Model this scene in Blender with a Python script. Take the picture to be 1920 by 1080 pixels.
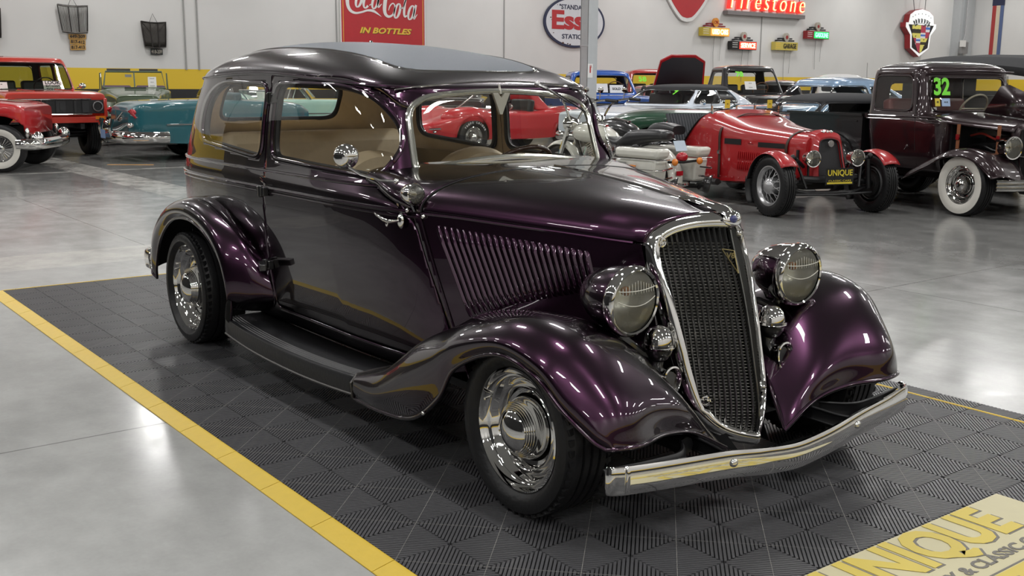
import bpy, bmesh, math, random
import numpy as np
from mathutils import Vector, Matrix
random.seed(7); np.random.seed(7)
PI = math.pi; R = math.radians
SC = bpy.context.scene; COL = SC.collection
for _o in list(bpy.data.objects): bpy.data.objects.remove(_o)
# ---------------------------------------------------------------- camera
CAMP = (3.9917, -2.7418, 1.3907); F_PX = 1990.1; PITCH, YAW, ROLL = 10.979, 142.743, 0.409
cd = bpy.data.cameras.new('camera'); cam = bpy.data.objects.new('camera', cd); COL.objects.link(cam)
cd.sensor_width = 36; cd.lens = F_PX / 1920 * 36; cd.clip_end = 200; cd.clip_start = 0.05
a, b, r_ = R(YAW), R(PITCH), R(ROLL)
_d = Vector((math.cos(a)*math.cos(b), math.sin(a)*math.cos(b), -math.sin(b)))
_R = Vector((math.sin(a), -math.cos(a), 0)); _U = _R.cross(_d)
_R2 = _R*math.cos(r_) + _U*math.sin(r_); _U2 = -_R*math.sin(r_) + _U*math.cos(r_)
_M = Matrix((_R2, _U2, -_d)).transposed().to_4x4(); _M.translation = CAMP
cam.matrix_world = _M; SC.camera = cam
SC.view_settings.view_transform = 'Standard'; SC.view_settings.look = 'None'
SC.view_settings.exposure = 0.0; SC.view_settings.gamma = 1.0; SC.view_settings.use_curve_mapping = False
SC.cycles.max_bounces = 7; SC.cycles.glossy_bounces = 4; SC.cycles.transparent_max_bounces = 24
SC.cycles.caustics_reflective = False; SC.cycles.caustics_refractive = False
SC.cycles.sample_clamp_indirect = 4.0
# ---------------------------------------------------------------- world and lamps
W = bpy.data.worlds.new('world'); SC.world = W; W.use_nodes = True
W.node_tree.nodes['Background'].inputs[0].default_value = (0.75, 0.8, 0.85, 1)
W.node_tree.nodes['Background'].inputs[1].default_value = 0.3
ROOM = dict(x0=-23.0, x1=15.0, y0=-15.0, y1=43.5, h=7.0)
def area(x, y, z, sx, sy, power, col=(1, .985, .965), rx=0, rz=0):
    l = bpy.data.lights.new('ceiling_lamp', 'AREA'); l.shape = 'RECTANGLE'; l.size = sx; l.size_y = sy
    l.energy = power; l.color = col
    o = bpy.data.objects.new('ceiling_lamp', l); COL.objects.link(o); o.location = (x, y, z)
    o.rotation_euler = (rx, 0, rz); return o
LP = 118.0
for i in range(7):
    for j in range(10):
        x = -20.5 + 5.6*i; y = -12.5 + 5.9*j
        area(x, y, ROOM['h']-.35, 1.5, .42, LP)
# ---------------------------------------------------------------- materials
def lin(h):
    if isinstance(h, str):
        h = h.lstrip('#'); c = [int(h[i:i+2], 16)/255 for i in (0, 2, 4)]
        return tuple(x/12.92 if x <= .04045 else ((x+.055)/1.055)**2.4 for x in c) + (1,)
    return tuple(h) + (1,)
MATS = {}
def pm(name, col, rough=.5, metal=0., coat=0., emit=0., spec=None, croug=.03, trans=0., bump=None, ecol=None):
    if name in MATS: return MATS[name]
    m = bpy.data.materials.new(name); m.use_nodes = True; nt = m.node_tree
    b = nt.nodes['Principled BSDF']; c = lin(col)
    b.inputs['Base Color'].default_value = c; b.inputs['Roughness'].default_value = rough
    b.inputs['Metallic'].default_value = metal; b.inputs['Coat Weight'].default_value = coat
    b.inputs['Coat Roughness'].default_value = croug
    if spec is not None: b.inputs['Specular IOR Level'].default_value = spec
    if emit: b.inputs['Emission Strength'].default_value = emit; b.inputs['Emission Color'].default_value = lin(ecol) if ecol else c
    if trans: b.inputs['Transmission Weight'].default_value = trans
    # faint colour variation keeps the surface from being flat
    if not emit:
        tc = nt.nodes.new('ShaderNodeTexCoord'); n = nt.nodes.new('ShaderNodeTexNoise'); n.inputs['Scale'].default_value = 9 if not bump else bump[0]
        mx = nt.nodes.new('ShaderNodeMix'); mx.data_type = 'RGBA'; mx.blend_type = 'MULTIPLY'; mx.inputs[0].default_value = .12
        nt.links.new(tc.outputs['Object'], n.inputs['Vector'])
        mx.inputs[6].default_value = c; nt.links.new(n.outputs['Fac'], mx.inputs[7])
        nt.links.new(mx.outputs[2], b.inputs['Base Color'])
        if bump:
            bp = nt.nodes.new('ShaderNodeBump'); bp.inputs['Strength'].default_value = bump[1]; bp.inputs['Distance'].default_value = .01
            nt.links.new(n.outputs['Fac'], bp.inputs['Height']); nt.links.new(bp.outputs[0], b.inputs['Normal'])
    MATS[name] = m; return m
def paint(name, col, metal=0., rough=.35, coat=1.0): return pm(name, col, rough, metal, coat, croug=.02)
def glassmat(name, tint=(.96, .97, .95), refl=1.0):
    if name in MATS: return MATS[name]
    m = bpy.data.materials.new(name); m.use_nodes = True; nt = m.node_tree; nt.nodes.clear()
    o = nt.nodes.new('ShaderNodeOutputMaterial'); mx = nt.nodes.new('ShaderNodeMixShader')
    t = nt.nodes.new('ShaderNodeBsdfTransparent'); t.inputs[0].default_value = tint + (1,)
    g = nt.nodes.new('ShaderNodeBsdfGlossy'); g.inputs['Roughness'].default_value = .01; g.inputs['Color'].default_value = (refl, refl, refl, 1)
    f = nt.nodes.new('ShaderNodeLayerWeight'); f.inputs[0].default_value = .5; pw = nt.nodes.new('ShaderNodeMath'); pw.operation = 'POWER'; pw.inputs[1].default_value = 4.5
    ma = nt.nodes.new('ShaderNodeMath'); ma.operation = 'MULTIPLY_ADD'; ma.inputs[1].default_value = .85; ma.inputs[2].default_value = .05
    nt.links.new(f.outputs['Facing'], pw.inputs[0]); nt.links.new(pw.outputs[0], ma.inputs[0]); nt.links.new(ma.outputs[0], mx.inputs[0]); nt.links.new(t.outputs[0], mx.inputs[1]); nt.links.new(g.outputs[0], mx.inputs[2])
    nt.links.new(mx.outputs[0], o.inputs[0]); MATS[name] = m; return m
CHROME = pm('chrome', (.80, .79, .77), .045, 1.); STEEL = pm('dull_steel', (.45, .45, .46), .3, 1.)
RUBBER = pm('tyre_rubber', (.011, .011, .012), .42, 0, spec=.35, bump=(60, .15)); BLACK = pm('satin_black', (.007, .007, .008), .4)
DARK = pm('underbody_black', (.006, .006, .006), .8); GLASS = glassmat('clear_glass'); WHITE = pm('white_card', (.8, .8, .78), .6)
TAN = pm('tan_leather', (.78, .64, .44), .5, bump=(35, .1)); GBLK = paint('gloss_black_paint', (.006, .006, .007))
SOFT = pm('black_canvas', (.028, .029, .032), .85, bump=(180, .3)); WWALL = pm('white_sidewall', (.72, .70, .64), .5)
REDLENS = pm('red_lens', (.45, .01, .02), .12, 0, .6); AMBER = pm('amber_lens', (.75, .22, .02), .15, 0, .6)
SILVER = pm('silver_wheel_paint', (.5, .5, .51), .3, .6)
# ---------------------------------------------------------------- mesh tools
def cm(P, n, axis=0):
    """Catmull-Rom through control points along one axis, n samples per span."""
    P = np.moveaxis(np.asarray(P, float), axis, 0); N = len(P)
    Q = np.concatenate([[2*P[0]-P[1]], P, [2*P[-1]-P[-2]]]); out = []
    for i in range(N-1):
        p0, p1, p2, p3 = Q[i], Q[i+1], Q[i+2], Q[i+3]
        for k in range(n):
            t = k/n
            out.append(.5*((2*p1)+(-p0+p2)*t+(2*p0-5*p1+4*p2-p3)*t*t+(-p0+3*p1-3*p2+p3)*t**3))
    out.append(P[-1]); return np.moveaxis(np.array(out), 0, axis)
def interp(x, tab, col=1):
    """smooth (cubic) table interpolation"""
    xs = [t[0] for t in tab]; ys = [t[col] for t in tab]
    n = len(xs)
    if x <= xs[0]: return ys[0]
    if x >= xs[-1]: return ys[-1]
    d = [(ys[i+1]-ys[i])/(xs[i+1]-xs[i]) for i in range(n-1)]
    m = [d[0]] + [0 if d[i-1]*d[i] <= 0 else 2*d[i-1]*d[i]/(d[i-1]+d[i]) for i in range(1, n-1)] + [d[-1]]
    for i in range(n-1):
        if x <= xs[i+1]:
            h = xs[i+1]-xs[i]; t = (x-xs[i])/h
            return (2*t**3-3*t*t+1)*ys[i]+(t**3-2*t*t+t)*h*m[i]+(-2*t**3+3*t*t)*ys[i+1]+(t**3-t*t)*h*m[i+1]
def resample(P, n, closed=False):
    P = np.asarray(P, float)
    if closed: P = np.vstack([P, P[:1]])
    s = np.concatenate([[0], np.cumsum(np.linalg.norm(np.diff(P, axis=0), axis=1))])
    t = np.linspace(0, s[-1], n+1 if closed else n)
    out = np.stack([np.interp(t, s, P[:, k]) for k in range(P.shape[1])], 1)
    return out[:-1] if closed else out
def rpoly(pts, r, n=6):
    """polygon with rounded corners; r number or list"""
    P = [np.array(p, float) for p in pts]; N = len(P); out = []
    for i in range(N):
        p, a_, b_ = P[i], P[i-1], P[(i+1) % N]; rr = r[i] if isinstance(r, (list, tuple)) else r
        if rr <= 0: out.append(p); continue
        u = a_-p; v = b_-p; lu, lv = np.linalg.norm(u), np.linalg.norm(v); d = min(rr, lu*.48, lv*.48)
        q0 = p+u/lu*d; q1 = p+v/lv*d
        for k in range(n+1):
            t = k/n; out.append((1-t)**2*q0+2*t*(1-t)*p+t*t*q1)
    return np.array(out)
def circ(cx, cz, r, n=40, a0=0, a1=360, rz=None):
    rz = rz or r; t = np.radians(np.linspace(a0, a1, n, endpoint=(a1-a0) % 360 != 0))
    return np.stack([cx+r*np.cos(t), cz+rz*np.sin(t)], 1)
def grid_faces(nu, nv, cu=False, cv=False):
    F = []
    for i in range(nu if cu else nu-1):
        for j in range(nv if cv else nv-1):
            i2, j2 = (i+1) % nu, (j+1) % nv; F.append((i*nv+j, i2*nv+j, i2*nv+j2, i*nv+j2))
    return F
def inside(P, poly):
    x, y = P[:, 0], P[:, 1]; c = np.zeros(len(P), bool); n = len(poly)
    for i in range(n):
        x1, y1 = poly[i]; x2, y2 = poly[(i+1) % n]
        m = ((y1 > y) != (y2 > y)); c ^= m & (x < (x2-x1)*(y-y1)/((y2-y1) if y2 != y1 else 1e-12)+x1)
    return c
def nearest(P, poly):
    best = np.full(len(P), 1e9); out = P.copy(); n = len(poly)
    for i in range(n):
        a_ = poly[i]; e = poly[(i+1) % n]-a_; L = e@e
        if L < 1e-14: continue
        t = np.clip(((P-a_)@e)/L, 0, 1); q = a_+t[:, None]*e; d = ((P-q)**2).sum(1)
        m = d < best; best[m] = d[m]; out[m] = q[m]
    return out
def vnorm(V, F):
    N = np.zeros_like(V); A = np.array([[f[0], f[1], f[2], f[-1]] for f in F])
    n = np.cross(V[A[:, 2]]-V[A[:, 0]], V[A[:, 3]]-V[A[:, 1]])
    for k in range(4): np.add.at(N, A[:, k], n)
    return N/(np.linalg.norm(N, axis=1)[:, None]+1e-12)
def cut(V, F, poly, ax=(0, 2), sel=None):
    """split faces by an outline seen along one axis; boundary vertices are moved onto the outline. -> (V, outside faces, inside faces)"""
    V = np.array(V, float); poly = np.asarray(poly, float)
    C = np.array([V[list(f)].mean(0) for f in F]); ins = inside(C[:, list(ax)], poly)
    if sel is not None: ins &= sel(C)
    Fi = [f for f, m in zip(F, ins) if m]; Fo = [f for f, m in zip(F, ins) if not m]
    si = set(i for f in Fi for i in f); so = set(i for f in Fo for i in f); bd = np.array(sorted(si & so), int)
    if len(bd):
        N = vnorm(V, F)[bd]; P = V[bd][:, list(ax)]; Q = nearest(P, poly); d = Q-P; o = ({0, 1, 2}-set(ax)).pop()
        no = N[:, o]; no = np.where(np.abs(no) < .25, .25*np.sign(no+1e-9), no)
        V[bd, o] -= (N[:, ax[0]]*d[:, 0]+N[:, ax[1]]*d[:, 1])/no
        V[bd, ax[0]] = Q[:, 0]; V[bd, ax[1]] = Q[:, 1]
    return V, Fo, Fi
def boundary(F):
    """ordered boundary loops of a face set"""
    E = {}
    for f in F:
        for i in range(len(f)): E[(f[i], f[(i+1) % len(f)])] = 1
    nx = {a_: b_ for (a_, b_) in E if (b_, a_) not in E}; loops = []
    while nx:
        s = next(iter(nx)); L = [s]; c = nx.pop(s)
        while c != s and c in nx: L.append(c); c = nx.pop(c)
        loops.append(L)
    return loops
class MB:
    def __init__(s): s.V = []; s.F = []; s.I = []; s.mi = 0
    def add(s, V, F, mi=None):
        o = len(s.V); s.V.extend([tuple(v) for v in V]); s.F.extend([tuple(i+o for i in f) for f in F]); s.I.extend([s.mi if mi is None else mi]*len(F)); return s
    def box(s, c, d, rot=None, mi=None, taper=1.):
        c = Vector(c); V = []
        for z in (-1, 1):
            for x, y in ((-1, -1), (1, -1), (1, 1), (-1, 1)):
                t = taper if z > 0 else 1.
                v = Vector((x*d[0]/2*t, y*d[1]/2*t, z*d[2]/2))
                if rot is not None: v = rot @ v
                V.append(v+c)
        return s.add(V, [(3, 2, 1, 0), (4, 5, 6, 7), (0, 1, 5, 4), (1, 2, 6, 5), (2, 3, 7, 6), (3, 0, 4, 7)], mi)
    def ring_frames(s, P):
        P = [Vector(p) for p in P]; T = []
        for i in range(len(P)):
            t = (P[min(i+1, len(P)-1)]-P[max(i-1, 0)]); T.append(t.normalized() if t.length > 1e-9 else Vector((0, 0, 1)))
        u = T[0].orthogonal().normalized(); fr = []
        for i, t in enumerate(T):
            u = (u-t*u.dot(t)); u = u.normalized() if u.length > 1e-6 else t.orthogonal().normalized()
            fr.append((P[i], u, t.cross(u)))
        return fr
    def tube(s, P, r, n=8, mi=None, cap=True, closed=False, flat=1., up=None):
        """tube along a path; r number or list; flat squashes it along `up`"""
        P = [Vector(p) for p in P]
        fr = s.ring_frames(P); V = []
        if up is not None:
            up = Vector(up); fr2 = []
            for i, (p, u, w) in enumerate(fr):
                t = u.cross(w); v = (up-t*up.dot(t)).normalized(); fr2.append((p, v.cross(t)*-1, v))
            fr = fr2
        for i, (p, u, w) in enumerate(fr):
            q = r[i] if isinstance(r, (list, tuple, np.ndarray)) else r
            for k in range(n):
                t = 2*PI*k/n; V.append(p+u*(q*math.cos(t))+w*(q*math.sin(t)*flat))
        m = len(P); F = [tuple(reversed(f)) for f in grid_faces(m, n, closed, True)]
        if cap and not closed: F += [tuple(range(n)), tuple(range((m-1)*n, m*n))[::-1]]
        return s.add(V, [tuple(reversed(f)) for f in F], mi)
    def cyl(s, p0, p1, r0, r1=None, n=16, mi=None, cap=True):
        return s.tube([p0, p1], [r0, r0 if r1 is None else r1], n, mi, cap)
    def lathe(s, prof, axis='y', c=(0, 0, 0), n=32, mi=None, sx=1., sy=1., a0=0., a1=2*PI, rot=None):
        """prof: (radius, height) pairs turned about an axis through c"""
        V = []; full = abs(a1-a0-2*PI) < 1e-6; m = n if full else n+1; c = Vector(c)
        for (r, h) in prof:
            for k in range(m):
                t = a0+(a1-a0)*k/n; p, q = r*math.cos(t)*sx, r*math.sin(t)*sy
                v = Vector({'y': (p, h, q), 'x': (h, p, q), 'z': (p, q, h)}[axis])
                if rot is not None: v = rot @ v
                V.append(v+c)
        F = grid_faces(len(prof), m, False, full)
        return s.add(V, F, mi)
    def ball(s, c, r, n=16, m=10, mi=None, rot=None):
        r = (r, r, r) if not isinstance(r, (tuple, list)) else r; V = []; c = Vector(c)
        for i in range(m+1):
            p = PI*i/m
            for k in range(n):
                t = 2*PI*k/n; v = Vector((r[0]*math.sin(p)*math.cos(t), r[1]*math.sin(p)*math.sin(t), r[2]*math.cos(p)))
                if rot is not None: v = rot @ v
                V.append(v+c)
        return s.add(V, grid_faces(m+1, n, False, True), mi)
    def prism(s, poly, t0, t1, ax='y', mi=None, bevel=0.):
        """outline extruded along an axis ('y': outline is x,z; 'x': y,z; 'z': x,y)"""
        poly = [tuple(p) for p in poly]; n = len(poly)
        def P(p, t): return {'y': (p[0], t, p[1]), 'x': (t, p[0], p[1]), 'z': (p[0], p[1], t)}[ax]
        V = [P(p, t0) for p in poly]+[P(p, t1) for p in poly]
        F = [tuple(range(n)), tuple(range(n, 2*n))[::-1]]+[(i, i+n, (i+1) % n+n, (i+1) % n) for i in range(n)]
        return s.add(V, F, mi)
    def surf(s, G, mi=None, cu=False, cv=False):
        G = np.asarray(G, float); nu, nv = G.shape[:2]
        return s.add(G.reshape(-1, 3), grid_faces(nu, nv, cu, cv), mi)
    def mirror(s):
        """add a copy mirrored in y"""
        V = [(v[0], -v[1], v[2]) for v in s.V]; F = [tuple(reversed(f)) for f in s.F]; I = list(s.I); o = len(s.V)
        s.V += V; s.F += [tuple(i+o for i in f) for f in F]; s.I += I; return s
    def build(s, name, mats, parent=None, angle=38, weld=True, thick=None, inner=None, bevel=None, recalc=True, outc=None):
        if not isinstance(mats, (list, tuple)): mats = [mats]
        me = bpy.data.meshes.new(name); bm = bmesh.new()
        vs = [bm.verts.new(v) for v in s.V]
        for f, i in zip(s.F, s.I):
            u = []
            for k in f:
                if not u or vs[k] is not u[-1]: u.append(vs[k])
            if len(set(u)) < 3: continue
            try: fc = bm.faces.new(u); fc.material_index = i; fc.smooth = True
            except ValueError: pass
        if weld: bmesh.ops.remove_doubles(bm, verts=bm.verts, dist=1e-5)
        bmesh.ops.dissolve_degenerate(bm, edges=bm.edges, dist=1e-6)
        if recalc: bmesh.ops.recalc_face_normals(bm, faces=bm.faces)
        if outc is not None:
            oc = Vector(outc); t = sum(f.normal.dot(f.calc_center_median()-oc)*f.calc_area() for f in bm.faces)
            if t < 0: bmesh.ops.reverse_faces(bm, faces=bm.faces)
        A = R(angle)
        for e in bm.edges:
            if len(e.link_faces) == 2 and e.calc_face_angle(0) > A: e.smooth = False
        bm.to_mesh(me); bm.free()
        for m in mats: me.materials.append(m)
        o = bpy.data.objects.new(name, me); COL.objects.link(o)
        if parent is not None: o.parent = parent
        if bevel:
            md = o.modifiers.new('bevel', 'BEVEL'); md.width = bevel; md.segments = 2; md.limit_method = 'ANGLE'; md.angle_limit = R(40)
            md.harden_normals = False
        if thick:
            md = o.modifiers.new('thickness', 'SOLIDIFY'); md.thickness = thick; md.offset = -1
            if inner is not None: me.materials.append(inner); md.material_offset = len(me.materials)-1
        return o
def thing(name, label, cat, loc=(0, 0, 0), rz=0., group=None):
    o = bpy.data.objects.new(name, None); COL.objects.link(o); o.empty_display_size = .1
    o.location = loc; o.rotation_euler = (0, 0, R(rz)); tag(o, label, cat, group); return o
def tag(o, label=None, cat=None, group=None, kind=None):
    if label: o['label'] = label
    if cat: o['category'] = cat
    if group: o['group'] = group
    if kind: o['kind'] = kind
    return o
def struct(o): o['kind'] = 'structure'; return o
def copy_tree(o, parent=None):
    c = o.copy(); COL.objects.link(c)
    if parent is not None: c.parent = parent
    for ch in list(o.children): copy_tree(ch, c)
    return c
_fc = {}
def text_mesh(txt, size=1., depth=.01, font=None, bold=0., shear=0., align='CENTER', space=1.):
    """lettering as plain mesh data: returns V,F in the xy plane, facing +z"""
    cu = bpy.data.curves.new('lettering', 'FONT'); cu.body = txt; cu.size = size; cu.extrude = depth/2; cu.offset = bold
    cu.shear = shear; cu.align_x = align; cu.align_y = 'CENTER'; cu.space_character = space; cu.resolution_u = 3
    o = bpy.data.objects.new('lettering', cu); COL.objects.link(o)
    dg = bpy.context.evaluated_depsgraph_get(); dg.update(); me = bpy.data.meshes.new_from_object(o.evaluated_get(dg))
    V = [tuple(v.co) for v in me.vertices]; F = [tuple(p.vertices) for p in me.polygons]
    bpy.data.objects.remove(o); bpy.data.curves.remove(cu); bpy.data.meshes.remove(me); return V, F
def add_text(mb, txt, M, size, depth=.004, mi=None, width=None, **k):
    V, F = text_mesh(txt, size, depth, **k)
    if not V: return
    A = np.array(V)
    if width:
        w = A[:, 0].max()-A[:, 0].min(); A[:, 0] *= width/w
    mb.add([M @ Vector(v) for v in A], F, mi)
def frame(o, xa, ya, za=None):
    """matrix with origin o, local x along xa, y along ya"""
    xa = Vector(xa).normalized(); ya = Vector(ya); ya = (ya-xa*ya.dot(xa)).normalized(); za = xa.cross(ya)
    M = Matrix((xa, ya, za)).transposed().to_4x4(); M.translation = o; return M
# ================================================================ the hall
def nodes_mat(name):
    m = bpy.data.materials.new(name); m.use_nodes = True; MATS[name] = m; return m, m.node_tree, m.node_tree.nodes['Principled BSDF']
JX = -.21
def floor_mat():
    m, nt, b = nodes_mat('polished_concrete'); L = nt.links; N = nt.nodes.new
    tc = N('ShaderNodeTexCoord'); sx = N('ShaderNodeSeparateXYZ'); L.new(tc.outputs['Object'], sx.inputs[0])
    def noise(s, d=4, ro=.6, sc=None):
        n = N('ShaderNodeTexNoise'); n.inputs['Scale'].default_value = s; n.inputs['Detail'].default_value = d; n.inputs['Roughness'].default_value = ro
        if sc:
            mp = N('ShaderNodeMapping'); mp.inputs['Scale'].default_value = sc; L.new(tc.outputs['Object'], mp.inputs[0]); L.new(mp.outputs[0], n.inputs['Vector'])
        else: L.new(tc.outputs['Object'], n.inputs['Vector'])
        return n.outputs['Fac']
    def math_(op, a_, b_=None, c=False):
        n = N('ShaderNodeMath'); n.operation = op; n.use_clamp = c
        for i, v in enumerate((a_, b_)):
            if v is None: continue
            if isinstance(v, (int, float)): n.inputs[i].default_value = v
            else: L.new(v, n.inputs[i])
        return n.outputs[0]
    def ramp(v, a_, b_):
        n = N('ShaderNodeMapRange'); n.inputs['From Min'].default_value = a_; n.inputs['From Max'].default_value = b_; n.interpolation_type = 'SMOOTHSTEP'
        L.new(v, n.inputs['Value']); return n.outputs[0]
    big = noise(.55, 5, .65); mid = noise(3.2, 6, .7); fine = noise(60, 3, .6); blot = noise(.9, 3, .55, (1, 2.2, 1))
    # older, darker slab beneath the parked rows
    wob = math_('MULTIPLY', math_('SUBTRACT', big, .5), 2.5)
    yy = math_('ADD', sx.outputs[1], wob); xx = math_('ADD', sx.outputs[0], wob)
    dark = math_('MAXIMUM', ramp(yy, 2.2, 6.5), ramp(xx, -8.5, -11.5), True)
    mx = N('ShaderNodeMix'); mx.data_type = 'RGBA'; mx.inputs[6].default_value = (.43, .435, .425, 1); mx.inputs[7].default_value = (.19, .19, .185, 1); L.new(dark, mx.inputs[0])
    v = math_('ADD', math_('MULTIPLY', ramp(mid, .3, .7), .14), math_('MULTIPLY', ramp(blot, .35, .65), .16))
    v = math_('ADD', v, math_('MULTIPLY', fine, .12)); v = math_('ADD', v, .78)
    m2 = N('ShaderNodeMix'); m2.data_type = 'RGBA'; m2.blend_type = 'MULTIPLY'; m2.inputs[0].default_value = 1
    cb = N('ShaderNodeCombineColor'); [L.new(v, cb.inputs[i]) for i in range(3)]
    L.new(mx.outputs[2], m2.inputs[6]); L.new(cb.outputs[0], m2.inputs[7])
    # saw-cut joints
    def joint(o, off, per, w):
        f = math_('FRACT', math_('ADD', math_('DIVIDE', o, per), off)); return math_('LESS_THAN', math_('ABSOLUTE', math_('SUBTRACT', f, .5)), w/per)
    j = math_('MAXIMUM', joint(sx.outputs[0], .5-JX/4.27, 4.27, .005), joint(sx.outputs[1], .5-.19/3.55, 3.55, .005))
    # a pale painted band crossing behind the car and a faint one ahead of the parked row
    band = math_('LESS_THAN', math_('ABSOLUTE', math_('ADD', sx.outputs[0], 4.70)), .36)
    band2 = math_('MULTIPLY', math_('LESS_THAN', math_('ABSOLUTE', math_('SUBTRACT', sx.outputs[1], 2.0)), .30), math_('LESS_THAN', sx.outputs[0], -3.))
    band3 = math_('LESS_THAN', math_('ABSOLUTE', math_('ADD', sx.outputs[0], 13.0)), .07)
    band = math_('MULTIPLY', math_('MAXIMUM', math_('MAXIMUM', band, band2), band3), math_('ADD', math_('MULTIPLY', ramp(mid, .30, .62), .6), .3))
    m3 = N('ShaderNodeMix'); m3.data_type = 'RGBA'; L.new(math_('MULTIPLY', j, .55), m3.inputs[0]); L.new(m2.outputs[2], m3.inputs[6]); m3.inputs[7].default_value = (.06, .06, .06, 1)
    m4 = N('ShaderNodeMix'); m4.data_type = 'RGBA'; L.new(math_('MULTIPLY', band, .85), m4.inputs[0]); L.new(m3.outputs[2], m4.inputs[6]); m4.inputs[7].default_value = (.60, .59, .55, 1)
    L.new(m4.outputs[2], b.inputs['Base Color'])
    rr = math_('ADD', math_('MULTIPLY', ramp(mid, .35, .7), .08), .15); L.new(rr, b.inputs['Roughness'])
    bp = N('ShaderNodeBump'); bp.inputs['Strength'].default_value = .08; bp.inputs['Distance'].default_value = .004; L.new(mid, bp.inputs['Height']); L.new(bp.outputs[0], b.inputs['Normal'])
    b.inputs['Specular IOR Level'].default_value = .5
    return m
def wall_mat():
    """painted tilt-up panels: white above, yellow band, black kick band below"""
    m, nt, b = nodes_mat('painted_wall'); L = nt.links; N = nt.nodes.new
    tc = N('ShaderNodeTexCoord'); sx = N('ShaderNodeSeparateXYZ'); L.new(tc.outputs['Object'], sx.inputs[0])
    r = N('ShaderNodeValToRGB'); r.color_ramp.interpolation = 'CONSTANT'; mr = N('ShaderNodeMath'); mr.operation = 'DIVIDE'; mr.inputs[1].default_value = 8.
    L.new(sx.outputs[2], mr.inputs[0]); L.new(mr.outputs[0], r.inputs[0])
    e = r.color_ramp.elements; e[0].color = (.02, .02, .022, 1); e[1].position = 1.14/8; e[1].color = (.80, .55, .035, 1)
    k = e.new(1.64/8); k.color = (.70, .695, .68, 1)
    n = N('ShaderNodeTexNoise'); n.inputs['Scale'].default_value = .8; n.inputs['Detail'].default_value = 4; L.new(tc.outputs['Object'], n.inputs['Vector'])
    mr2 = N('ShaderNodeMapRange'); mr2.inputs['To Min'].default_value = .9; mr2.inputs['To Max'].default_value = 1.06; L.new(n.outputs['Fac'], mr2.inputs['Value'])
    mx = N('ShaderNodeMix'); mx.data_type = 'RGBA'; mx.blend_type = 'MULTIPLY'; mx.inputs[0].default_value = 1
    cb = N('ShaderNodeCombineColor'); [L.new(mr2.outputs[0], cb.inputs[i]) for i in range(3)]
    L.new(r.outputs[0], mx.inputs[6]); L.new(cb.outputs[0], mx.inputs[7]); L.new(mx.outputs[2], b.inputs['Base Color']); b.inputs['Roughness'].default_value = .55
    return m
def build_room():
    x0, x1, y0, y1, h = (ROOM[k] for k in ('x0', 'x1', 'y0', 'y1', 'h')); wm = wall_mat()
    mb = MB(); mb.box(((x0+x1)/2, (y0+y1)/2, -.1), (x1-x0+.6, y1-y0+.6, .2)); struct(mb.build('floor', floor_mat()))
    mb = MB(); mb.box(((x0+x1)/2, (y0+y1)/2, h+.1), (x1-x0+.6, y1-y0+.6, .2)); struct(mb.build('ceiling', pm('ceiling_deck', (.34, .34, .34), .8)))
    for nm, c, d in (('wall_back', (x0-.15, (y0+y1)/2, h/2), (.3, y1-y0+.6, h)), ('wall_front', (x1+.15, (y0+y1)/2, h/2), (.3, y1-y0+.6, h)),
                     ('wall_left', ((x0+x1)/2, y0-.15, h/2), (x1-x0, .3, h)), ('wall_right', ((x0+x1)/2, y1+.15, h/2), (x1-x0, .3, h))):
        mb = MB(); mb.box(c, d); struct(mb.build(nm, wm if nm != 'wall_left' else pm('charcoal_partition', (.035, .035, .038), .7)))
    # joints between the wall panels
    jm = pm('panel_joint', (.36, .36, .35), .7); k = 0
    for y in (-9., 7.32, 7.66, 11.62, 17.4, 29.45):
        k += 1; mb = MB(); mb.box((x0+.012, y, h/2+.82), (.025, .035, h-1.64)); struct(mb.build('trim_%d' % k, jm))
    cg = pm('pale_grey_paint', (.50, .52, .53), .5)
    mb = MB(); mb.box((x0+.2, 42.9, h/2), (.4, 1.1, h)); mb.box((x0+.45, 42.75, h/2), (.12, .35, h)); struct(mb.build('column_1', cg))
    mb = MB(); mb.box((-3.8, -4.15, .8), (12.6, .12, 1.6)); mb.box((-3.8, -4.15, 1.62), (12.6, .16, .04)); struct(mb.build('dark_reflection_screen', pm('reflection_screen_black', (.008, .008, .009), .85)))  # unseen black screen, added so the sedan's side reflects dark
    # steel column among the parked cars
    cx, cy = COLP; mb = MB()
    mb.box((cx, cy, h/2), (.02, .24, h)); mb.box((cx-.11, cy+.11, h/2), (.22, .02, h)); mb.box((cx-.11, cy-.11, h/2), (.22, .02, h)); mb.box((cx-.22, cy, h/2), (.02, .24, h))
    mb.box((cx-.11, cy, .02), (.4, .4, .04)); mb.box((cx-.11, cy, 2.1), (.235, .255, .02)); struct(mb.build('column_2', cg))
def at_wall(px, py, x=None):
    """where a photo pixel meets the back wall (used once to lay out the signs)"""
    v = (-_d*-F_PX) + _R2*(px-960) - _U2*(py-540); X = ROOM['x0'] if x is None else x; t = (X-CAMP[0])/v.x
    return Vector(CAMP)+v*t
COLP = (-12.05, 11.40)
build_room()
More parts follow.
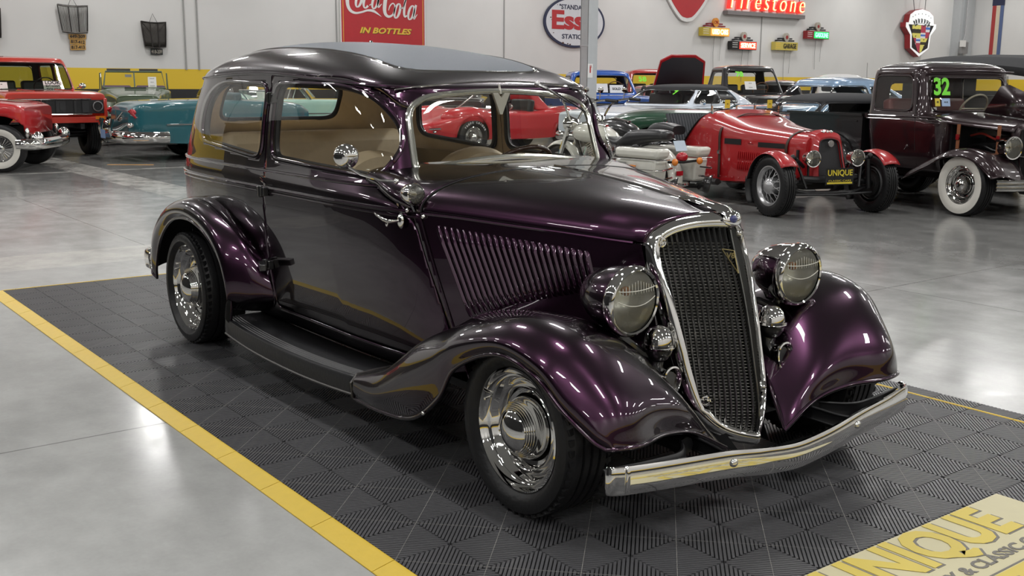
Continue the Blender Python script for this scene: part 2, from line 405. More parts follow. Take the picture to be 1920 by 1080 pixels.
# ================================================================ display mat
def build_mat():
    s = .1922; X0, Y0 = 1.872, .279
    m = thing('display_mat', 'black ribbed interlocking tile mat with yellow border under the purple sedan', 'floor mat', (0, 0, 0))
    xa, xb, ya, yb = X0-28*s, X0+8*s, Y0-8*s, Y0+6.4*s
    pl = pm('black_mat_plastic', (.085, .085, .090), .36, spec=.5)
    mb = MB(); mb.box(((xa+xb)/2, (ya+yb)/2, .003), (xb-xa, yb-ya, .006)); mb.build('base', pm('mat_base', (.008, .008, .009), .6), m)
    mb = MB(); V = []; F = []; p = s*math.sqrt(2)/22; q = .70710678; w = p*.33
    for i in range(-28, 8):
        for j in range(-8, 7):
            cx, cy = X0+(i+.5)*s, Y0+(j+.5)*s; d = 1 if (i+j) % 2 == 0 else -1   # ribs perpendicular to (1,d)
            hh = s*q; top = .0165
            for k in range(22):
                o = -hh+(k+.5)*p; ln = hh-abs(o)-.0012
                if ln < .004: continue
                n = (q, q*d); t = (q, -q*d); b0 = len(V)
                if cy+abs(ln)*q > yb+.02 and j == 6: ln = ln
                for (ww, z) in ((w*1.25, .006), (w, top)):
                    for a_, c_ in ((-ww, -ln), (ww, -ln), (ww, ln), (-ww, ln)):
                        V.append((cx+n[0]*(o+a_)+t[0]*c_, cy+n[1]*(o+a_)+t[1]*c_, z))
                F += [tuple(b0+e for e in f) for f in ((4, 5, 6, 7), (0, 1, 5, 4), (1, 2, 6, 5), (2, 3, 7, 6), (3, 0, 4, 7))]
    mb.add(V, F); mb.build('ribbed_tiles', pl, m, weld=False, recalc=True)
    # thin seam lines between tiles
    mb = MB(); q2 = s*.985
    for i in range(-28, 9):
        for j in range(-8, 7):
            if (i+j) % 2: continue
            for d in (1, -1):
                if i+1 > 8 or not (-8 <= j+d <= 7): continue
                a_ = Vector((X0+i*s, Y0+j*s, .0172)); b_ = Vector((X0+(i+1)*s, Y0+(j+d)*s, .0172)); n = Vector((-(b_-a_).y, (b_-a_).x, 0)).normalized()*.0007
                mb.add([a_-n, a_+n, b_+n, b_-n], [(0, 1, 2, 3)])
    mb.build('tile_seams', pm('seam_dust', (.30, .29, .27), .7), m)
    # yellow ramp pieces
    ym = pm('yellow_mat_plastic', (.72, .50, .04), .45, bump=(30, .1)); proto = None
    prof = [(0, .002), (0, .017), (.004, .019)]+[v for k in range(6) for v in ((.010+k*.0105, .0185-k*.0022), (.014+k*.0105, .0172-k*.0022))]+[(.078, .004), (.078, .001)]
    def piece(x, y, ang, ln, nm='border_piece'):
        mb = MB(); g = [[(t, -a_, z) for a_, z in prof] for t in (.0015, ln-.0015)]
        mb.surf(g); mb.F.append(tuple(range(len(prof)))); mb.I.append(0); mb.F.append(tuple(range(len(prof), 2*len(prof)))[::-1]); mb.I.append(0)
        o = mb.build(nm, ym, m, angle=20); o.location = (x, y, 0); o.rotation_euler = (0, 0, R(ang)); return o
    L = 2*s; a_ = piece(xa, ya, 0, L); k = 1
    while xa+k*L < xb: c = a_.copy(); COL.objects.link(c); c.parent = m; c.location = (xa+k*L, ya, 0); k += 1
    b_ = piece(xa, yb, -90, L); k = 0
    for k in range(1, 7): c = b_.copy(); COL.objects.link(c); c.parent = m; c.location = (xa, yb-k*L, 0)
    piece(xa, yb-7*L, -90, max(.02, (yb-7*L)-ya))
    e_ = piece(xa+L, yb, 180, L)
    k = 1
    while xa+(k)*L < xb: c = e_.copy(); COL.objects.link(c); c.parent = m; c.location = (xa+(k+1)*L, yb, 0); k += 1
    mb = MB(); mb.add([(0, 0, .001), (-.078, 0, .001), (-.06, -.06, .001), (0, -.078, .001), (0, 0, .019)], [(0, 1, 2, 3), (0, 4, 1), (1, 4, 2), (2, 4, 3), (3, 4, 0)])
    o = mb.build('border_corner', ym, m, angle=10); o.location = (xa, ya, 0)
build_mat()
def build_banner():
    b = thing('floor_banner', 'cream floor banner with yellow lettering lying on the black mat', 'floor banner', (2.268, 0, .0185))
    w0, w1, ln = -.62, .655, .98
    mb = MB(); mb.box((ln/2, (w0+w1)/2, .002), (ln, w1-w0, .004)); mb.build('banner_sheet', pm('cream_vinyl', (.60, .55, .34), .45, bump=(12, .05)), b)
    yl = pm('yellow_print', (.66, .52, .09), .5); gy = pm('grey_print', (.16, .15, .13), .5)
    def txt(s, x, y, h, wd, mat, z, nm, bold=0.):
        mb = MB(); add_text(mb, s, frame((x, y, z), (0, 1, 0), (-1, 0, 0)), h, .001, width=wd, bold=bold); return mb.build(nm, mat, b, angle=20)
    txt('UNIQUE', .1165, .048, .252, .84, gy, .0045, 'letter_shadow', .010); txt('UNIQUE', .110, .040, .252, .84, yl, .0056, 'letters', .010)
    txt('SPECIALTY & CLASSIC CARS', .262, .075, .062, .86, gy, .005, 'lettering_small', .002); 
    mb = MB(); mb.box((.40, (w0+w1)/2, .0045), (.15, w1-w0-.06, .001)); mb.build('yellow_band', yl, b)
    mb = MB(); mb.box((.318, (w0+w1)/2, .0047), (.006, w1-w0-.04, .001)); mb.build('rule', gy, b)
    txt('CLASSIC CARS', .40, .05, .10, .80, gy, .0055, 'lettering_band', .002)
build_banner()
# ================================================================ the purple 1930s two-door sedan
PURPLE = pm('purple_pearl_paint', (.03, .008, .03), .27, 1., 1.0, croug=.012); PURPLE.node_tree.nodes['Principled BSDF'].inputs['Coat IOR'].default_value = 1.55
def flake(m):
    nt = m.node_tree; b = nt.nodes['Principled BSDF']; lw = nt.nodes.new('ShaderNodeLayerWeight'); lw.inputs[0].default_value = .5
    mx = nt.nodes.new('ShaderNodeMix'); mx.data_type = 'RGBA'; mx.inputs[6].default_value = (.050, .019, .042, 1); mx.inputs[7].default_value = (.012, .006, .011, 1)
    mq = nt.nodes.new('ShaderNodeMath'); mq.operation = 'MULTIPLY'; mq.use_clamp = True; mq.inputs[1].default_value = 1.5; nt.links.new(lw.outputs['Facing'], mq.inputs[0])
    nt.links.new(mq.outputs[0], mx.inputs[0]); nt.links.new(mx.outputs[2], b.inputs['Base Color'])
flake(PURPLE)
WT = [(-1.2, .70), (-.6, .705), (0, .697), (.3, .683), (.5, .665), (.66, .633), (.8, .565), (1.0, .468), (1.2, .372), (1.35, .300), (1.46, .246), (1.6, .20)]
KZ = [(.20, .85), (.28, .895), (.4, .94), (.55, .972), (.75, .995), (.93, 1.0), (1.0, .985), (1.2, .95), (1.36, .905), (1.5, .88)]
XF = [(.2, .93), (.40, .84), (.60, .77), (.90, .665), (.925, .62), (.95, .50), (.975, .43), (1.0, .405), (1.05, .385), (1.31, .305), (1.36, .285)]
XR = [(.2, -1.80), (.35, -1.90), (.6, -2.01), (.85, -2.045), (1.0, -2.01), (1.2, -1.91), (1.36, -1.80)]
ZD = [(-2.1, .0), (-1.5, .03), (-.7, .05), (.04, .012), (.46, -.02)]
ZT = [(-2.1, 1.50), (-1.7, 1.565), (-1.1, 1.59), (-.6, 1.572), (-.1, 1.53), (.25, 1.475), (.4, 1.45)]
def hero_w(x): return interp(x, WT)
def hero_side(x, z):
    t = min(1, max(0, (x+.5)/.85)); u = min(1, max(0, (z-.94)/.1))
    return hero_w(x)*interp(z, KZ)*(1-.06*t*t*(3-2*t)*u)
def half_ring(z, n=300):
    xf, xr, x0 = interp(z, XF), interp(z, XR), -.8; nf, nr = interp(z, [(1.1, 16), (1.30, 11), (1.36, 8)]), 4.2; P = []
    for th in np.linspace(0, PI/2, 220):
        c, s = math.cos(th)**(2/nf), math.sin(th)**(2/nf); x = x0+(xf-x0)*c; P.append((x, -hero_side(x, z)*s))
    for th in np.linspace(PI/2, 0, 120)[1:]:
        c, s = math.cos(th)**(2/nr), math.sin(th)**(2/nr); x = x0+(xr-x0)*c; P.append((x, -hero_side(x, z)*s))
    return resample(P, n)
def zwarp(x, z): return z + interp(x, ZD)*min(1, max(0, (z-1.0)/.36))
def hero_shell():
    L = []
    for z in np.linspace(.27, 1.36, 84):
        h = half_ring(z); full = np.vstack([h, np.stack([h[::-1][1:-1, 0], -h[::-1][1:-1, 1]], 1)])
        L.append([(x, y, zwarp(x, z)) for x, y in full])
    base = np.array(half_ring(1.36)); full = np.vstack([base, np.stack([base[::-1][1:-1, 0], -base[::-1][1:-1, 1]], 1)])
    xc = -.8
    for t in np.linspace(0, 1, 42)[1:]:
        s = math.cos(t*PI/2)**.9 if t < 1 else .004; m = 2.0; row = []
        for x, y in full:
            X, Y = xc+(x-xc)*s, y*s; zd = zwarp(X, 1.36); row.append((X, Y, zd+(interp(X, ZT)-zd)*(1-s**m)**(1/m)))
        L.append(row)
    G = np.array(L); V = G.reshape(-1, 3); F = grid_faces(G.shape[0], G.shape[1], False, True)
    return V, [tuple(reversed(f)) for f in F]
WIN_Q = rpoly([(-.635, 1.035), (-.615, 1.375), (-1.17, 1.385), (-1.375, 1.30), (-1.40, 1.085)], [.06, .06, .14, .16, .08], 8)
WIN_D = rpoly([(-.545, 1.045), (-.53, 1.380), (.03, 1.372), (.22, 1.325), (.315, 1.245), (.362, 1.10), (.33, 1.012)], [.06, .05, .14, .08, .08, .06, .05], 8)
DOOR = rpoly([(-.585, .34), (-.588, 1.418), (.03, 1.408), (.235, 1.352), (.338, 1.262), (.382, 1.10), (.41, .99), (.50, .935), (.605, .88), (.70, .60), (.745, .43), (.70, .33)], [.03, .03, .2, .06, .08, .05, .04, .06, .06, .1, .06, .08], 6)
def inset(poly, d):
    P = np.array(poly); T = np.roll(P, -1, 0)-np.roll(P, 1, 0); N = np.stack([-T[:, 1], T[:, 0]], 1); N /= np.linalg.norm(N, axis=1)[:, None]+1e-9
    A = sum(P[i][0]*P[(i+1) % len(P)][1]-P[(i+1) % len(P)][0]*P[i][1] for i in range(len(P)))
    return P+N*d*(1 if A > 0 else -1)
def loops_pts(V, F, n=None, sm=3):
    out = []
    for L in boundary(F):
        if len(L) < 12: continue
        P = V[np.array(L)]
        P = resample(P, n or max(24, int(len(L)*.8)), True)
        for _ in range(sm): P = (P*2+np.roll(P, 1, 0)+np.roll(P, -1, 0))/4
        out.append(P)
    return out
def ring_tube(mb, P, r, n=8, off=0., flat=1., mi=None):
    P = [Vector(p) for p in P]; m = len(P); c = sum(P, Vector())/m
    s = Vector()
    for i in range(m): s += (P[i]-c).cross(P[(i+1) % m]-c)
    s.normalize()
    V = []
    for i in range(m):
        t = (P[(i+1) % m]-P[i-1]).normalized(); w = (s-t*s.dot(t)).normalized(); u = t.cross(w)
        for k in range(n):
            a_ = 2*PI*k/n; V.append(P[i]+u*(r*math.cos(a_))+w*(r*flat*math.sin(a_)+off))
    return mb.add(V, grid_faces(m, n, True, True), mi)
def wheel_mesh(parent, r=.30, w=.195, rim=.203, style='smoothie', side=-1, loc=(0, 0, 0), rz=0., name='wheel', detail=1., white=0, cone=False):
    """a wheel; its outer face looks towards -y for side=-1"""
    wh = bpy.data.objects.new(name, None); COL.objects.link(wh); wh.parent = parent; wh.location = loc; wh.rotation_euler = (0, 0, R(rz)+(0 if side < 0 else PI))
    h = w/2; n = int(64*detail) if detail >= 1 else 40
    # outer face plane sits at y = -h*.72
    prof = [(rim-.006, -h*.70), (rim+.004, -h*.80), (rim+(r-rim)*.30, -h*.98), (rim+(r-rim)*.55, -h*1.0), (rim+(r-rim)*.80, -h*.93), (r-.012, -h*.80), (r-.003, -h*.70)]
    tr = []
    g = 4
    for k in range(g+1):
        y = -h*.66+2*h*.66*k/g
        tr.append((r, y+(.006 if k else -.0))); 
        if k < g: yn = y+2*h*.66/g; tr += [(r, yn-.006), (r-.008, yn-.004), (r-.008, yn+.003)]
    prof2 = [(a_, -b_) for a_, b_ in prof[::-1]]
    mb = MB()
    mb.lathe(prof+[(r, -h*.66)]+tr[1:]+prof2, 'y', n=n)
    nb = int(52*detail) if detail >= 1 else 0    # shoulder sipes
    for k in range(nb):
        for s in (-1, 1):
            a_ = 2*PI*(k+.5*(s > 0))/nb; ca, sa = math.cos(a_), math.sin(a_)
            rot = Matrix((( ca, 0, -sa), (0, 1, 0), (sa, 0, ca))).to_3x3() @ Matrix.Rotation(.25, 3, 'X')
            mb.box((ca*(r-.0075), s*h*.74, sa*(r-.0075)), (.010, h*.22, r*2*PI/nb*.55), rot)
    mb.build('tyre', RUBBER, wh)
    if white:
        mb = MB(); mb.lathe([(rim+.004, -h*.83), (rim+(r-rim)*.30, -h*1.005), (rim+(r-rim)*.55, -h*1.02), (rim+white*(r-rim), -h*.985), (rim+white*(r-rim), -h*.9)], 'y', n=n); mb.build('white_band', WWALL, wh)
    y0 = -h*.74
    if style == 'smoothie':
        q = rim/.203; mb = MB()
        pr = [(rim, y0+.012), (rim, y0-.006), (rim-.006, y0-.008), (rim-.012, y0+.002), (rim-.016, y0+.016), (rim-.024, y0+.022), (rim-.030, y0+.018), (rim-.036, y0+.024), (rim-.044, y0+.046),
              (rim-.052, y0+.052), (rim-.056, y0+.044), (rim-.060, y0+.034), (rim-.066, y0+.030), (rim-.071, y0+.034), (rim-.078, y0+.052), (.112*q, y0+.056)]
        mb.lathe(pr, 'y', n=80); mb.build('rim', CHROME, wh)
        mb = MB(); c = .098*q
        cap = [(c+.004, y0+.060), (c+.004, y0+.034), (c-.002, y0+.026), (c-.004, y0+.014)]
        for k in range(5): rr = c-.006-k*.0052; yy = y0+.006-k*.0058; cap += [(rr, yy), (rr-.0022, yy-.0045), (rr-.0045, yy-.0015)]
        cap += [(rr-.01, yy-.006), (rr*.62, yy-.016), (rr*.36, yy-.022), (rr*.15, yy-.0245), (0.0005, yy-.025)]
        mb.lathe(cap, 'y', n=64); mb.build('hub_cap', CHROME, wh, angle=60)
        mb = MB(); mb.cyl((-rim*.80, y0+.03, rim*.35), (-rim*.78, y0-.012, rim*.33), .005, .004); mb.build('valve', CHROME, wh)
    elif style == 'steel':
        mb = MB(); mb.lathe([(rim, y0+.01), (rim, y0-.004), (rim-.01, y0-.004), (rim-.018, y0+.02), (rim-.05, y0+.035), (rim*.62, y0+.03), (rim*.5, y0+.005), (rim*.40, y0+.012), (rim*.36, y0-.02), (rim*.2, y0-.032), (.001, y0-.036)], 'y', n=40)
        mb.build('rim', CHROME, wh)
    elif style == 'finned':
        mb = MB(); mb.lathe([(rim, y0+.01), (rim, y0-.006), (rim-.012, y0-.006), (rim-.02, y0+.01), (rim*.35, y0+.0), (rim*.33, y0-.02), (rim*.18, y0-.03), (.001, y0-.032)], 'y', n=40)
        for k in range(24):
            a_ = 2*PI*k/24; rot = Matrix(((math.cos(a_), 0, -math.sin(a_)), (0, 1, 0), (math.sin(a_), 0, math.cos(a_))))
            mb.box((math.cos(a_)*rim*.62, y0-.004, math.sin(a_)*rim*.62), (rim*.5, .02, .008), rot)
        mb.build('rim', SILVER if cone else CHROME, wh)
    elif style == 'wire':
        mb = MB(); mb.lathe([(rim, y0+.02), (rim, y0-.006), (rim-.012, y0-.006), (rim-.02, y0+.015), (rim-.034, y0+.03), (rim-.036, h*.7)], 'y', n=48); mb.build('rim', SILVER, wh)
        mb = MB()
        for k in range(20):
            a_ = 2*PI*k/20; s = .35 if k % 2 else -.35; r0 = rim*.36
            mb.cyl((math.cos(a_+s)*r0, y0-.0, math.sin(a_+s)*r0), (math.cos(a_)*(rim-.03), y0+.05, math.sin(a_)*(rim-.03)), .005, n=6)
        mb.build('spokes', SILVER, wh)
        mb = MB(); mb.lathe([(rim*.40, y0+.10), (rim*.40, y0-.0), (rim*.34, y0-.02), (rim*.15, y0-.045), (.001, y0-.05)], 'y', n=32); mb.build('hub_cap', SILVER, wh)
        mb = MB(); mb.lathe([(.001, h*.5), (rim*.7, h*.5), (rim*.7, h*.75)], 'y', n=32); mb.build('brake_drum', DARK, wh)
    mb = MB(); mb.lathe([(.001, y0+.075), (rim*.97, y0+.075), (rim*.99, y0+.01)] if style != 'wire' else [(.001, h*.4), (rim*.9, h*.4)], 'y', n=32); mb.build('wheel_back', DARK, wh)
    return wh
def build_hero():
    car = thing('vintage_sedan', 'dark purple 1930s two-door sedan parked on the black ribbed mat', 'car')
    V, F = hero_shell(); side = lambda s: (lambda C: C[:, 1]*s > .45)
    # ---- window openings and doors
    panes = []
    for s in (-1, 1):
        V, F, Fi = cut(V, F, WIN_Q, (0, 2), side(s)); panes.append(('quarter_glass', V.copy(), Fi))
        V, F, Fi = cut(V, F, WIN_D, (0, 2), side(s)); panes.append(('door_glass', V.copy(), Fi))
    ws = []
    for t in np.linspace(-1, 1, 21): ws.append((t*.487, 1.078-.048*t*t))
    top = [(t*.475, 1.352-.038*t*t-.03*max(0, abs(t)-.75)**2*16) for t in np.linspace(1, -1, 21)]
    WS = rpoly(ws[::2]+top[::2], [0.02]+[0.0]*9+[0.02]+[.05]+[0.0]*9+[.05], 5)
    V, F, Fw = cut(V, F, WS, (1, 2), lambda C: C[:, 0] > .2); panes.append(('windscreen_glass', V.copy(), Fw))
    RW = rpoly([(-.385, 1.165), (.385, 1.165), (.375, 1.375), (-.375, 1.375)], .07, 6)
    V, F, Fr = cut(V, F, RW, (1, 2), lambda C: C[:, 0] < -1.4); panes.append(('rear_glass', V.copy(), Fr))
    doors = []
    Vb = V.copy(); Fb = F
    for s in (-1, 1):
        Vd, _, Fd = cut(V, F, inset(DOOR, .0035), (0, 2), lambda C, s=s: C[:, 1]*s > .40); doors.append((Vd.copy(), Fd))
        Vb, Fb, _ = cut(Vb, Fb, DOOR, (0, 2), lambda C, s=s: C[:, 1]*s > .40)
    # vinyl-look roof insert
    INS = rpoly([(-1.62, -.40), (-1.62, .40), (.12, .385), (.12, -.385)], [.2, .2, .12, .12], 8)
    Vr, Fb, Fins = cut(Vb, Fb, INS, (0, 1), lambda C: C[:, 2] > 1.42)
    def panel(nm, V, F, mat, thick=.012, inner=TAN, off=0.):
        mb = MB(); ids = sorted(set(i for f in F for i in f)); mp = {i: k for k, i in enumerate(ids)}
        mb.add(V[ids], [tuple(mp[i] for i in f) for f in F]); return mb.build(nm, mat, car, angle=60, thick=thick, inner=inner, outc=(-.8, 0, .8))
    panel('body', Vr, Fb, PURPLE)
    roofm = pm('grey_roof_fabric', (.13, .15, .18), .42, bump=(420, .5)); panel('roof_insert', Vr, Fins, roofm, .01)
    mb = MB()
    for P in loops_pts(Vr, Fins, 160): ring_tube(mb, P, .006, 8, .003)
    mb.build('roof_insert_bead', CHROME, car)
    for V_, F_ in doors: panel('door', V_, F_, PURPLE)
    # ---- panes, set back in their frames
    for nm, V_, F_ in panes:
        N = vnorm(V_, F_); ids = sorted(set(i for f in F_ for i in f)); mp = {i: k for k, i in enumerate(ids)}; c = V_[ids].mean(0)
        dpt = .012 if nm == 'windscreen_glass' else .02
        mb = MB(); mb.add(V_[ids]-N[ids]*dpt, [tuple(mp[i] for i in f) for f in F_]); mb.build(nm, GLASS, car, angle=80, recalc=False)
        for P in loops_pts(V_, F_, 150 if 'screen' in nm else 110):
            if nm == 'windscreen_glass':
                mb = MB(); ring_tube(mb, P, .014, 10, .0, .7); ring_tube(mb, P*.985+P.mean(0)*.015, .008, 8, -.004); mb.build('windscreen_frame', pm('bright_trim', (.72, .72, .66), .12, .9), car)
            else:
                mb = MB(); ring_tube(mb, P, .013, 8, 0, .8)
                mb.build('window_reveal', PURPLE, car)
                mb = MB(); ring_tube(mb, P-(P-P.mean(0))*.03-np.array([0, np.sign(P.mean(0)[1])*.02 if abs(P.mean(0)[1]) > .3 else 0, 0]), .013, 6); mb.build('window_seal', BLACK, car)
    # raised swage outside each side window and the two belt mouldings
    for s in (-1, 1):
        for nm, z, r in (('belt_moulding', .985, .009), ('belt_moulding', .908, .010), ('belt_moulding', .888, .005)):
            P = half_ring(z, 200); P = [(x, s*-y, zwarp(x, z)) for x, y in P if y < -.02 and (x < .655) and not (x > interp(z, XF)-.012)]
            P = [(x, y+s*.001, z_) for x, y, z_ in P]
            mb = MB(); mb.tube(P, r, 8, flat=.8); mb.build(nm, PURPLE, car)
        # drip rail
        P = [(x, s*-y*1.004, zwarp(x, 1.372)) for x, y in half_ring(1.36, 200) if y < -.40]
        P = [p for p in P if p[0] > -1.72]
        mb = MB(); mb.tube(P, .007, 8); mb.build('drip_moulding', PURPLE, car)
    # ---- cowl and hood
    def sect(x, W, Zc, Zt, n=24, m=2.3, zb=None, ridge=0.):
        P = []
        if zb is not None: P.append((x, -W, zb))
        for th in np.linspace(0, PI/2, n):
            y, z = W*math.cos(th)**(2/m), Zc+(Zt-Zc)*math.sin(th)**(2/m); z += ridge*max(0, 1-abs(y)/.03)
            P.append((x, -y, z))
        return P+[(p[0], -p[1], p[2]) for p in P[::-1][1:]]
    cs = [(x, hero_w(x)*interp(zc, KZ)*(1-.06*min(1, max(0, (zc-.94)/.1)))+.0015, zc, zt, m) for x, zc, zt, m in ((.28, 1.0, 1.065, 4.5), (.36, .988, 1.066, 3.8), (.43, .965, 1.066, 3.2), (.50, .945, 1.065, 2.9), (.60, .920, 1.061, 2.55), (.655, .908, 1.058, 2.4))]
    C = np.array([sect(x, W, a_, b_, 26, m) for x, W, a_, b_, m in cs]); C = cm(C, 6, 0)
    mb = MB(); mb.surf(C[:, ::-1]); mb.build('cowl', PURPLE, car, angle=60, thick=.008, inner=DARK, outc=(.5, 0, .6))
    hs = [(.66, .637, .910, 1.058, 2.35), (.80, .567, .903, 1.050, 2.3), (1.0, .470, .889, 1.034, 2.25), (1.2, .374, .876, 1.012, 2.2), (1.36, .300, .865, .988, 2.2), (1.50, .236, .856, .964, 2.2)]
    H = cm(np.array([sect(x, W, a_, b_, 30, m, None, .004) for x, W, a_, b_, m in hs]), 8, 0)
    # the front edge of the hood follows the V of the shell
    for i in range(len(H)):
        t = i/(len(H)-1); k = max(0, (t-.70)/.30)
        H[i, :, 0] += k*(.09-.75*.9*np.minimum(np.abs(H[i, :, 1]), .25))*.8
    mb = MB(); mb.surf(H[:, ::-1]); mb.build('hood', PURPLE, car, angle=60, thick=.006, inner=DARK, outc=(1.1, 0, .6))
    mb = MB(); mb.tube([(p[0]+.006, p[1], p[2]-.002) for p in C[-1]], .0035, 6); mb.build('hood_seam', DARK, car)
    for s in (-1, 1):   # crease bead along the hood side
        mb = MB(); mb.tube([(x, s*(interp(x, [(h[0], h[1]) for h in hs])+.002), interp(x, [(h[0], h[2]) for h in hs])) for x in np.linspace(.665, 1.42, 30)], .006, 8); mb.build('hood_side_bead', PURPLE, car)
        mb = MB(); mb.tube([(x, 0, interp(x, [(h[0], h[3]) for h in hs])+.004) for x in np.linspace(.665, 1.42, 30)], .004, 8)
        if s > 0: mb.build('hood_centre_trim', CHROME, car)
    # hood sides with a rank of slanting louvres
    hz = lambda x: interp(x, [(h[0], h[2]) for h in hs])
    for s in (-1, 1):
        g = []
        for t in np.linspace(0, 1, 40):
            row = []
            for u in np.linspace(0, 1, 26):
                xt, xb = .655+t*(1.44-.655), .83+t*(1.56-.83); x = xt+(xb-xt)*u; z = hz(xt)-.004+(.30-hz(xt))*u
                W_ = hero_w(min(x, 1.46))*(1-.03*u) if x < 1.46 else .24-(x-1.46)*.25
                row.append((x, s*W_, z))
            g.append(row)
        g = np.array(g)
        mb = MB(); mb.surf(g if s > 0 else g[:, ::-1])
        a_, b_ = np.array((.66, .63)), np.array((1.46, .245)); t_ = (b_-a_)/np.linalg.norm(b_-a_); nn = np.array((-t_[1]*-1, t_[0]*-1))
        nn = np.array((.433, .901))
        for k in range(24):
            q = k/23; xt = .725+q*(1.262-.725); zt = .868+q*(.820-.868); xb = .842+q*(1.292-.842)
            zb = .532+.150*q**.8+.0*q
            tp = [(0.0, .0), (.06, .010), (.5, .0105), (.94, .010), (1.0, .0)]; Vv = []
            m = 10
            for i in range(m+1):
                u = i/m; x = xt+(xb-xt)*u; z = zt+(zb-zt)*u; y = hero_w(x)*(1-.03*min(1, (hz(x)-z)/.55)); e = min(1, (1-abs(2*u-1))*5)**.5
                for (dx, dn) in ((-.009, -.003), (-.0085, .009), (-.004, .013), (.003, .009), (.0095, -.002)):
                    Vv.append((x+dx*.9+nn[0]*dn*e, s*(y-dx*.43+nn[1]*dn*e), z))
            mb.add(Vv, grid_faces(m+1, 5))
        mb.build('hood_side', PURPLE, car, angle=50, weld=False, outc=(1.1, 0, .6))
        mb = MB(); mb.tube([(g[0][i][0], g[0][i][1]+s*.003, g[0][i][2]) for i in range(26)], .0035, 6); mb.build('hood_side_edge', PURPLE, car)
    # ---- radiator shell and grille
    xcz = [(.17, 1.745), (.28, 1.762), (.5, 1.722), (.69, 1.672), (.89, 1.602), (.95, 1.585)]
    def gx(y, z, o=0): return interp(z, xcz)-.75*abs(y)+o
    half = [(0, .964), (.06, .961), (.12, .950), (.18, .926), (.222, .892), (.242, .845), (.240, .76), (.230, .66), (.218, .54), (.206, .42), (.192, .335), (.165, .275), (.12, .228), (.06, .200), (0, .187)]
    hf = cm(np.array(half), 5, 0); hf = resample(hf, 80)
    N = np.gradient(hf, axis=0); N = np.stack([N[:, 1], -N[:, 0]], 1); N /= np.linalg.norm(N, axis=1)[:, None]; N[0] = (0, -1); N[-1] = (0, 1)   # inward
    if N[40][0] > 0: N = -N; N[0] = (0, -1); N[-1] = (0, 1)
    def shell_rows(s):
        rows = []
        for i, (y, z) in enumerate(hf):
            w = .036+.020*max(0, 1-i/26)+(.012 if z < .3 else 0); n_ = N[i]; row = []
            top = max(0, min(1, (z-.80)/.1)); bk = .055+.075*top
            for (q, dx) in ((0, -bk), (0, -bk*.5), (-.002, -.018), (.004, -.004), (w*.35, .005), (w*.75, .004), (w*.92, -.006), (w, -.02), (w, -.045)):
                yy, zz = y+n_[0]*q, z+n_[1]*q; yy = max(0, yy); row.append((gx(yy, zz, dx)+.02, s*yy, zz))
            rows.append(row)
        return np.array(rows)
    mb = MB()
    for s in (-1, 1):
        g = shell_rows(s); mb.surf(g if s < 0 else g[:, ::-1])
    mb.build('grille_shell', CHROME, car, angle=75, thick=.004)
    # pointed cap and badge at the top of the shell
    mb = MB(); P = []
    for x, w, z in ((1.36, .002, .997), (1.42, .020, .998), (1.50, .034, .990), (1.57, .038, .978), (1.612, .026, .958)):
        P.append([(x, w*math.cos(t), z-.008+.014*math.sin(t)) for t in np.linspace(PI, 0, 11)])
    mb.surf(np.array(P)); mb.build('hood_ornament', CHROME, car)
    mb = MB(); mb.ball((1.610, 0, .944), (.012, .045, .028), rot=Matrix.Rotation(-.25, 3, 'Y')); ob = mb.build('grille_badge', CHROME, car)
    mb = MB(); mb.ball((1.617, -.004, .942), (.009, .022, .015)); mb.build('blue_emblem', paint('enamel_blue', (.01, .015, .12)), ob)
    # grille bars: upright blades following the V, cross bars behind
    inner = [(y+N[i][0]*.036, z+N[i][1]*.036) for i, (y, z) in enumerate(hf)]
    def bounds(y):
        c = [z for (yy, z), k in zip(inner, range(len(inner))) if yy >= y]
        return (min(c), max(c)) if c else None
    gb = pm('grille_bars', (.17, .17, .165), .22, .9); mb = MB(); mb2 = MB()
    for s in (-1, 1):
        for k in range(15):
            y = .010+k*.0148; bd = bounds(y)
            if not bd: continue
            z0, z1 = bd
            P = [(gx(y, z, .004)-.008, s*y, z) for z in np.linspace(z0, z1, 16)]
            w = .0024; Vv = []
            for x, yy, z in P: Vv += [(x-.004, yy-w, z), (x+.004, yy-w*.6, z), (x+.006, yy, z), (x+.004, yy+w*.6, z), (x-.004, yy+w, z)]
            mb.add(Vv, grid_faces(16, 5))
        z = .24
        while z < .86:
            ys = [yy for yy, zz in inner if abs(zz-z) < .012]; ym = max(ys) if ys else .1
            mb2.tube([(gx(0.0, z)-.012, 0, z), (gx(ym, z)-.012, s*ym, z)], .0019, 5); z += .0105
    mb.build('grille_bars', gb, car, weld=False); mb2.build('grille_cross_bars', pm('grille_dark_bars', (.16, .155, .14), .35, .8), car, weld=False)
    mb = MB(); mb.tube([(gx(0, z, .004), 0, z) for z in np.linspace(.225, .905, 20)], .0045, 8); mb.build('grille_spine', pm('dark_chrome', (.16, .16, .155), .2, 1), car)
    mb = MB()
    for s in (-1, 1): mb.add([(gx(0, .22)-.05, 0, .22), (gx(0, .90)-.05, 0, .90), (gx(.2, .88)-.05, s*.2, .88), (gx(.15, .33)-.05, s*.15, .33)], [(0, 1, 2, 3)])
    mb.build('radiator_core', DARK, car)
    for s, y, z in ((-1, .198, .865), (1, .198, .865), (-1, .148, .345), (1, .148, .345)):
        mb = MB(); c = Vector((gx(y, z)+.012, s*y, z)); rt = Matrix.Rotation(s*.64, 3, 'Z')
        mb.lathe([(.001, .012), (.006, .012), (.007, .006), (.013, .005), (.014, .009), (.018, .008), (.020, 0), (.020, -.01)], 'x', c, 24, rot=rt); mb.build('grille_bolt', CHROME, car)
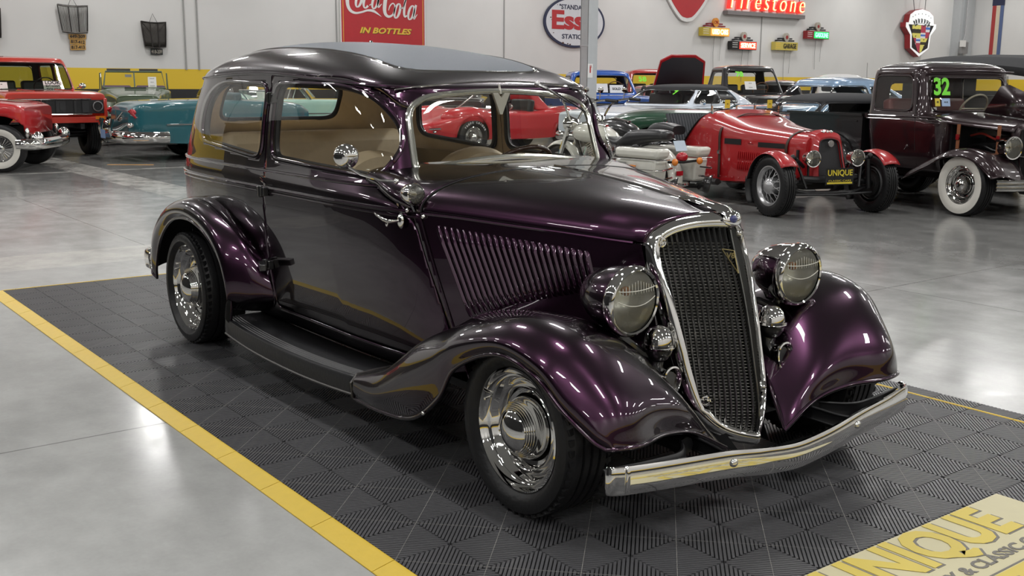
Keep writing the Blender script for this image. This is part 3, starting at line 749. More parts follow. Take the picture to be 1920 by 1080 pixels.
    # small V badge on the right half of the grille
    for s in (-1,):
        b = [( .0, .838), (.032, .844), (.002, .765)]; mb = MB()
        pts = [Vector((gx(y, z)+.010, s*(y+.006), z)) for y, z in b]
        mb.tube([pts[2], pts[0]], .0022, 6); mb.tube([pts[0], pts[1]], .002, 6); mb.tube([pts[1], pts[2]], .002, 6); o = mb.build('v_badge', pm('old_brass', (.35, .29, .14), .3, 1), car)
        mb = MB(); M = frame(Vector((gx(.016, .82)+.014, -.020, .822)), (.6, .8, 0), (0, 0, 1)); add_text(mb, 'V8', M, .026, .002, bold=.0006); mb.build('badge_lettering', MATS['old_brass'], car)
    # ---- front fenders: control rows run across from outer lip to hood side
    ff = [  # lip, side, crown, inner, valley, root
        [(.440, .812, .172), (.440, .826, .215), (.440, .812, .258), (.440, .74, .268), (.440, .65, .270), (.440, .56, .270)],
        [(.66, .828, .180), (.66, .845, .25), (.65, .806, .325), (.65, .72, .345), (.65, .63, .345), (.65, .54, .335)],
        [(.90, .834, .215), (.88, .848, .36), (.86, .790, .462), (.86, .70, .485), (.86, .60, .455), (.86, .50, .40)],
        [(1.075, .836, .330), (1.05, .848, .46), (1.04, .780, .545), (1.04, .68, .570), (1.04, .56, .525), (1.05, .44, .43)],
        [(1.18, .836, .462), (1.19, .846, .545), (1.20, .772, .618), (1.20, .66, .640), (1.21, .51, .575), (1.22, .36, .45)],
        [(1.40, .834, .555), (1.42, .842, .605), (1.43, .765, .664), (1.43, .64, .666), (1.42, .47, .615), (1.42, .27, .450)],
        [(1.58, .822, .525), (1.60, .825, .572), (1.605, .745, .632), (1.595, .62, .632), (1.57, .43, .568), (1.54, .235, .400)],
        [(1.68, .798, .440), (1.70, .793, .485), (1.715, .708, .550), (1.695, .57, .552), (1.67, .38, .480), (1.63, .20, .330)],
        [(1.765, .755, .362), (1.79, .745, .395), (1.808, .66, .438), (1.772, .50, .430), (1.745, .33, .378), (1.70, .175, .262)],
        [(1.803, .728, .335), (1.828, .700, .338), (1.832, .61, .333), (1.785, .46, .324), (1.762, .31, .292), (1.758, .15, .208)]]
    A = np.array(ff); A = cm(cm(A, 10, 0), 9, 1)
    rf = [  # rear fender rows from the running board up over and down to the tail
        [(-.80, .800, .230), (-.80, .822, .27), (-.80, .80, .305), (-.76, .73, .300), (-.72, .62, .290)],
        [(-.755, .812, .36), (-.745, .838, .39), (-.72, .818, .41), (-.66, .745, .40), (-.60, .655, .385)],
        [(-.83, .822, .53), (-.80, .848, .56), (-.765, .83, .59), (-.72, .755, .62), (-.69, .670, .57)],
        [(-.98, .828, .645), (-.96, .852, .68), (-.94, .835, .725), (-.93, .76, .745), (-.93, .682, .715)],
        [(-1.22, .828, .700), (-1.22, .852, .735), (-1.22, .832, .785), (-1.22, .76, .805), (-1.22, .688, .800)],
        [(-1.48, .824, .665), (-1.50, .846, .70), (-1.52, .822, .74), (-1.53, .75, .762), (-1.53, .66, .765)],
        [(-1.70, .812, .535), (-1.74, .832, .57), (-1.77, .805, .61), (-1.78, .72, .64), (-1.78, .60, .64)],
        [(-1.82, .798, .380), (-1.87, .812, .42), (-1.91, .78, .46), (-1.92, .69, .48), (-1.93, .55, .48)],
        [(-1.865, .785, .300), (-1.925, .79, .325), (-1.97, .75, .35), (-1.99, .66, .37), (-2.0, .50, .36)]]
    B = np.array(rf); B = cm(cm(B, 10, 0), 9, 1)
    for nm, G, lastrow in (('front_fender', A, True), ('rear_fender', B, True)):
        for s in (-1, 1):
            g = G.copy(); g[:, :, 1] *= s; mb = MB(); mb.surf(g[:, ::-1] if s < 0 else g)
            # rolled bead round the free edge
            edge = list(g[:, 0])+list(g[-1, 1:]); mb.tube(edge, .008, 8)
            mb.build(nm, PURPLE, car, angle=60, thick=.005, inner=DARK, outc=(1.35 if nm[0] == 'f' else -1.3, s*.55, .25))
            if nm == 'rear_fender':
                mb = MB(); mb.tube(list(g[4:, -1]), .008, 8); mb.build('fender_welt', PURPLE, car)
    for s in (-1, 1):
        mb = MB(); mb.ball((1.0, s*.848, .262), .008); mb.build('fender_bolt', CHROME, car)
    # inner aprons under the bonnet and dark underbody
    mb = MB()
    for s in (-1, 1):
        mb.add([(.75, s*.45, .2), (1.60, s*.20, .2), (1.55, s*.20, .50), (.75, s*.45, .60)], [(0, 1, 2, 3)])
        mb.add([(1.45, s*.21, .56), (1.75, s*.08, .185), (1.62, s*.14, .16), (1.35, s*.3, .3)], [(0, 1, 2, 3)])
    mb.box((-.6, 0, .27), (2.9, 1.10, .03)); mb.box((.9, 0, .24), (1.4, .62, .05)); mb.box((-1.6, 0, .36), (.75, 1.1, .2)); mb.box((1.0, 0, .40), (.9, .44, .30))
    mb.cyl((1.4225, -.62, .27), (1.4225, .62, .27), .03); mb.cyl((-1.4225, -.62, .31), (-1.4225, .62, .31), .045)
    mb.tube([(1.75, -.33, .25), (1.3, -.30, .24), (.2, -.35, .24), (-1.0, -.35, .27), (-1.6, -.3, .34)], .03, 8); mb.tube([(1.75, .33, .25), (1.3, .30, .24), (.2, .35, .24), (-1.0, .35, .27), (-1.6, .3, .34)], .03, 8)
    mb.build('chassis', BLACK, car)
    # ---- running boards
    rbm = pm('running_board_rubber', (.012, .0125, .014), .40, bump=(70, .10))
    for s in (-1, 1):
        prof = [(-.23, .254), (-.10, .254)]+[v for k in range(4) for v in ((-.065+k*.013, .253-k*.0015), (-.062+k*.013, .2495-k*.0015), (-.059+k*.013, .2495-k*.0015), (-.056+k*.013, .253-k*.0015))]+[(-.009, .2475), (-.003, .246), (.000, .240), (.003, .21), (.003, .178), (-.002, .172), (-.02, .172)]
        g = []
        for x in np.linspace(-.845, .438, 34):
            o = .808+.030*(1-((x+.2)/.64)**2); zz = .012*abs((x+.2)/.64)**2.5
            k = 1+.0*x
            g.append([(x, s*(o+dy), z+zz-.0) for dy, z in prof])
        g = np.array(g); g[:, 0, 1] = s*.60
        mb = MB(); mb.surf(g); mb.build('running_board', rbm, car, angle=25, thick=.004)
        mb = MB(); e = [(p[0], p[1]+s*.003, p[2]) for p in g[:, -2]]; mb.tube(e, .006, 6); mb.build('running_board_trim', pm('worn_trim', (.11, .105, .10), .3, .8), car)
        mb = MB(); mb.tube([(.442, s*v[1], v[2]+.002) for v in [(0, .61, .272), (0, .72, .270), (0, .80, .264), (0, .826, .235), (0, .82, .175)]], .006, 6); mb.build('fender_joint_trim', MATS['worn_trim'], car)
    # ---- wheels
    for s in (-1, 1):
        wheel_mesh(car, .283, .195, .203, 'smoothie', s, (1.4225, s*(.765-.0725), .300), name='front_wheel')
        wheel_mesh(car, .296, .235, .226, 'smoothie', s, (-1.4225, s*(.765-.087), .313), name='rear_wheel')
    # ---- headlamps, cowl-mounted lamps and horns
    lens = lens_mat()
    for s in (-1, 1):
        q = bpy.data.objects.new('headlamp', None); COL.objects.link(q); q.parent = car; q.location = (1.572, s*.418, .703); q.rotation_euler = (0, R(2), R(-3*s)); q['label'] = 'headlamp with fluted round lens and chrome rim'
        mb = MB(); mb.lathe([(.113, 0), (.112, -.03), (.106, -.075), (.092, -.125), (.068, -.17), (.04, -.198), (.001, -.212)], 'x', n=40); mb.build('lamp_shell', PURPLE if s < 0 else CHROME, q)
        mb = MB(); mb.lathe([(.100, .016), (.105, .020), (.112, .016), (.118, .002), (.118, -.012), (.113, -.02)], 'x', n=48); mb.build('rim', CHROME, q)
        mb = MB(); mb.lathe([(.101, .010), (.085, .017), (.06, .023), (.03, .0265), (.001, .028)], 'x', n=40); mb.build('lens', lens, q)
        mb = MB(); mb.lathe([(.101, .004), (.09, -.02), (.06, -.06), (.03, -.078), (.001, -.085)], 'x', n=40); mb.build('reflector', pm('lamp_reflector', (.88, .88, .84), .28, .55), q)
        mb = MB(); mb.ball((-.03, 0, .028), (.02, .016, .016)); mb.build('bulb', AMBER, q)
        mb = MB()
        for z0, sag in ((.045, -.006), (.012, -.022)):
            mb.tube([(.0275-.9*(y*y+z0*z0)*1.1, y, z0+sag*(1-(y/.085)**2)) for y in np.linspace(-.085, .085, 13)], .0016, 5)
        for k in range(13):
            y = -.078+k*.013; mb.tube([(.0265-1.0*(y*y+z*z), y, z) for z in (.030, .05, .072-abs(y)*.3)], .0011, 4)
        mb.build('lens_flutes', pm('moulded_glass', (.75, .74, .66), .15), q, weld=False)
        mb = MB(); mb.tube([(-.08, 0, -.10), (-.09, s*-.01, -.15), (-.12, s*-.03, -.19)], .018, 10); mb.build('stalk', GBLK, q)
        # lamp bar from the hood side
        mb = MB(); mb.tube([(1.50, s*.405, .565), (1.47, s*.33, .60), (1.44, s*.25, .60)], .014, 8); mb.build('lamp_bar', GBLK, car)
        h = bpy.data.objects.new('horn', None); COL.objects.link(h); h.parent = car; h.location = (1.567, s*.287, .545)
        mb = MB(); mb.lathe([(.056, -.002), (.058, -.008), (.054, -.014), (.05, -.014)], 'z', n=32); mb.lathe([(.001, .062), (.014, .060), (.03, .052), (.042, .038), (.049, .018), (.051, .004), (.057, .002), (.058, -.006)], 'z', n=32); mb.build('dome', CHROME, h)
        mb = MB(); mb.lathe([(.050, -.012), (.046, -.03), (.034, -.05), (.022, -.06), (.001, -.064)], 'z', n=24); mb.tube([(-.01, 0, -.05), (-.012, 0, -.085), (.01, 0, -.115), (.04, 0, -.12), (.06, 0, -.118)], [.03, .028, .026, .028, .034], 12); mb.build('horn_body', GBLK, h)
        # shield-shaped mouth
        o_ = [(math.cos(t), math.sin(t)) for t in np.linspace(0, 2*PI, 33)[:-1]]
        sh = [(.036*c*(1+.18*sn), .046*sn*(1 if sn > 0 else 1.15)+.0) for c, sn in o_]
        rows = []
        for k, x in ((.72, .045), (1.0, .060), (1.12, .066), (1.12, .072), (1.0, .074), (.86, .066), (.80, .052), (.78, .03)):
            rows.append([(x, y*k, z*k-.115) for y, z in sh])
        mb = MB(); mb.surf(np.array(rows), cv=True); mb.build('horn_mouth', CHROME, h)
        mb = MB(); mb.add([(.046, y*.79, z*.79-.115) for y, z in sh], [tuple(range(32))]); mb.build('horn_mesh', pm('horn_gauze', (.14, .13, .11), .5, .6, bump=(400, .5)), h)
        mb = MB(); mb.tube([(1.50, s*.40, .575), (1.54, s*.34, .515), (1.555, s*.29, .49)], .015, 8); mb.tube([(1.5, s*.42, .60), (1.44, s*.42, .60), (1.42, s*.40, .66)], .012, 8); mb.build('horn_bracket', GBLK, car)
    # ---- bumpers
    def bar(P, h, t=.012, n=90):
        P = resample(cm(np.array(P), 10, 0), n); rows = []
        for i in range(n):
            a_ = P[max(0, i-1)]; b_ = P[min(n-1, i+1)]; tt = (b_-a_)[:2]; tt /= np.linalg.norm(tt)+1e-9; nn = np.array((tt[1], -tt[0])); hh = h/2
            row = []
            for dn, dz in ((-t, -hh*.94), (-.0, -hh), (.004, -hh*.8), (.008, -hh*.35), (.008, hh*.35), (.004, hh*.8), (0, hh), (-t, hh*.94)):
                row.append((P[i][0]+nn[0]*dn, P[i][1]+nn[1]*dn, P[i][2]+dz))
            rows.append(row)
        return np.array(rows)
    bp = [(1.830, -.748, .252), (1.846, -.738, .252), (1.864, -.705, .252), (1.893, -.56, .248), (1.925, -.34, .240), (1.935, -.20, .222), (1.935, -.09, .208), (1.935, 0, .202), (1.935, .09, .208), (1.935, .20, .222), (1.925, .34, .240), (1.893, .56, .248), (1.860, .715, .252), (1.835, .752, .252), (1.806, .760, .252)]
    g = bar([p for p in bp[2:-2]], .088); mb = MB(); mb.surf(g); 
    for gg in (bar(bp[12:15], .088, n=20), bar(bp[0:3], .088, n=20)): mb.surf(gg)
    mb.build('front_bumper', CHROME, car, angle=50, thick=.006)
    for s in (-1, 1):
        mb = MB(); mb.ball((1.936, s*.315, .245), (.010, .016, .014)); mb.build('bumper_bolt', CHROME, car)
        mb = MB(); Pp = [(1.805, s*.735, .25), (1.83, s*.55, .25), (1.82, s*.42, .25), (1.68, s*.33, .25), (1.4, s*.30, .25)]
        mb.surf(bar(Pp, .055, .008, 40)); mb.surf(bar([(1.915, s*.315, .245), (1.86, s*.30, .245), (1.75, s*.29, .25), (1.5, s*.29, .25)], .05, .008, 30)); mb.build('bumper_iron', BLACK, car, thick=.006)
    rb = [(-2.10, -.74, .36), (-2.24, -.72, .36), (-2.31, -.62, .355), (-2.345, -.3, .35), (-2.35, 0, .35), (-2.345, .3, .35), (-2.31, .62, .355), (-2.24, .72, .36), (-2.10, .74, .36)]
    mb = MB(); mb.surf(bar(rb[::-1], .10)); mb.build('rear_bumper', CHROME, car, angle=50, thick=.006)
    for s in (-1, 1):
        mb = MB(); mb.lathe([(.001, -.03), (.035, -.025), (.04, 0), (.001, .004)], 'x', (-1.93, s*.62, .60), 20); o = mb.build('tail_lamp_shell', CHROME, car)
    # ---- door furniture
    for s in (-1, 1):
        for x, z in ((-.552, 1.312), (-.562, .893), (-.575, .55)):
            y = hero_side(x, z)*1.0 if z < 1.2 else hero_side(x, z)
            mb = MB(); mb.box((x-.018, s*(y+.012), z), (.03, .03, .042)); mb.box((x+.018, s*(y+.010), z), (.028, .026, .04)); mb.cyl((x, s*(y+.022), z-.026), (x, s*(y+.022), z+.026), .012, n=12)
            if z < .6: mb.box((x+.02, s*(y+.05), z-.002), (.12, .03, .03), Matrix.Rotation(s*.35, 3, 'Z')); 
            mb.build('door_hinge', GBLK, car, bevel=.003)
        y = hero_side(.55, .88); q = Vector((.555, s*y, .872))
        mb = MB(); mb.lathe([(.001, .014), (.012, .012), (.02, .006), (.023, 0)], 'y', q+Vector((0, s*.001, 0)), 24, sx=.8, sy=1.35, rot=Matrix.Rotation(PI if s < 0 else 0, 3, 'Z'))
        mb.tube([q, q+Vector((-.004, s*.03, 0)), q+Vector((-.02, s*.045, -.002)), q+Vector((-.05, s*.047, .002)), q+Vector((-.085, s*.045, .010)), q+Vector((-.115, s*.042, .014)), q+Vector((-.125, s*.042, .020))], [.007, .008, .009, .0095, .0075, .006, .005], 10, flat=.8)
        mb.ball(q+Vector((-.03, s*.045, -.012)), (.008, .006, .012)); mb.build('door_handle', CHROME, car)
        if s > 0: continue
        # cowl lamp and its screws, right side
        c = Vector((.652, s*.668, .982)); mb = MB(); mb.lathe([(.034, .030), (.038, .028), (.042, .018), (.041, 0), (.034, -.03), (.02, -.055), (.001, -.065)], 'x', c, 32); mb.tube([c+Vector((0, 0, -.03)), c+Vector((-.01, s*-.02, -.06))], .012, 8); o = mb.build('cowl_lamp', CHROME, car)
        mb = MB(); mb.lathe([(.036, .026), (.028, .034), (.014, .039), (.001, .040)], 'x', c, 28); mb.build('lens', lens, o)
        for dx, dz in ((-.055, -.035), (.022, -.052)): mb = MB(); mb.ball((.652+dx, s*(hero_side(.652+dx, .94)+.006), .94+dz+.01), (.010, .009, .010)); mb.build('cowl_screw', CHROME, car)
    # door mirror, right side only
    ms = bpy.data.objects.new('door_mirror', None); COL.objects.link(ms); ms.parent = car
    mb = MB(); c = Vector((.395, -.80, 1.110)); rt = Matrix.Rotation(R(-28), 3, 'Z'); mb.lathe([(.001, .026), (.02, .024), (.038, .014), (.046, .002), (.048, -.006), (.047, -.012), (.001, -.012)], 'x', c, 32, rot=rt); mb.build('mirror_shell', CHROME, ms)
    mb = MB(); mb.tube([(.41, -.805, 1.09), (.425, -.802, 1.07), (.45, -.77, 1.045), (.49, -.71, 1.022), (.52, -.655, 1.018)], .0055, 8); mb.ball((.52, -.655, 1.018), .011); mb.build('mirror_arm', CHROME, ms)
    # wiper hanging from the header
    mb = MB(); mb.tube([(.325, .165, 1.385), (.345, .175, 1.378), (.36, .20, 1.365)], .009, 8); mb.ball((.335, .168, 1.384), .013)
    mb.tube([(.36, .20, 1.365), (.365, .26, 1.335), (.372, .33, 1.30)], [.007, .005, .004], 8); mb.build('wiper_arm', pm('brushed_steel', (.55, .55, .55), .25, 1), car)
    mb = MB(); mb.tube([(.378, .235, 1.350), (.392, .40, 1.262)], .0035, 6); mb.build('wiper_blade', BLACK, car)
    # header strip above the windscreen
    mb = MB(); mb.tube([(.318-.06*abs(t)**3, t*.5, 1.393-.035*t*t) for t in np.linspace(-1, 1, 24)], .004, 6); mb.build('header_trim', CHROME, car)
    # ---- interior
    def cushion(nm, rows, mat=TAN, par=car):
        mb = MB(); mb.surf(cm(cm(np.array(rows, float), 5, 0), 5, 1)); return mb.build(nm, mat, par, thick=.03)
    mb = MB(); mb.box((-.6, 0, .30), (2.3, 1.2, .02)); mb.build('cabin_floor', pm('carpet', (.03, .02, .018), .95), car)
    for s in (-1, 1):   # front seats, rounded backs
        st = bpy.data.objects.new('front_seat', None); COL.objects.link(st); st.parent = car; c = s*.29
        g = []
        for t in np.linspace(0, PI, 25):
            y = c-.275*math.cos(t)*(1 if abs(math.cos(t)) < .9 else 1); z = .62+.46*math.sin(t)**.55
            g.append([(-.30, y, z*1.0), (-.27, c+(y-c)*1.0, z), (-.20, c+(y-c)*.93, .62+(z-.62)*.95), (-.205, c+(y-c)*.5, .62+(z-.62)*.6), (-.21, c, .62)])
        G = np.array(g); mb = MB(); mb.surf(G); gb_ = [[(-.30, p[0][1], p[0][2]), (-.36, c+(p[0][1]-c)*.95, .62+(p[0][2]-.62)*.97), (-.375, c+(p[0][1]-c)*.5, .62+(p[0][2]-.62)*.6), (-.38, c, .62)] for p in g]
        mb.surf(np.array(gb_)); mb.box((-.29, c, .60), (.14, .53, .12)); mb.build('seat_back', TAN, st)
        mb = MB(); mb.box((-.02, c, .52), (.54, .53, .16)); mb.build('seat_cushion', TAN, st, bevel=.05)
        mb = MB()
        for k in range(-2, 3): mb.tube([(-.205, c+k*.09, .62), (-.192, c+k*.085, .80), (-.22, c+k*.07, 1.02-abs(k)*.02)], .004, 6)
        mb.build('seat_piping', pm('tan_piping', (.34, .26, .16), .5), st)
    st = bpy.data.objects.new('rear_seat', None); COL.objects.link(st); st.parent = car
    mb = MB(); mb.box((-1.42, 0, .84), (.20, 1.14, .56), Matrix.Rotation(-.12, 3, 'Y')); mb.build('seat_back', TAN, st, bevel=.07)
    mb = MB(); mb.box((-1.20, 0, .55), (.55, 1.10, .18)); mb.build('seat_cushion', TAN, st, bevel=.06)
    mb = MB(); mb.box((-1.68, 0, 1.08), (.4, 1.0, .02)); mb.build('parcel_shelf', TAN, car)
    trim = pm('tan_trim_panel', (.38, .31, .20), .6)
    for s in (-1, 1):
        mb = MB(); mb.surf(np.array([[(x, s*(hero_side(x, z)-.045), z) for z in np.linspace(.32, 1.005, 8)] for x in np.linspace(-1.45, .36, 20)])); mb.build('side_trim', trim, car)
        mb = MB(); mb.box((.385, s*.30, .97), (.10, .50, .10)); 
        mb.build('dash', pm('wood_dash', (.055, .022, .015), .25, 0, .6), car, bevel=.02)
    sw = MB(); c = Vector((.02, .29, .985)); rt = Matrix.Rotation(R(-40), 3, 'Y'); P = [c+rt@Vector((.18*math.cos(t), .18*math.sin(t), 0)) for t in np.linspace(0, 2*PI, 41)]
    ring_tube(sw, P[:-1], .011, 10)
    for a_ in (0, 120, 240): sw.cyl(c, c+rt@Vector((.17*math.cos(R(a_+30)), .17*math.sin(R(a_+30)), 0)), .007, n=8)
    sw.cyl(c, c+Vector((.32, 0, -.20)), .018, n=10); sw.build('steering_wheel', MATS['wood_dash'], car)
    mb = MB(); mb.prism([(-.045, 1.345), (-.018, 1.345), (0, 1.325), (.018, 1.345), (.045, 1.345), (.006, 1.255), (-.006, 1.255)], .292, .304, 'x'); mb.tube([(.298, 0, 1.34), (.285, 0, 1.38)], .005, 6); mb.build('rear_view_mirror', pm('mirror_back', (.62, .60, .54), .3, .5), car)
    return car
def lens_mat():
    m = bpy.data.materials.new('fluted_lens'); m.use_nodes = True; nt = m.node_tree; nt.nodes.clear(); L = nt.links; Nn = nt.nodes.new
    o = Nn('ShaderNodeOutputMaterial'); mx = Nn('ShaderNodeMixShader'); t = Nn('ShaderNodeBsdfTransparent'); t.inputs[0].default_value = (.86, .86, .80, 1)
    g = Nn('ShaderNodeBsdfGlossy'); g.inputs['Roughness'].default_value = .06; g.inputs[0].default_value = (.9, .9, .86, 1)
    d = Nn('ShaderNodeBsdfDiffuse'); d.inputs[0].default_value = (.62, .60, .53, 1); m1 = Nn('ShaderNodeMixShader'); m1.inputs[0].default_value = .10
    f = Nn('ShaderNodeFresnel'); f.inputs[0].default_value = 1.9; tc = Nn('ShaderNodeTexCoord'); w = Nn('ShaderNodeTexWave'); w.bands_direction = 'Y'; w.inputs['Scale'].default_value = 60; w.inputs['Distortion'].default_value = .4
    L.new(tc.outputs['Object'], w.inputs[0]); bp = Nn('ShaderNodeBump'); bp.inputs['Strength'].default_value = .5; bp.inputs['Distance'].default_value = .004; L.new(w.outputs['Fac'], bp.inputs['Height'])
    for s in (g, d): L.new(bp.outputs[0], s.inputs['Normal'])
    L.new(t.outputs[0], m1.inputs[1]); L.new(d.outputs[0], m1.inputs[2]); L.new(f.outputs[0], mx.inputs[0]); L.new(m1.outputs[0], mx.inputs[1]); L.new(g.outputs[0], mx.inputs[2]); L.new(mx.outputs[0], o.inputs[0])
    MATS['fluted_lens'] = m; return m
HERO = build_hero()
# ================================================================ builders for the other cars
def hull_rows(st, n=18, sub=8, flare=.97):
    rows = []
    for (x, W, zb, zs, zt, m) in st:
        r = [(x, -W*.80, zb-.005), (x, -W*flare, zb+.02), (x, -W, zb+(zs-zb)*.45), (x, -W*.992, zs-.02*(zs-zb))]
        q = [(x, -W*.985*math.cos(t)**(2/m), zs+(zt-zs)*math.sin(t)**(2/m)) for t in np.linspace(.12, PI/2, n)]
        r += q; rows.append(r+[(a_, -b_, c_) for a_, b_, c_ in r[::-1][1:]])
    G = np.array(rows); G = cm(G, sub, 0)
    # densify the sides so that wheel openings cut cleanly
    out = []
    for row in G:
        d = []
        for i in range(len(row)-1):
            k = 6 if (i in (1, 2) or i in (len(row)-3, len(row)-4)) else (2 if i in (3, len(row)-5) else 1)
            for j in range(k): d.append(row[i]+(row[i+1]-row[i])*j/k)
        d.append(row[-1]); out.append(d)
    return np.array(out)
def hull(par, st, mat, arches=(), nm='body', sub=8, arch_z=None, cuts=(), thick=.02, lip=True):
    G = hull_rows(st, sub=sub); V = G.reshape(-1, 3); F = grid_faces(*G.shape[:2])
    cw = st[len(st)//2][1]*.45
    for (ax_, az, r) in arches:
        for s in (-1, 1): V, F, _ = cut(V, F, circ(ax_, az, r, 48), (0, 2), lambda C, s=s: (C[:, 1]*s > cw) & (C[:, 2] < az+r+.05))
    for (poly, ax, sel) in cuts: V, F, _ = cut(V, F, poly, ax, sel)
    nv = G.shape[1]; F = list(F); F.append(tuple(range(nv))[::-1]); n0 = (G.shape[0]-1)*nv; F.append(tuple(range(n0, n0+nv)))
    mb = MB(); mb.add(V, F); xm = st[len(st)//2][0]
    o = mb.build(nm, mat, par, angle=42, thick=thick, inner=DARK, outc=(xm, 0, (st[0][2]+st[0][4])/2))
    if lip:
        for (ax_, az, r) in arches:
            for s in (-1, 1):
                W_ = interp(ax_, [(a[0], a[1]) for a in sorted(st)]); P = [(x, s*W_*.995, z) for x, z in circ(ax_, az, r, 24, -8, 188)]
    return o
def underbody(par, x0, x1, w, z0, z1):
    mb = MB(); mb.box(((x0+x1)/2, 0, (z0+z1)/2), (x1-x0, w, z1-z0)); mb.build('underbody', DARK, par)
def cabin(par, lv, zt, mat, side=(), ws=None, rw=None, nf=7, nr=6, nm='roof', crown=2.2, glass=None, trim=CHROME, cell=.03, inner=None, roof_mat=None, roof_z=None, trim_r=.010):
    """greenhouse from stacked plan outlines. lv: (z, xf, xr, halfwidth)"""
    glass = glass or GLASS; zz = np.arange(lv[0][0], lv[-1][0]+1e-6, cell); rows = []
    def ring(z):
        xf, xr, w = (interp(z, lv, k) for k in (1, 2, 3)); xc = (xf+xr)/2; P = []
        for th in np.linspace(0, PI/2, 60): P.append((xc+(xf-xc)*math.cos(th)**(2/nf), -w*math.sin(th)**(2/nf)))
        for th in np.linspace(PI/2, 0, 60)[1:]: P.append((xc+(xr-xc)*math.cos(th)**(2/nr), -w*math.sin(th)**(2/nr)))
        P = resample(P, 110); return np.vstack([P, np.stack([P[::-1][1:-1, 0], -P[::-1][1:-1, 1]], 1)]), xc
    for z in zz: P, xc = ring(z); rows.append([(x, y, z) for x, y in P])
    P, xc = ring(zz[-1])
    for t in np.linspace(0, 1, 14)[1:]:
        s = math.cos(t*PI/2) if t < 1 else .01; rows.append([(xc+(x-xc)*s, y*s, zz[-1]+(zt-zz[-1])*(1-s**crown)**(1/crown)) for x, y in P])
    G = np.array(rows); V = G.reshape(-1, 3); F = grid_faces(G.shape[0], G.shape[1], False, True); panes = []
    w = lv[0][3]; xm = (lv[0][1]+lv[0][2])/2
    for poly in side:
        for s in (-1, 1): V, F, Fi = cut(V, F, poly, (0, 2), lambda C, s=s: C[:, 1]*s > w*.55); panes.append(('side_glass', V, Fi))
    if ws is not None:
        for p_ in (ws if isinstance(ws, list) else [ws]): V, F, Fi = cut(V, F, p_, (1, 2), lambda C: C[:, 0] > xm); panes.append(('windscreen', V, Fi))
    if rw is not None: V, F, Fi = cut(V, F, rw, (1, 2), lambda C: C[:, 0] < xm); panes.append(('rear_glass', V, Fi))
    Ft = []
    if roof_mat is not None:
        C = np.array([V[list(f)].mean(0) for f in F]); k = C[:, 2] > roof_z; Ft = [f for f, q in zip(F, k) if q]; F = [f for f, q in zip(F, k) if not q]
    def pn(n_, V_, F_, m_, thick=.02, off=0):
        if not F_: return None
        ids = sorted(set(i for f in F_ for i in f)); mp = {i: k for k, i in enumerate(ids)}; N = vnorm(V_, F_); mb = MB(); mb.add(V_[ids]+N[ids]*off, [tuple(mp[i] for i in f) for f in F_])
        return mb.build(n_, m_, par, angle=60, thick=thick, inner=inner or DARK if thick else None, outc=(xm, 0, lv[0][0]))
    pn(nm, V, F, mat)
    if Ft: pn('vinyl_roof', V, Ft, roof_mat)
    for n_, V_, F_ in panes:
        pn(n_, V_, F_, glass, None, .0)
        for L in loops_pts(V_, F_, 70): mb = MB(); ring_tube(mb, L, trim_r, 6); mb.build('window_trim', trim, par)
def wheels(par, fx, rx, track, r, w, rim, style, white=0, rr=None, names=('front_wheel', 'rear_wheel'), steer=0):
    for s in (-1, 1):
        wheel_mesh(par, r, w, rim, style, s, (fx, s*(track/2), r), steer, names[0], .5, white)
        wheel_mesh(par, rr or r, w, rim, style, s, (rx, s*(track/2), rr or r), 0, names[1], .5, white)
def tube(par, nm, P, r, mat, n=8, **k): mb = MB(); mb.tube(P, r, n, **k); return mb.build(nm, mat, par)
def box(par, nm, c, d, mat, rot=None, bevel=None, taper=1.): mb = MB(); mb.box(c, d, rot, taper=taper); return mb.build(nm, mat, par, bevel=bevel)
def lamp(par, nm, c, r, depth=.06, shell=CHROME, dirx=1, lens=None):
    mb = MB(); c = Vector(c); mb.lathe([(.001, -depth*dirx), (r*.7, -depth*.8*dirx), (r, -.01*dirx), (r*1.06, 0), (r*1.04, .012*dirx), (r*.93, .010*dirx)], 'x', c, 24); o = mb.build(nm, shell, par)
    mb = MB(); mb.lathe([(r*.94, .006*dirx), (r*.6, .016*dirx), (.001, .02*dirx)], 'x', c, 24); mb.build('lens', lens or MATS['fluted_lens'], o); return o
def card(par, nm, c, w, h, yaw=0, tilt=0, lines=(), mat=WHITE, ink=None, sz=.05):
    """a printed card facing local +x"""
    M = Matrix.Translation(c) @ Matrix.Rotation(R(yaw), 4, 'Z') @ Matrix.Rotation(R(tilt), 4, 'Y'); mb = MB()
    mb.add([M@Vector((dx, y*w/2, z*h/2)) for dx in (-.003, 0) for y, z in ((-1, -1), (1, -1), (1, 1), (-1, 1))], [(3, 2, 1, 0), (4, 5, 6, 7), (0, 1, 5, 4), (1, 2, 6, 5), (2, 3, 7, 6), (3, 0, 4, 7)])
    o = mb.build(nm, mat, par); 
    for k, t in enumerate(lines):
        t = t if isinstance(t, tuple) else (t, sz); mb = MB(); z = h/2-h*(k+.5)/len(lines)
        add_text(mb, t[0], M @ frame((.003, 0, z), (0, 1, 0), (0, 0, 1)), t[1], .001, bold=t[1]*.03, width=None if len(t) < 3 else t[2]); mb.build('print', ink or BLACK, o, angle=20)
    return o
def seats(par, x, w, z, mat, n=2, h=.5):
    for s in ((-1, 1) if n == 2 else (0,)):
        mb = MB(); mb.box((x, s*w*.27, z), (.16, w*(.46 if n == 2 else .95), h), Matrix.Rotation(-.15, 3, 'Y')); mb.box((x+.3, s*w*.27, z-h*.45), (.5, w*(.46 if n == 2 else .95), .14)); mb.build('seat', mat, par, bevel=.04)
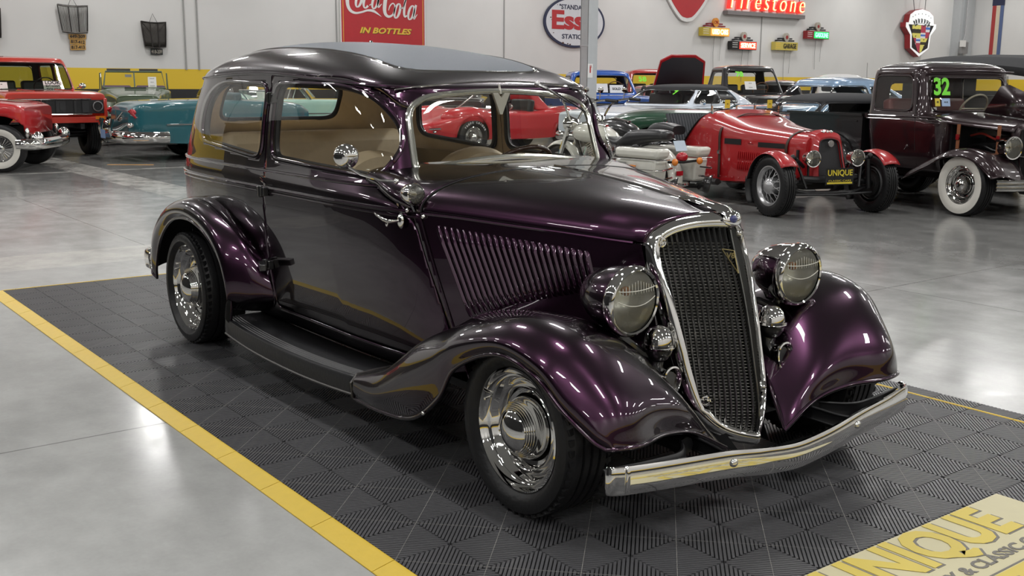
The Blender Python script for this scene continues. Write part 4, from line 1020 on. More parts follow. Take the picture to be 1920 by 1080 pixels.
def steer(par, c, r=.19, mat=BLACK, tilt=-60):
    mb = MB(); c = Vector(c); rt = Matrix.Rotation(R(tilt), 3, 'Y'); ring_tube(mb, [c+rt@Vector((r*math.cos(t), r*math.sin(t), 0)) for t in np.linspace(0, 2*PI, 29)[:-1]], .012, 6)
    for a_ in (0, 180): mb.cyl(c, c+rt@Vector((r*math.cos(R(a_+90)), r*math.sin(R(a_+90)), 0)), .008, n=6)
    mb.build('steering_wheel', mat, par)
def number(par, txt, c, h, xa, mat, za=(0, 0, 1), width=None):
    mb = MB(); add_text(mb, txt, frame(c, xa, za), h, .004, bold=h*.035, width=width); return mb.build('windscreen_number', mat, par, angle=20)
NEON = pm('green_window_paint', (.25, .95, .06), .5)
PLATE_Y = pm('plate_yellow', (.75, .60, .05), .45)
def unique_plate(par, c, w=.31, yaw=0):
    o = card(par, 'dealer_plate', c, w, w*.50, yaw, 0, (), BLACK); M = Matrix.Translation(c) @ Matrix.Rotation(R(yaw), 4, 'Z')
    mb = MB(); add_text(mb, 'UNIQUE', M @ frame((.004, 0, w*.10), (0, 1, 0), (0, 0, 1)), w*.24, .001, bold=w*.004, width=w*.88); add_text(mb, 'CLASSIC CARS', M @ frame((.004, 0, -w*.13), (0, 1, 0), (0, 0, 1)), w*.07, .001, width=w*.8); mb.build('print', PLATE_Y, o, angle=20)
    mb = MB(); P = [M@Vector((.004, y*w*.45, z)) for y, z in ((-1, -.05*w-w*.12), (1, -.05*w-w*.12), (1, -.05*w-w*.17), (-1, -.05*w-w*.17))]; mb.add(P, [(0, 1, 2, 3)]); mb.build('yellow_strip', PLATE_Y, o)
    return o
def place(par_fn, *a, **k): return par_fn(*a, **k)
def generic(nm, label, loc, rz, col, st, arches, wh, cab=None, metal=.0, bumpers=True, mat=None, under=None, group=None):
    t = thing(nm, label, 'car', loc, rz, group); m = mat or paint(nm+'_paint', col, metal); hull(t, st, m, arches)
    xs = [s[0] for s in st]; zb = min(s[2] for s in st); wmax = max(s[1] for s in st)
    underbody(t, min(xs)+.35, max(xs)-.35, wmax*1.25, zb+.03, zb+.32); wheels(t, *wh)
    if cab: cabin(t, **cab, mat=m) if 'mat' not in cab else cabin(t, **cab)
    if bumpers:
        for s, x in ((1, max(xs)), (-1, min(xs))):
            P = [(x-s*.30, -wmax*.98, zb+.18), (x-s*.05, -wmax*.93, zb+.18), (x+s*.06, -wmax*.6, zb+.18), (x+s*.09, 0, zb+.18), (x+s*.06, wmax*.6, zb+.18), (x-s*.05, wmax*.93, zb+.18), (x-s*.30, wmax*.98, zb+.18)]
            mb = MB(); mb.tube(cm(np.array(P), 5, 0), .065, 10, flat=1.2, up=(0, 0, 1)); mb.build('bumper', CHROME, t)
    return t, m
def beltline(par, st, z, mat=CHROME, r=.012, x0=None, x1=None):
    for s in (-1, 1):
        xs = np.linspace(x0 if x0 is not None else st[0][0]+.1, x1 if x1 is not None else st[-1][0]-.1, 24); S = sorted(st)
        tube(par, 'side_trim', [(x, s*(interp(x, [(a[0], a[1]) for a in S])+.004), z if not callable(z) else z(x)) for x in xs], r, mat, 6)
# ---------------------------------------------------------------- left background
def build_truck_red():
    t = thing('off_road_truck', 'orange-red off-road truck with missing grille, card behind windscreen', 'truck', (-16.9, 2.38, 0), 2)
    m = paint('orange_red_paint', (.55, .035, .018))
    st = [(-3.2, .80, .62, 1.05, 1.10, 6), (-3.1, .86, .60, 1.10, 1.14, 6), (-1.2, .88, .60, 1.12, 1.16, 6), (-.85, .88, .60, 1.12, 1.19, 5), (.3, .87, .62, 1.10, 1.18, 5), (.60, .865, .63, 1.08, 1.16, 5), (.68, .86, .64, 1.07, 1.13, 5)]
    hull(t, st, m, [(0, .42, .47), (-2.35, .42, .47)], cuts=[])
    wheels(t, 0, -2.4, 1.50, .385, .26, .20, 'steel')
    underbody(t, -3.0, .35, 1.0, .52, .70)
    # open front: black engine bay in a red surround
    mb = MB(); mb.box((.70, .0, .90), (.02, 1.64, .24)); mb.build('engine_bay', pm('engine_bay_black', (.008, .008, .009), .6), t)
    for y, w, h in ((-.45, .12, .21), (-.18, .05, .21), (.05, .17, .21), (.30, .04, .21), (.48, .12, .21), (.08, .10, .14)):
        box(t, 'radiator_support', (.715 if h > .2 else .722, y, .90), (.02, w, h), pm('dark_grey_metal', (.03, .03, .032), .5, .3))
    for z, n_ in ((1.035, 'upper_chrome_bar'), (.765, 'lower_chrome_bar')): tube(t, n_, [(.735, -.72, z), (.735, .58, z)], .014, CHROME)
    tube(t, 'hood_latch_rod', [(.73, -.28, .77), (.73, -.28, 1.03)], .007, CHROME)
    for s in (-1, 1):
        mb = MB(); c = Vector((.715, s*.70, .905)); ring_tube(mb, [c+Vector((.015, .085*math.cos(a_), .085*math.sin(a_))) for a_ in np.linspace(0, 2*PI, 25)[:-1]], .012, 6); mb.lathe([(.05, .0), (.03, -.03), (.001, -.03)], 'x', c, 20); mb.build('headlamp_bucket', STEEL, t)
        box(t, 'turn_signal', (.715, s*.735, .70), (.03, .18, .06), AMBER); box(t, 'signal_surround', (.71, s*.735, .665), (.03, .19, .015), CHROME)
    mb = MB(); mb.box((.70, 0, .665), (.05, 1.68, .11)); mb.box((.70, .84, .88), (.05, .06, .34)); mb.box((.70, -.84, .88), (.05, .06, .34)); mb.build('front_surround', m, t, bevel=.01)
    mb = MB()
    for s in (-1, 1): mb.box((.30, s*.40, .55), (.9, .07, .09)); mb.tube([(.0, s*.70, .40), (0.05, s*.35, .46)], .05, 8); mb.tube([(0, s*.62, .50), (.0, s*.55, .80)], .035, 8)
    mb.cyl((0, -.7, .37), (0, .7, .37), .045); mb.ball((0, .25, .37), (.14, .13, .13)); mb.tube([(.25, -.6, .42), (.25, .6, .44)], .018, 8); mb.box((.2, 0, .62), (.5, .9, .18)); mb.build('front_axle', BLACK, t)
    cabin(t, [(1.12, -.62, -3.05, .83), (1.2, -.68, -3.04, .82), (1.70, -.98, -2.98, .74), (1.76, -1.02, -2.95, .70)], 1.82, m, side=[rpoly([(-1.05, 1.2), (-1.22, 1.66), (-2.0, 1.66), (-2.0, 1.2)], .06), rpoly([(-2.1, 1.2), (-2.1, 1.66), (-2.85, 1.66), (-2.9, 1.2)], .06)],
          ws=rpoly([(-.74, 1.19), (.74, 1.19), (.66, 1.685), (-.66, 1.685)], .07), rw=rpoly([(-.66, 1.2), (.66, 1.2), (.62, 1.65), (-.62, 1.65)], .05), nf=9, nr=9, glass=glassmat('tinted_glass', (.62, .68, .62)), trim=BLACK)
    card(t, 'notice_card', (-.72, .36, 1.255), .34, .20, 0, -20, [('LOOK', .10), ("BUT DON'T", .05), ('TOUCH', .07)]); card(t, 'notice_card', (-.70, -.60, 1.24), .3, .18, 0, -20, [('= = = =', .04), ('= = =', .04)])
    steer(t, (-1.15, .33, 1.25)); seats(t, -1.7, 1.4, 1.1, BLACK)
    for s in (-1, 1): mb = MB(); mb.ball((-.80, s*.93, 1.26), (.05, .07, .055)); mb.tube([(-.78, s*.82, 1.22), (-.80, s*.90, 1.25)], .01, 6); mb.build('door_mirror', CHROME, t)
    for s in (-.33, .33): tube(t, 'hood_ridge', [(-.5, s, 1.196), (.55, s, 1.172)], .012, m, 6)
build_truck_red()
def build_red_coupe():
    st = [(-3.9, .62, .38, .70, .76, 4), (-3.7, .82, .34, .80, .88, 4), (-2.6, .90, .34, .86, 1.0, 4), (-1.2, .90, .34, .90, 1.06, 4), (-.3, .90, .36, .94, 1.08, 4), (.22, .89, .40, .95, 1.04, 4), (.38, .86, .50, .93, 1.0, 4), (.44, .80, .56, .90, .97, 4)]
    t, m = generic('finned_coupe', 'bright red 1950s car corner with wide whitewall tyre at the left edge', (-14.23, 1.17, 0), 62, (.55, .008, .012), st, [(.1, .40, .44), (-2.85, .40, .44)], (.1, -2.85, 1.74, .355, .20, .195, 'finned', .62),
        dict(lv=[(.98, -.9, -3.0, .78), (1.38, -1.5, -2.7, .62)], zt=1.44, side=[rpoly([(-1.3, 1.03), (-1.6, 1.34), (-2.5, 1.34), (-2.7, 1.03)], .05)], ws=rpoly([(-.7, 1.03), (.7, 1.03), (.58, 1.35), (-.58, 1.35)], .05), roof_mat=WHITE, roof_z=1.39), bumpers=False)
    for s in (-1, 1):
        mb = MB(); mb.tube(cm(np.array([(.34, s*.93, .42), (.46, s*.93, .42), (.58, s*.86, .42), (.66, s*.60, .42), (.70, 0, .42)]), 6, 0), .075, 12, flat=1.15, up=(0, 0, 1)); mb.ball((.60, s*.80, .50), (.10, .12, .11)); mb.ball((.48, s*.86, .58), (.035, .05, .09)); mb.build('bumper', CHROME, t)
        tube(t, 'side_trim', [(-2.5, s*.91, .66), (-.3, s*.912, .665), (.16, s*.90, .668)], .014, CHROME)
build_red_coupe()
def build_teal():
    st = [(-1.30, .55, .48, .80, .86, 3.5), (-1.22, .70, .38, .88, .95, 3.5), (-1.0, .80, .32, .94, 1.02, 3.5), (-.4, .86, .28, .96, 1.05, 3.5), (.5, .88, .27, .96, 1.06, 3.5), (1.0, .88, .27, .95, 1.04, 3.5), (1.7, .80, .32, .90, 1.0, 3.5), (2.0, .6, .4, .8, .88, 3.5)]
    t, m = generic('teal_convertible', 'teal 1950s convertible seen from its chrome-bumpered tail', (-15.08, 4.45, 0), 88, (.004, .115, .145), st, [(0, .20, .36)], (1.45, 0, 1.30, .34, .19, .19, 'finned', .3), bumpers=False)
    MBb = MB(); MBb.tube(cm(np.array([(-.75, -.93, .42), (-1.15, -.90, .42), (-1.42, -.62, .42), (-1.48, 0, .42), (-1.42, .62, .42), (-1.15, .90, .42), (-.75, .93, .42)]), 6, 0), .085, 12, flat=1.25, up=(0, 0, 1)); MBb.build('rear_bumper', CHROME, t)
    for s in (-1, 1):
        tube(t, 'bumper_guard', [(-1.50, s*.32, .38), (-1.56, s*.32, .55), (-1.52, s*.32, .72)], [.045, .035, .04], CHROME)
        mb = MB(); mb.ball((-1.24, s*.66, .84), (.06, .05, .05)); mb.tube([(-1.30, s*.66, .88), (-1.22, s*.70, .74)], [.05, .012], 8); mb.build('tail_lamp', REDLENS, t)
        tube(t, 'tail_lamp_trim', [(-1.30, s*.66, .80), (-1.15, s*.72, .74)], .016, CHROME); tube(t, 'side_trim', [(-.75, s*.855, .63), (.35, s*.885, .635)], .013, CHROME)
        mb = MB(); mb.ball((-1.32, s*.72, .62), (.06, .05, .05)); mb.build('reflector', CHROME, t)
    mb = MB(); mb.ball((-1.30, 0, .72), (.03, .16, .06)); mb.tube([(-1.30, -.22, .84), (-1.35, 0, .70), (-1.30, .22, .84)], .014, 8); mb.build('boot_emblem', CHROME, t)
    card(t, 'number_plate', (-1.60, 0, .46), .30, .15, 180, 0, (), pm('plate_blue', (.2, .3, .5), .5)); seats(t, .6, 1.6, .92, pm('dark_teal_leather', (.01, .06, .08), .5), 1)
    tube(t, 'windscreen_frame', [(1.35, -.72, 1.0), (1.15, -.66, 1.2), (1.15, .66, 1.2), (1.35, .72, 1.0)], .016, CHROME)
    mb = MB(); mb.add([(1.35, -.72, 1.0), (1.15, -.66, 1.2), (1.15, .66, 1.2), (1.35, .72, 1.0)], [(0, 1, 2, 3)]); mb.build('windscreen', GLASS, t)
    tube(t, 'exhaust_tip', [(-1.2, .45, .30), (-1.52, .45, .28)], .035, CHROME)
build_teal()
def screen_frame(t, xb, zb, wb, xt, zt, wt, mat, r=.022, split=True, glass=GLASS):
    P = [(xb, -wb, zb), (xt, -wt, zt), (xt, wt, zt), (xb, wb, zb)]; tube(t, 'windscreen_frame', P+[P[0]], r, mat)
    if split: tube(t, 'windscreen_post', [(xb, 0, zb), (xt, 0, zt)], r*.7, mat)
    mb = MB(); mb.add(P, [(0, 1, 2, 3)]); mb.build('windscreen', glass, t)
def build_phaeton():
    t = thing('field_phaeton', 'olive green open phaeton with split windscreen behind the teal car', 'car', (-20.2, 5.1, 0), -16)
    m = paint('olive_paint', (.10, .14, .085), 0, .4)
    st = [(-2.5, .70, .5, 1.0, 1.04, 5), (-2.2, .80, .45, 1.05, 1.1, 5), (-.9, .80, .45, 1.1, 1.14, 5), (-.2, .76, .45, 1.05, 1.2, 4), (.2, .60, .45, .98, 1.16, 4), (1.1, .46, .45, .92, 1.08, 4), (1.2, .42, .5, .9, 1.02, 4)]
    hull(t, st, m); wheels(t, .75, -1.75, 1.4, .36, .16, .21, 'steel'); underbody(t, -2.6, .9, .9, .38, .55)
    screen_frame(t, -.35, 1.20, .66, -.55, 1.56, .60, m); box(t, 'wind_deflector', (-.56, -.32, 1.60), (.02, .50, .05), pm('smoke_plastic', (.06, .06, .06), .3)); box(t, 'wind_deflector', (-.56, .32, 1.60), (.02, .40, .05), MATS['smoke_plastic'])
    box(t, 'cowl_vent', (-.10, 0, 1.205), (.12, .45, .03), pm('dark_olive', (.02, .03, .02), .5)); card(t, 'notice_card', (-.40, .38, 1.33), .18, .25, 0, -15, ['= = = =', '= = =', '= = = ='], sz=.03)
    for s in (-1, 1):
        tube(t, 'side_window_frame', [(-.45, s*.70, 1.15), (-.50, s*.70, 1.53), (-.75, s*.72, 1.53), (-.80, s*.74, 1.15), (-.45, s*.70, 1.15)], .012, m)
        mb = MB(); mb.surf(cm(np.array([[(x, s*.45, z), (x, s*.62, z+.02), (x, s*.80, z-.08)] for x, z in ((.1, .55), (.35, .82), (.75, .90), (1.1, .82), (1.25, .6))]), 5, 0)); mb.build('front_fender', m, t, thick=.01)
    seats(t, -1.2, 1.4, 1.0, pm('purple_tweed', (.12, .07, .12), .8)); box(t, 'mirror', (-.53, -.12, 1.47), (.02, .14, .06), STEEL)
build_phaeton()
def build_beetle():
    st = [(-1.9, .45, .4, .6, .72, 2.6), (-1.6, .66, .34, .75, .95, 2.6), (-.9, .76, .32, .85, 1.0, 2.6), (.6, .76, .32, .85, 1.0, 2.6), (1.2, .64, .34, .8, .96, 2.4), (1.75, .5, .4, .66, .78, 2.4), (1.9, .3, .45, .6, .65, 2.4)]
    t, m = generic('rounded_sedan', 'black round-roofed sedan half hidden behind the purple sedan tail', (-20.3, 7.6, 0), 8, (.008, .008, .009), st, [(1.15, .32, .36), (-1.2, .32, .36)], (1.15, -1.2, 1.32, .31, .15, .19, 'steel'),
        dict(lv=[(.95, .75, -1.35, .70), (1.1, .62, -1.2, .68), (1.34, .38, -.85, .58)], zt=1.50, side=[rpoly([(.42, 1.0), (.25, 1.33), (-.55, 1.33), (-.95, 1.02)], .08)], ws=rpoly([(-.52, 1.02), (.52, 1.02), (.46, 1.30), (-.46, 1.30)], .07), rw=rpoly([(-.4, 1.08), (.4, 1.08), (.36, 1.3), (-.36, 1.3)], .1), nf=4, nr=3))
build_beetle()
def build_mint():
    st = [(-2.5, .70, .40, .84, .9, 4), (-2.3, .82, .33, .92, .98, 4), (-1.0, .88, .28, .96, 1.02, 4), (.6, .88, .27, .98, 1.03, 4), (1.7, .86, .28, .97, 1.02, 4), (2.05, .80, .34, .94, .98, 4), (2.12, .7, .45, .85, .92, 4)]
    t, m = generic('mint_convertible', 'pale mint 1950s convertible seen through the purple sedan side windows', (-16.65, 6.8, 0), 60, (.42, .68, .58), st, [(1.35, .34, .40), (-1.5, .34, .40)], (1.35, -1.5, 1.5, .335, .19, .19, 'finned', .6))
    screen_frame(t, .75, 1.03, .74, .45, 1.42, .66, CHROME, .022, False); seats(t, -.2, 1.5, .95, paint('cream_vinyl_seat', (.75, .75, .68)), 1)
    for s in (-1, 1): tube(t, 'side_trim', [(-2.3, s*.86, .72), (0, s*.89, .74), (2.2, s*.84, .76)], .014, CHROME); tube(t, 'vent_window', [(.70, s*.76, 1.03), (.42, s*.70, 1.38), (.30, s*.76, 1.03)], .012, CHROME)
    mb = MB(); mb.surf(cm(np.array([[(-.4, y, 1.0), (-.7, y, 1.10), (-1.1, y, 1.12), (-1.35, y, 1.02)] for y in (-.75, -.4, 0, .4, .75)]), 4, 1)); mb.build('top_boot', pm('mint_boot', (.5, .66, .58), .6), t, thick=.03)
build_mint()
# ---------------------------------------------------------------- seen through the windscreen
def build_vette():
    t = thing('red_sports_car', 'red sports car with raised-letter tyres seen through the purple sedan windscreen', 'car', (-13.75, 10.35, 0), -88)
    m = paint('sports_red', (.58, .012, .02))
    st = [(-2.1, .60, .40, .72, .80, 4), (-2.0, .76, .36, .78, .86, 4), (-1.25, .88, .30, .78, .90, 3), (-.5, .80, .26, .74, .84, 3), (.2, .78, .26, .72, .84, 3), (.8, .82, .27, .72, .86, 3), (1.25, .87, .30, .72, .88, 3), (1.8, .82, .34, .62, .74, 3), (2.25, .70, .38, .54, .62, 3), (2.35, .5, .42, .5, .55, 3)]
    hull(t, st, m, [(1.24, .34, .40), (-1.25, .34, .40)]); wheels(t, 1.24, -1.25, 1.50, .34, .22, .20, 'smoothie'); underbody(t, -1.9, 1.9, 1.1, .26, .5)
    for s in (-1, 1):
        for x in (1.25, -1.25): mb = MB(); mb.ball((x, s*.62, .72), (.62, .24, .20)); mb.build('fender_bulge', m, t)
        mb = MB()
        for k, ch in enumerate('RADIAL SPORT'):
            a_ = R(150-k*10)
            for x in (1.24, -1.25):
                M = frame((x+s*0+math.cos(a_)*.285, s*.864, .34+math.sin(a_)*.285), (math.sin(a_)*s if s < 0 else math.sin(a_), 0, -math.cos(a_)*(s if s < 0 else 1)), (math.cos(a_), 0, math.sin(a_)))
                M = frame((x+math.cos(a_)*.285, s*.866, .34+math.sin(a_)*.285), (-math.sin(a_)*s, 0, math.cos(a_)*s), (math.cos(a_), 0, math.sin(a_))); add_text(mb, ch, M, .05, .002, bold=.002)
        mb.build('tyre_lettering', WHITE, t, angle=20)
        tube(t, 'front_bumper', [(2.38, s*.10, .50), (2.30, s*.62, .50), (2.02, s*.84, .52)], .022, CHROME)
        lamp(t, 'side_lamp', (2.15, s*.80, .46), .02)
    card(t, 'number_plate', (2.40, 0, .40), .30, .16, 0, 0, (), pm('plate_cream', (.7, .68, .5), .5))
    screen_frame(t, .55, .86, .66, .05, 1.22, .54, CHROME, .022, False); seats(t, -.35, 1.3, .80, BLACK); cabin(t, [(.84, -.5, -1.0, .60), (1.18, -.42, -.62, .50)], 1.24, m, rw=rpoly([(-.35, .95), (.35, .95), (.32, 1.15), (-.32, 1.15)], .04)); lamp(t, 'door_mirror', (.35, .82, .92), .06)
build_vette()
def build_black_sedan_far():
    st = [(-2.3, .7, .4, .85, .92, 4), (-2.1, .85, .34, .92, 1.0, 4), (0, .9, .3, .96, 1.04, 4), (1.9, .86, .32, .92, 1.02, 4), (2.3, .78, .36, .88, .94, 4)]
    t, m = generic('black_cruiser', 'black 1950s car with a yellow dealer plate behind the red sports car', (-19.4, 13.1, 0), -37, (.008, .008, .01), st, [(1.5, .34, .4), (-1.4, .34, .4)], (1.5, -1.4, 1.5, .34, .2, .19, 'steel', .5),
        dict(lv=[(1.0, .8, -1.5, .76), (1.4, .3, -1.1, .62)], zt=1.5, side=[rpoly([(.5, 1.06), (.25, 1.36), (-1.0, 1.36), (-1.2, 1.06)], .06)], ws=rpoly([(-.66, 1.06), (.66, 1.06), (.56, 1.36), (-.56, 1.36)], .07)))
    unique_plate(t, (2.48, 0, .52), .40); tube(t, 'grille_bar', [(2.34, -.6, .72), (2.40, 0, .72), (2.34, .6, .72)], .03, CHROME); tube(t, 'grille_bar', [(2.34, -.6, .82), (2.38, 0, .82), (2.34, .6, .82)], .02, CHROME)
build_black_sedan_far()
# ---------------------------------------------------------------- right background
def build_roadster():
    """low red special: slab body, long louvred hood, cycle fenders, wire wheels"""
    t = thing('red_roadster', 'red low-slung vintage roadster with riveted body and yellow dealer plate', 'car', (-3.15, 6.95, 0), -16.4)
    m = paint('roadster_red', (.42, .010, .014)); rim = pm('dull_red_leather', (.10, .01, .01), .5)
    # x forward from the front axle; tub, cowl and hood as one shape
    st = [(-2.90, .30, .42, .72, .86, 3.5), (-2.80, .46, .33, .78, .95, 3.5), (-2.5, .55, .25, .82, 1.0, 3.5), (-2.2, .58, .24, .84, 1.0, 4), (-1.85, .58, .24, .88, 1.04, 3.5), (-1.62, .57, .24, .90, 1.09, 3.0), (-1.42, .53, .24, .87, 1.055, 2.6), (-1.0, .45, .26, .81, .955, 2.5), (-.5, .34, .30, .765, .90, 2.5), (-.18, .27, .36, .74, .87, 2.5), (-.05, .235, .40, .73, .86, 2.6)]
    cock = rpoly([(-2.72, .42), (-1.65, .42), (-1.65, -.42), (-2.72, -.42)], .12); dip = rpoly([(-2.70, .66), (-2.42, .60), (-2.12, .63), (-1.68, 1.02), (-1.8, 1.3), (-2.8, 1.3), (-2.72, .95)], [.14, .14, .14, .05, 0, 0, .1])
    hull(t, st, m, cuts=[(cock, (0, 1), lambda C: C[:, 2] > .8), (dip, (0, 2), lambda C: C[:, 1] < -.25), (dip, (0, 2), lambda C: C[:, 1] > .25)])
    # cockpit: black pleated bench visible through the cut-down sides
    mb = MB(); mb.box((-2.2, 0, .36), (1.1, .96, .06)); mb.box((-2.3, 0, .48), (.5, .94, .12)); 
    for k in range(24):
        y = -.46+k*.04; mb.tube([(-2.30, y, .54), (-2.55, y, .66), (-2.66, y, .90), (-2.72, y, 1.0)], .021, 6)
    mb.build('pleated_seat', pm('grey_black_leather', (.030, .034, .042), .38), t)
    for s in (-1, 1):
        mb = MB(); mb.surf(np.array([[(x, s*(.50 if x < -2.5 else .53), z) for z in np.linspace(.36, z1, 5)] for x, z1 in ((-2.7, .80), (-2.6, .66), (-2.42, .61), (-2.12, .64), (-1.75, .95))])); mb.build('cockpit_lining', pm('lining_red', (.30, .01, .012), .5), t)
        tube(t, 'cockpit_edging', cm(np.array([(-2.72, s*.50, .92), (-2.66, s*.53, .70), (-2.42, s*.57, .605), (-2.12, s*.583, .64), (-1.88, s*.578, .84), (-1.70, s*.54, 1.0), (-1.64, s*.30, 1.09)]), 6, 0), .013, BLACK)
        # louvre banks, belt stripe, rivets, straps
        mb = MB()
        for z in (.42, .535):
            for k in range(26):
                x = -1.02+k*.031; y = interp(x, [(a[0], a[1]) for a in st])*1.0
                mb.tube([(x, s*(y+.004), z), (x+.006, s*(y+.009), z+.045), (x+.006, s*(y+.004), z+.09)], .007, 5)
        mb.build('louvres', m, t, weld=False)
        mb = MB(); mb.surf(np.array([[(x, s*(interp(x, [(a[0], a[1]) for a in st])*.998+.004), z) for z in np.linspace(za, zb_, 3)] for x, za, zb_ in [(x, .70-.0*x, .765) for x in np.linspace(-1.25, -.98, 5)]]))
        mb.surf(np.array([[(x, s*(interp(x, [(a[0], a[1]) for a in st])*.998+.005), z) for z in np.linspace(.69, .745, 3)] for x in np.linspace(-.72, -.33, 7)])); mb.build('side_stripe', BLACK, t)
        mb = MB(); M = frame((-.85, s*(interp(-.85, [(a[0], a[1]) for a in st])+.008), .725), (1, s*.22, -.02) if s < 0 else (-1, .22, .02), (0, 0, 1)); add_text(mb, '~~~~~~', M, .07, .002, shear=.4); mb.build('script_lettering', pm('dark_red_ink', (.15, .005, .01), .4), t, angle=20)
        mb = MB()
        for k in range(20): x = -2.6+k*.07; y = interp(x, [(a[0], a[1]) for a in st]); mb.ball((x, s*(y-.0), .47), .007, 6, 4)
        for k in range(14): x = -1.7+k*.1; y = interp(x, [(a[0], a[1]) for a in st]); mb.ball((x, s*(y-.0), .32), .007, 6, 4)
        for k in range(11): mb.ball((-1.55+.0*k, s*.555, .30+k*.05), .007, 6, 4); mb.ball((-2.25, s*.58, .28+k*.028), .007, 6, 4)
        mb.build('rivets', pm('rivet_heads', (.55, .15, .15), .3, .6), t, weld=False)
        for x in (-1.32, -.30):
            S_ = [(a[0], a[1]) for a in st]; y = interp(x, S_)+.012; zt = interp(x, [(a[0], a[3]) for a in st]); z2 = interp(x, [(a[0], a[4]) for a in st])
            P = [(x, s*y, .30 if x < -1 else .50), (x, s*y, .55), (x, s*y, zt-.02), (x+.01, s*y*.82, zt+.085), (x+.01, s*y*.4, z2+.010), (x+.01, 0, z2+.014)]
            tube(t, 'hood_strap', cm(np.array(P), 4, 0), .022, pm('brown_leather_strap', (.05, .022, .015), .5), 8, flat=.3, up=(1, 0, 0)) if False else None
            mb = MB(); C_ = cm(np.array(P), 5, 0); mb.surf(np.array([[(p[0]-.02, p[1], p[2]), (p[0]+.02, p[1], p[2])] for p in C_])); mb.build('hood_strap', pm('brown_leather_strap', (.05, .022, .015), .5), t, thick=.008)
            box(t, 'strap_buckle', (x, s*(y+.008), .60), (.05, .012, .045), CHROME)
        # cycle fenders, springs, brake gear
        g = []
        for a_ in np.linspace(R(38), R(172), 22): g.append([(math.cos(a_)*(.375-.02*abs(q)), s*(.655+q*.11), .325+math.sin(a_)*(.375-.03*q*q)) for q in (-1, -.6, 0, .6, 1)])
        mb = MB(); mb.surf(np.array(g)); mb.build('cycle_fender', m, t, thick=.006, outc=(0, s*.65, .3), inner=BLACK)
        g = []
        for a_ in np.linspace(R(168), R(215), 8): g.append([(math.cos(a_)*.375, s*(.655+q*.11), .325+math.sin(a_)*.375) for q in (-1, 1)])
        mb = MB(); mb.surf(np.array(g)); mb.build('fender_flap', BLACK, t, thick=.006)
        mb = MB(); mb.tube([(0.02, s*.60, .33), (.05, s*.40, .36), (.04, s*.20, .36)], .028, 8); mb.tube([(.08, s*.52, .28), (.10, s*.47, .60)], .03, 10); mb.tube([(.10, s*.47, .62), (.02, s*.30, .52)], .02, 8); mb.tube([(.06, s*.42, .58), (.14, s*.34, .30)], .016, 8); mb.tube([(.0, s*.56, .22), (.03, s*.25, .24)], .02, 8)
        mb.tube([(-.10, s*.63, .50), (-.02, s*.66, .69)], .008, 6); mb.ball((.10, s*.50, .63), .03); mb.build('suspension', BLACK, t)
        lamp(t, 'headlamp', (.16, s*.285, .615), .088, .14); tube(t, 'lamp_stalk', [(.08, s*.285, .54), (.08, s*.28, .42)], .014, BLACK)
        tube(t, 'aero_screen', [(-1.62, s*.30-.17, 1.08), (-1.64, s*.30-.16, 1.15), (-1.65, s*.30-.10, 1.21), (-1.65, s*.30+.10, 1.21), (-1.64, s*.30+.16, 1.15), (-1.62, s*.30+.17, 1.08), (-1.62, s*.30-.17, 1.10)], .006, BLACK)
        mb = MB(); mb.add([(-1.625, s*.30-.165, 1.08), (-1.64, s*.30-.155, 1.15), (-1.65, s*.30-.10, 1.205), (-1.65, s*.30+.10, 1.205), (-1.64, s*.30+.155, 1.15), (-1.625, s*.30+.165, 1.08)], [tuple(range(6))]); mb.build('aero_glass', GLASS, t)
        for q in (-.17, .17): mb = MB(); mb.box((-1.60, s*.30+q, 1.06), (.05, .012, .14), taper=.5); mb.build('screen_bracket', CHROME, t)
        card(t, 'sticker', (-1.62, s*.30+.05, 1.15), .07, .10, 0, 0, [('=', .03)], PLATE_Y)
    tube(t, 'front_axle', [(.03, -.58, .30), (.10, -.3, .245), (.12, 0, .245), (.10, .3, .245), (.03, .58, .30)], .022, BLACK); tube(t, 'tie_rod', [(.16, -.50, .24), (.19, 0, .23), (.16, .50, .24)], .014, BLACK)
    tube(t, 'cross_tube', [(.06, -.36, .40), (.12, -.2, .39), (.12, .2, .39), (.06, .36, .40)], .035, BLACK)
    # radiator nose
    ol = [(-.155, .43), (-.145, .60), (-.125, .76), (-.09, .80), (0, .815), (.09, .80), (.125, .76), (.145, .60), (.155, .43), (0, .42)]; ol = resample(cm(np.array(ol+ol[:1]), 5, 0), 60, False)[:-1]
    def sc(k, x, dz=0): c = np.array((0, .60)); return [(x, *(c+(p-c)*k+np.array((0, dz)))) for p in ol]
    nx = lambda P: [(p[0]-.18*(p[2]-.4), p[1], p[2]) for p in P]
    mb = MB(); mb.surf(np.array([sc(1.44, -.10), nx(sc(1.42, .0)), nx(sc(1.36, .08)), nx(sc(1.12, .115)), nx(sc(1.0, .105)), nx(sc(.97, .06))]), cv=True); mb.build('radiator_surround', m, t)
    mb = MB(); mb.add(nx(sc(.985, .082)), [tuple(range(len(ol)))]); mb.build('radiator_mesh', pm('radiator_gauze', (.015, .015, .017), .6, bump=(300, .4)), t)
    tube(t, 'radiator_edging', nx(sc(1.0, .108))+[nx(sc(1.0, .108))[0]], .006, BLACK); mb = MB(); mb.lathe([(.001, .01), (.035, .008), (.038, 0)], 'x', (.112-.045, 0, .765), 20); mb.build('radiator_badge', STEEL, t)
    mb = MB()
    for k in range(3): mb.ball((-.02, -.05+k*.05, .885), (.03, .022, .018))
    mb.build('radiator_mascot', CHROME, t); box(t, 'side_vent', (-.14, -.268, .62), (.03, .02, .14), BLACK)
    unique_plate(t, (.25, 0, .43), .36); underbody(t, -2.8, -.1, .4, .26, .34)
    tube(t, 'exhaust_pipe', [(-1.2, -.60, .26), (-2.2, -.60, .24), (-2.7, -.50, .26)], .04, BLACK)
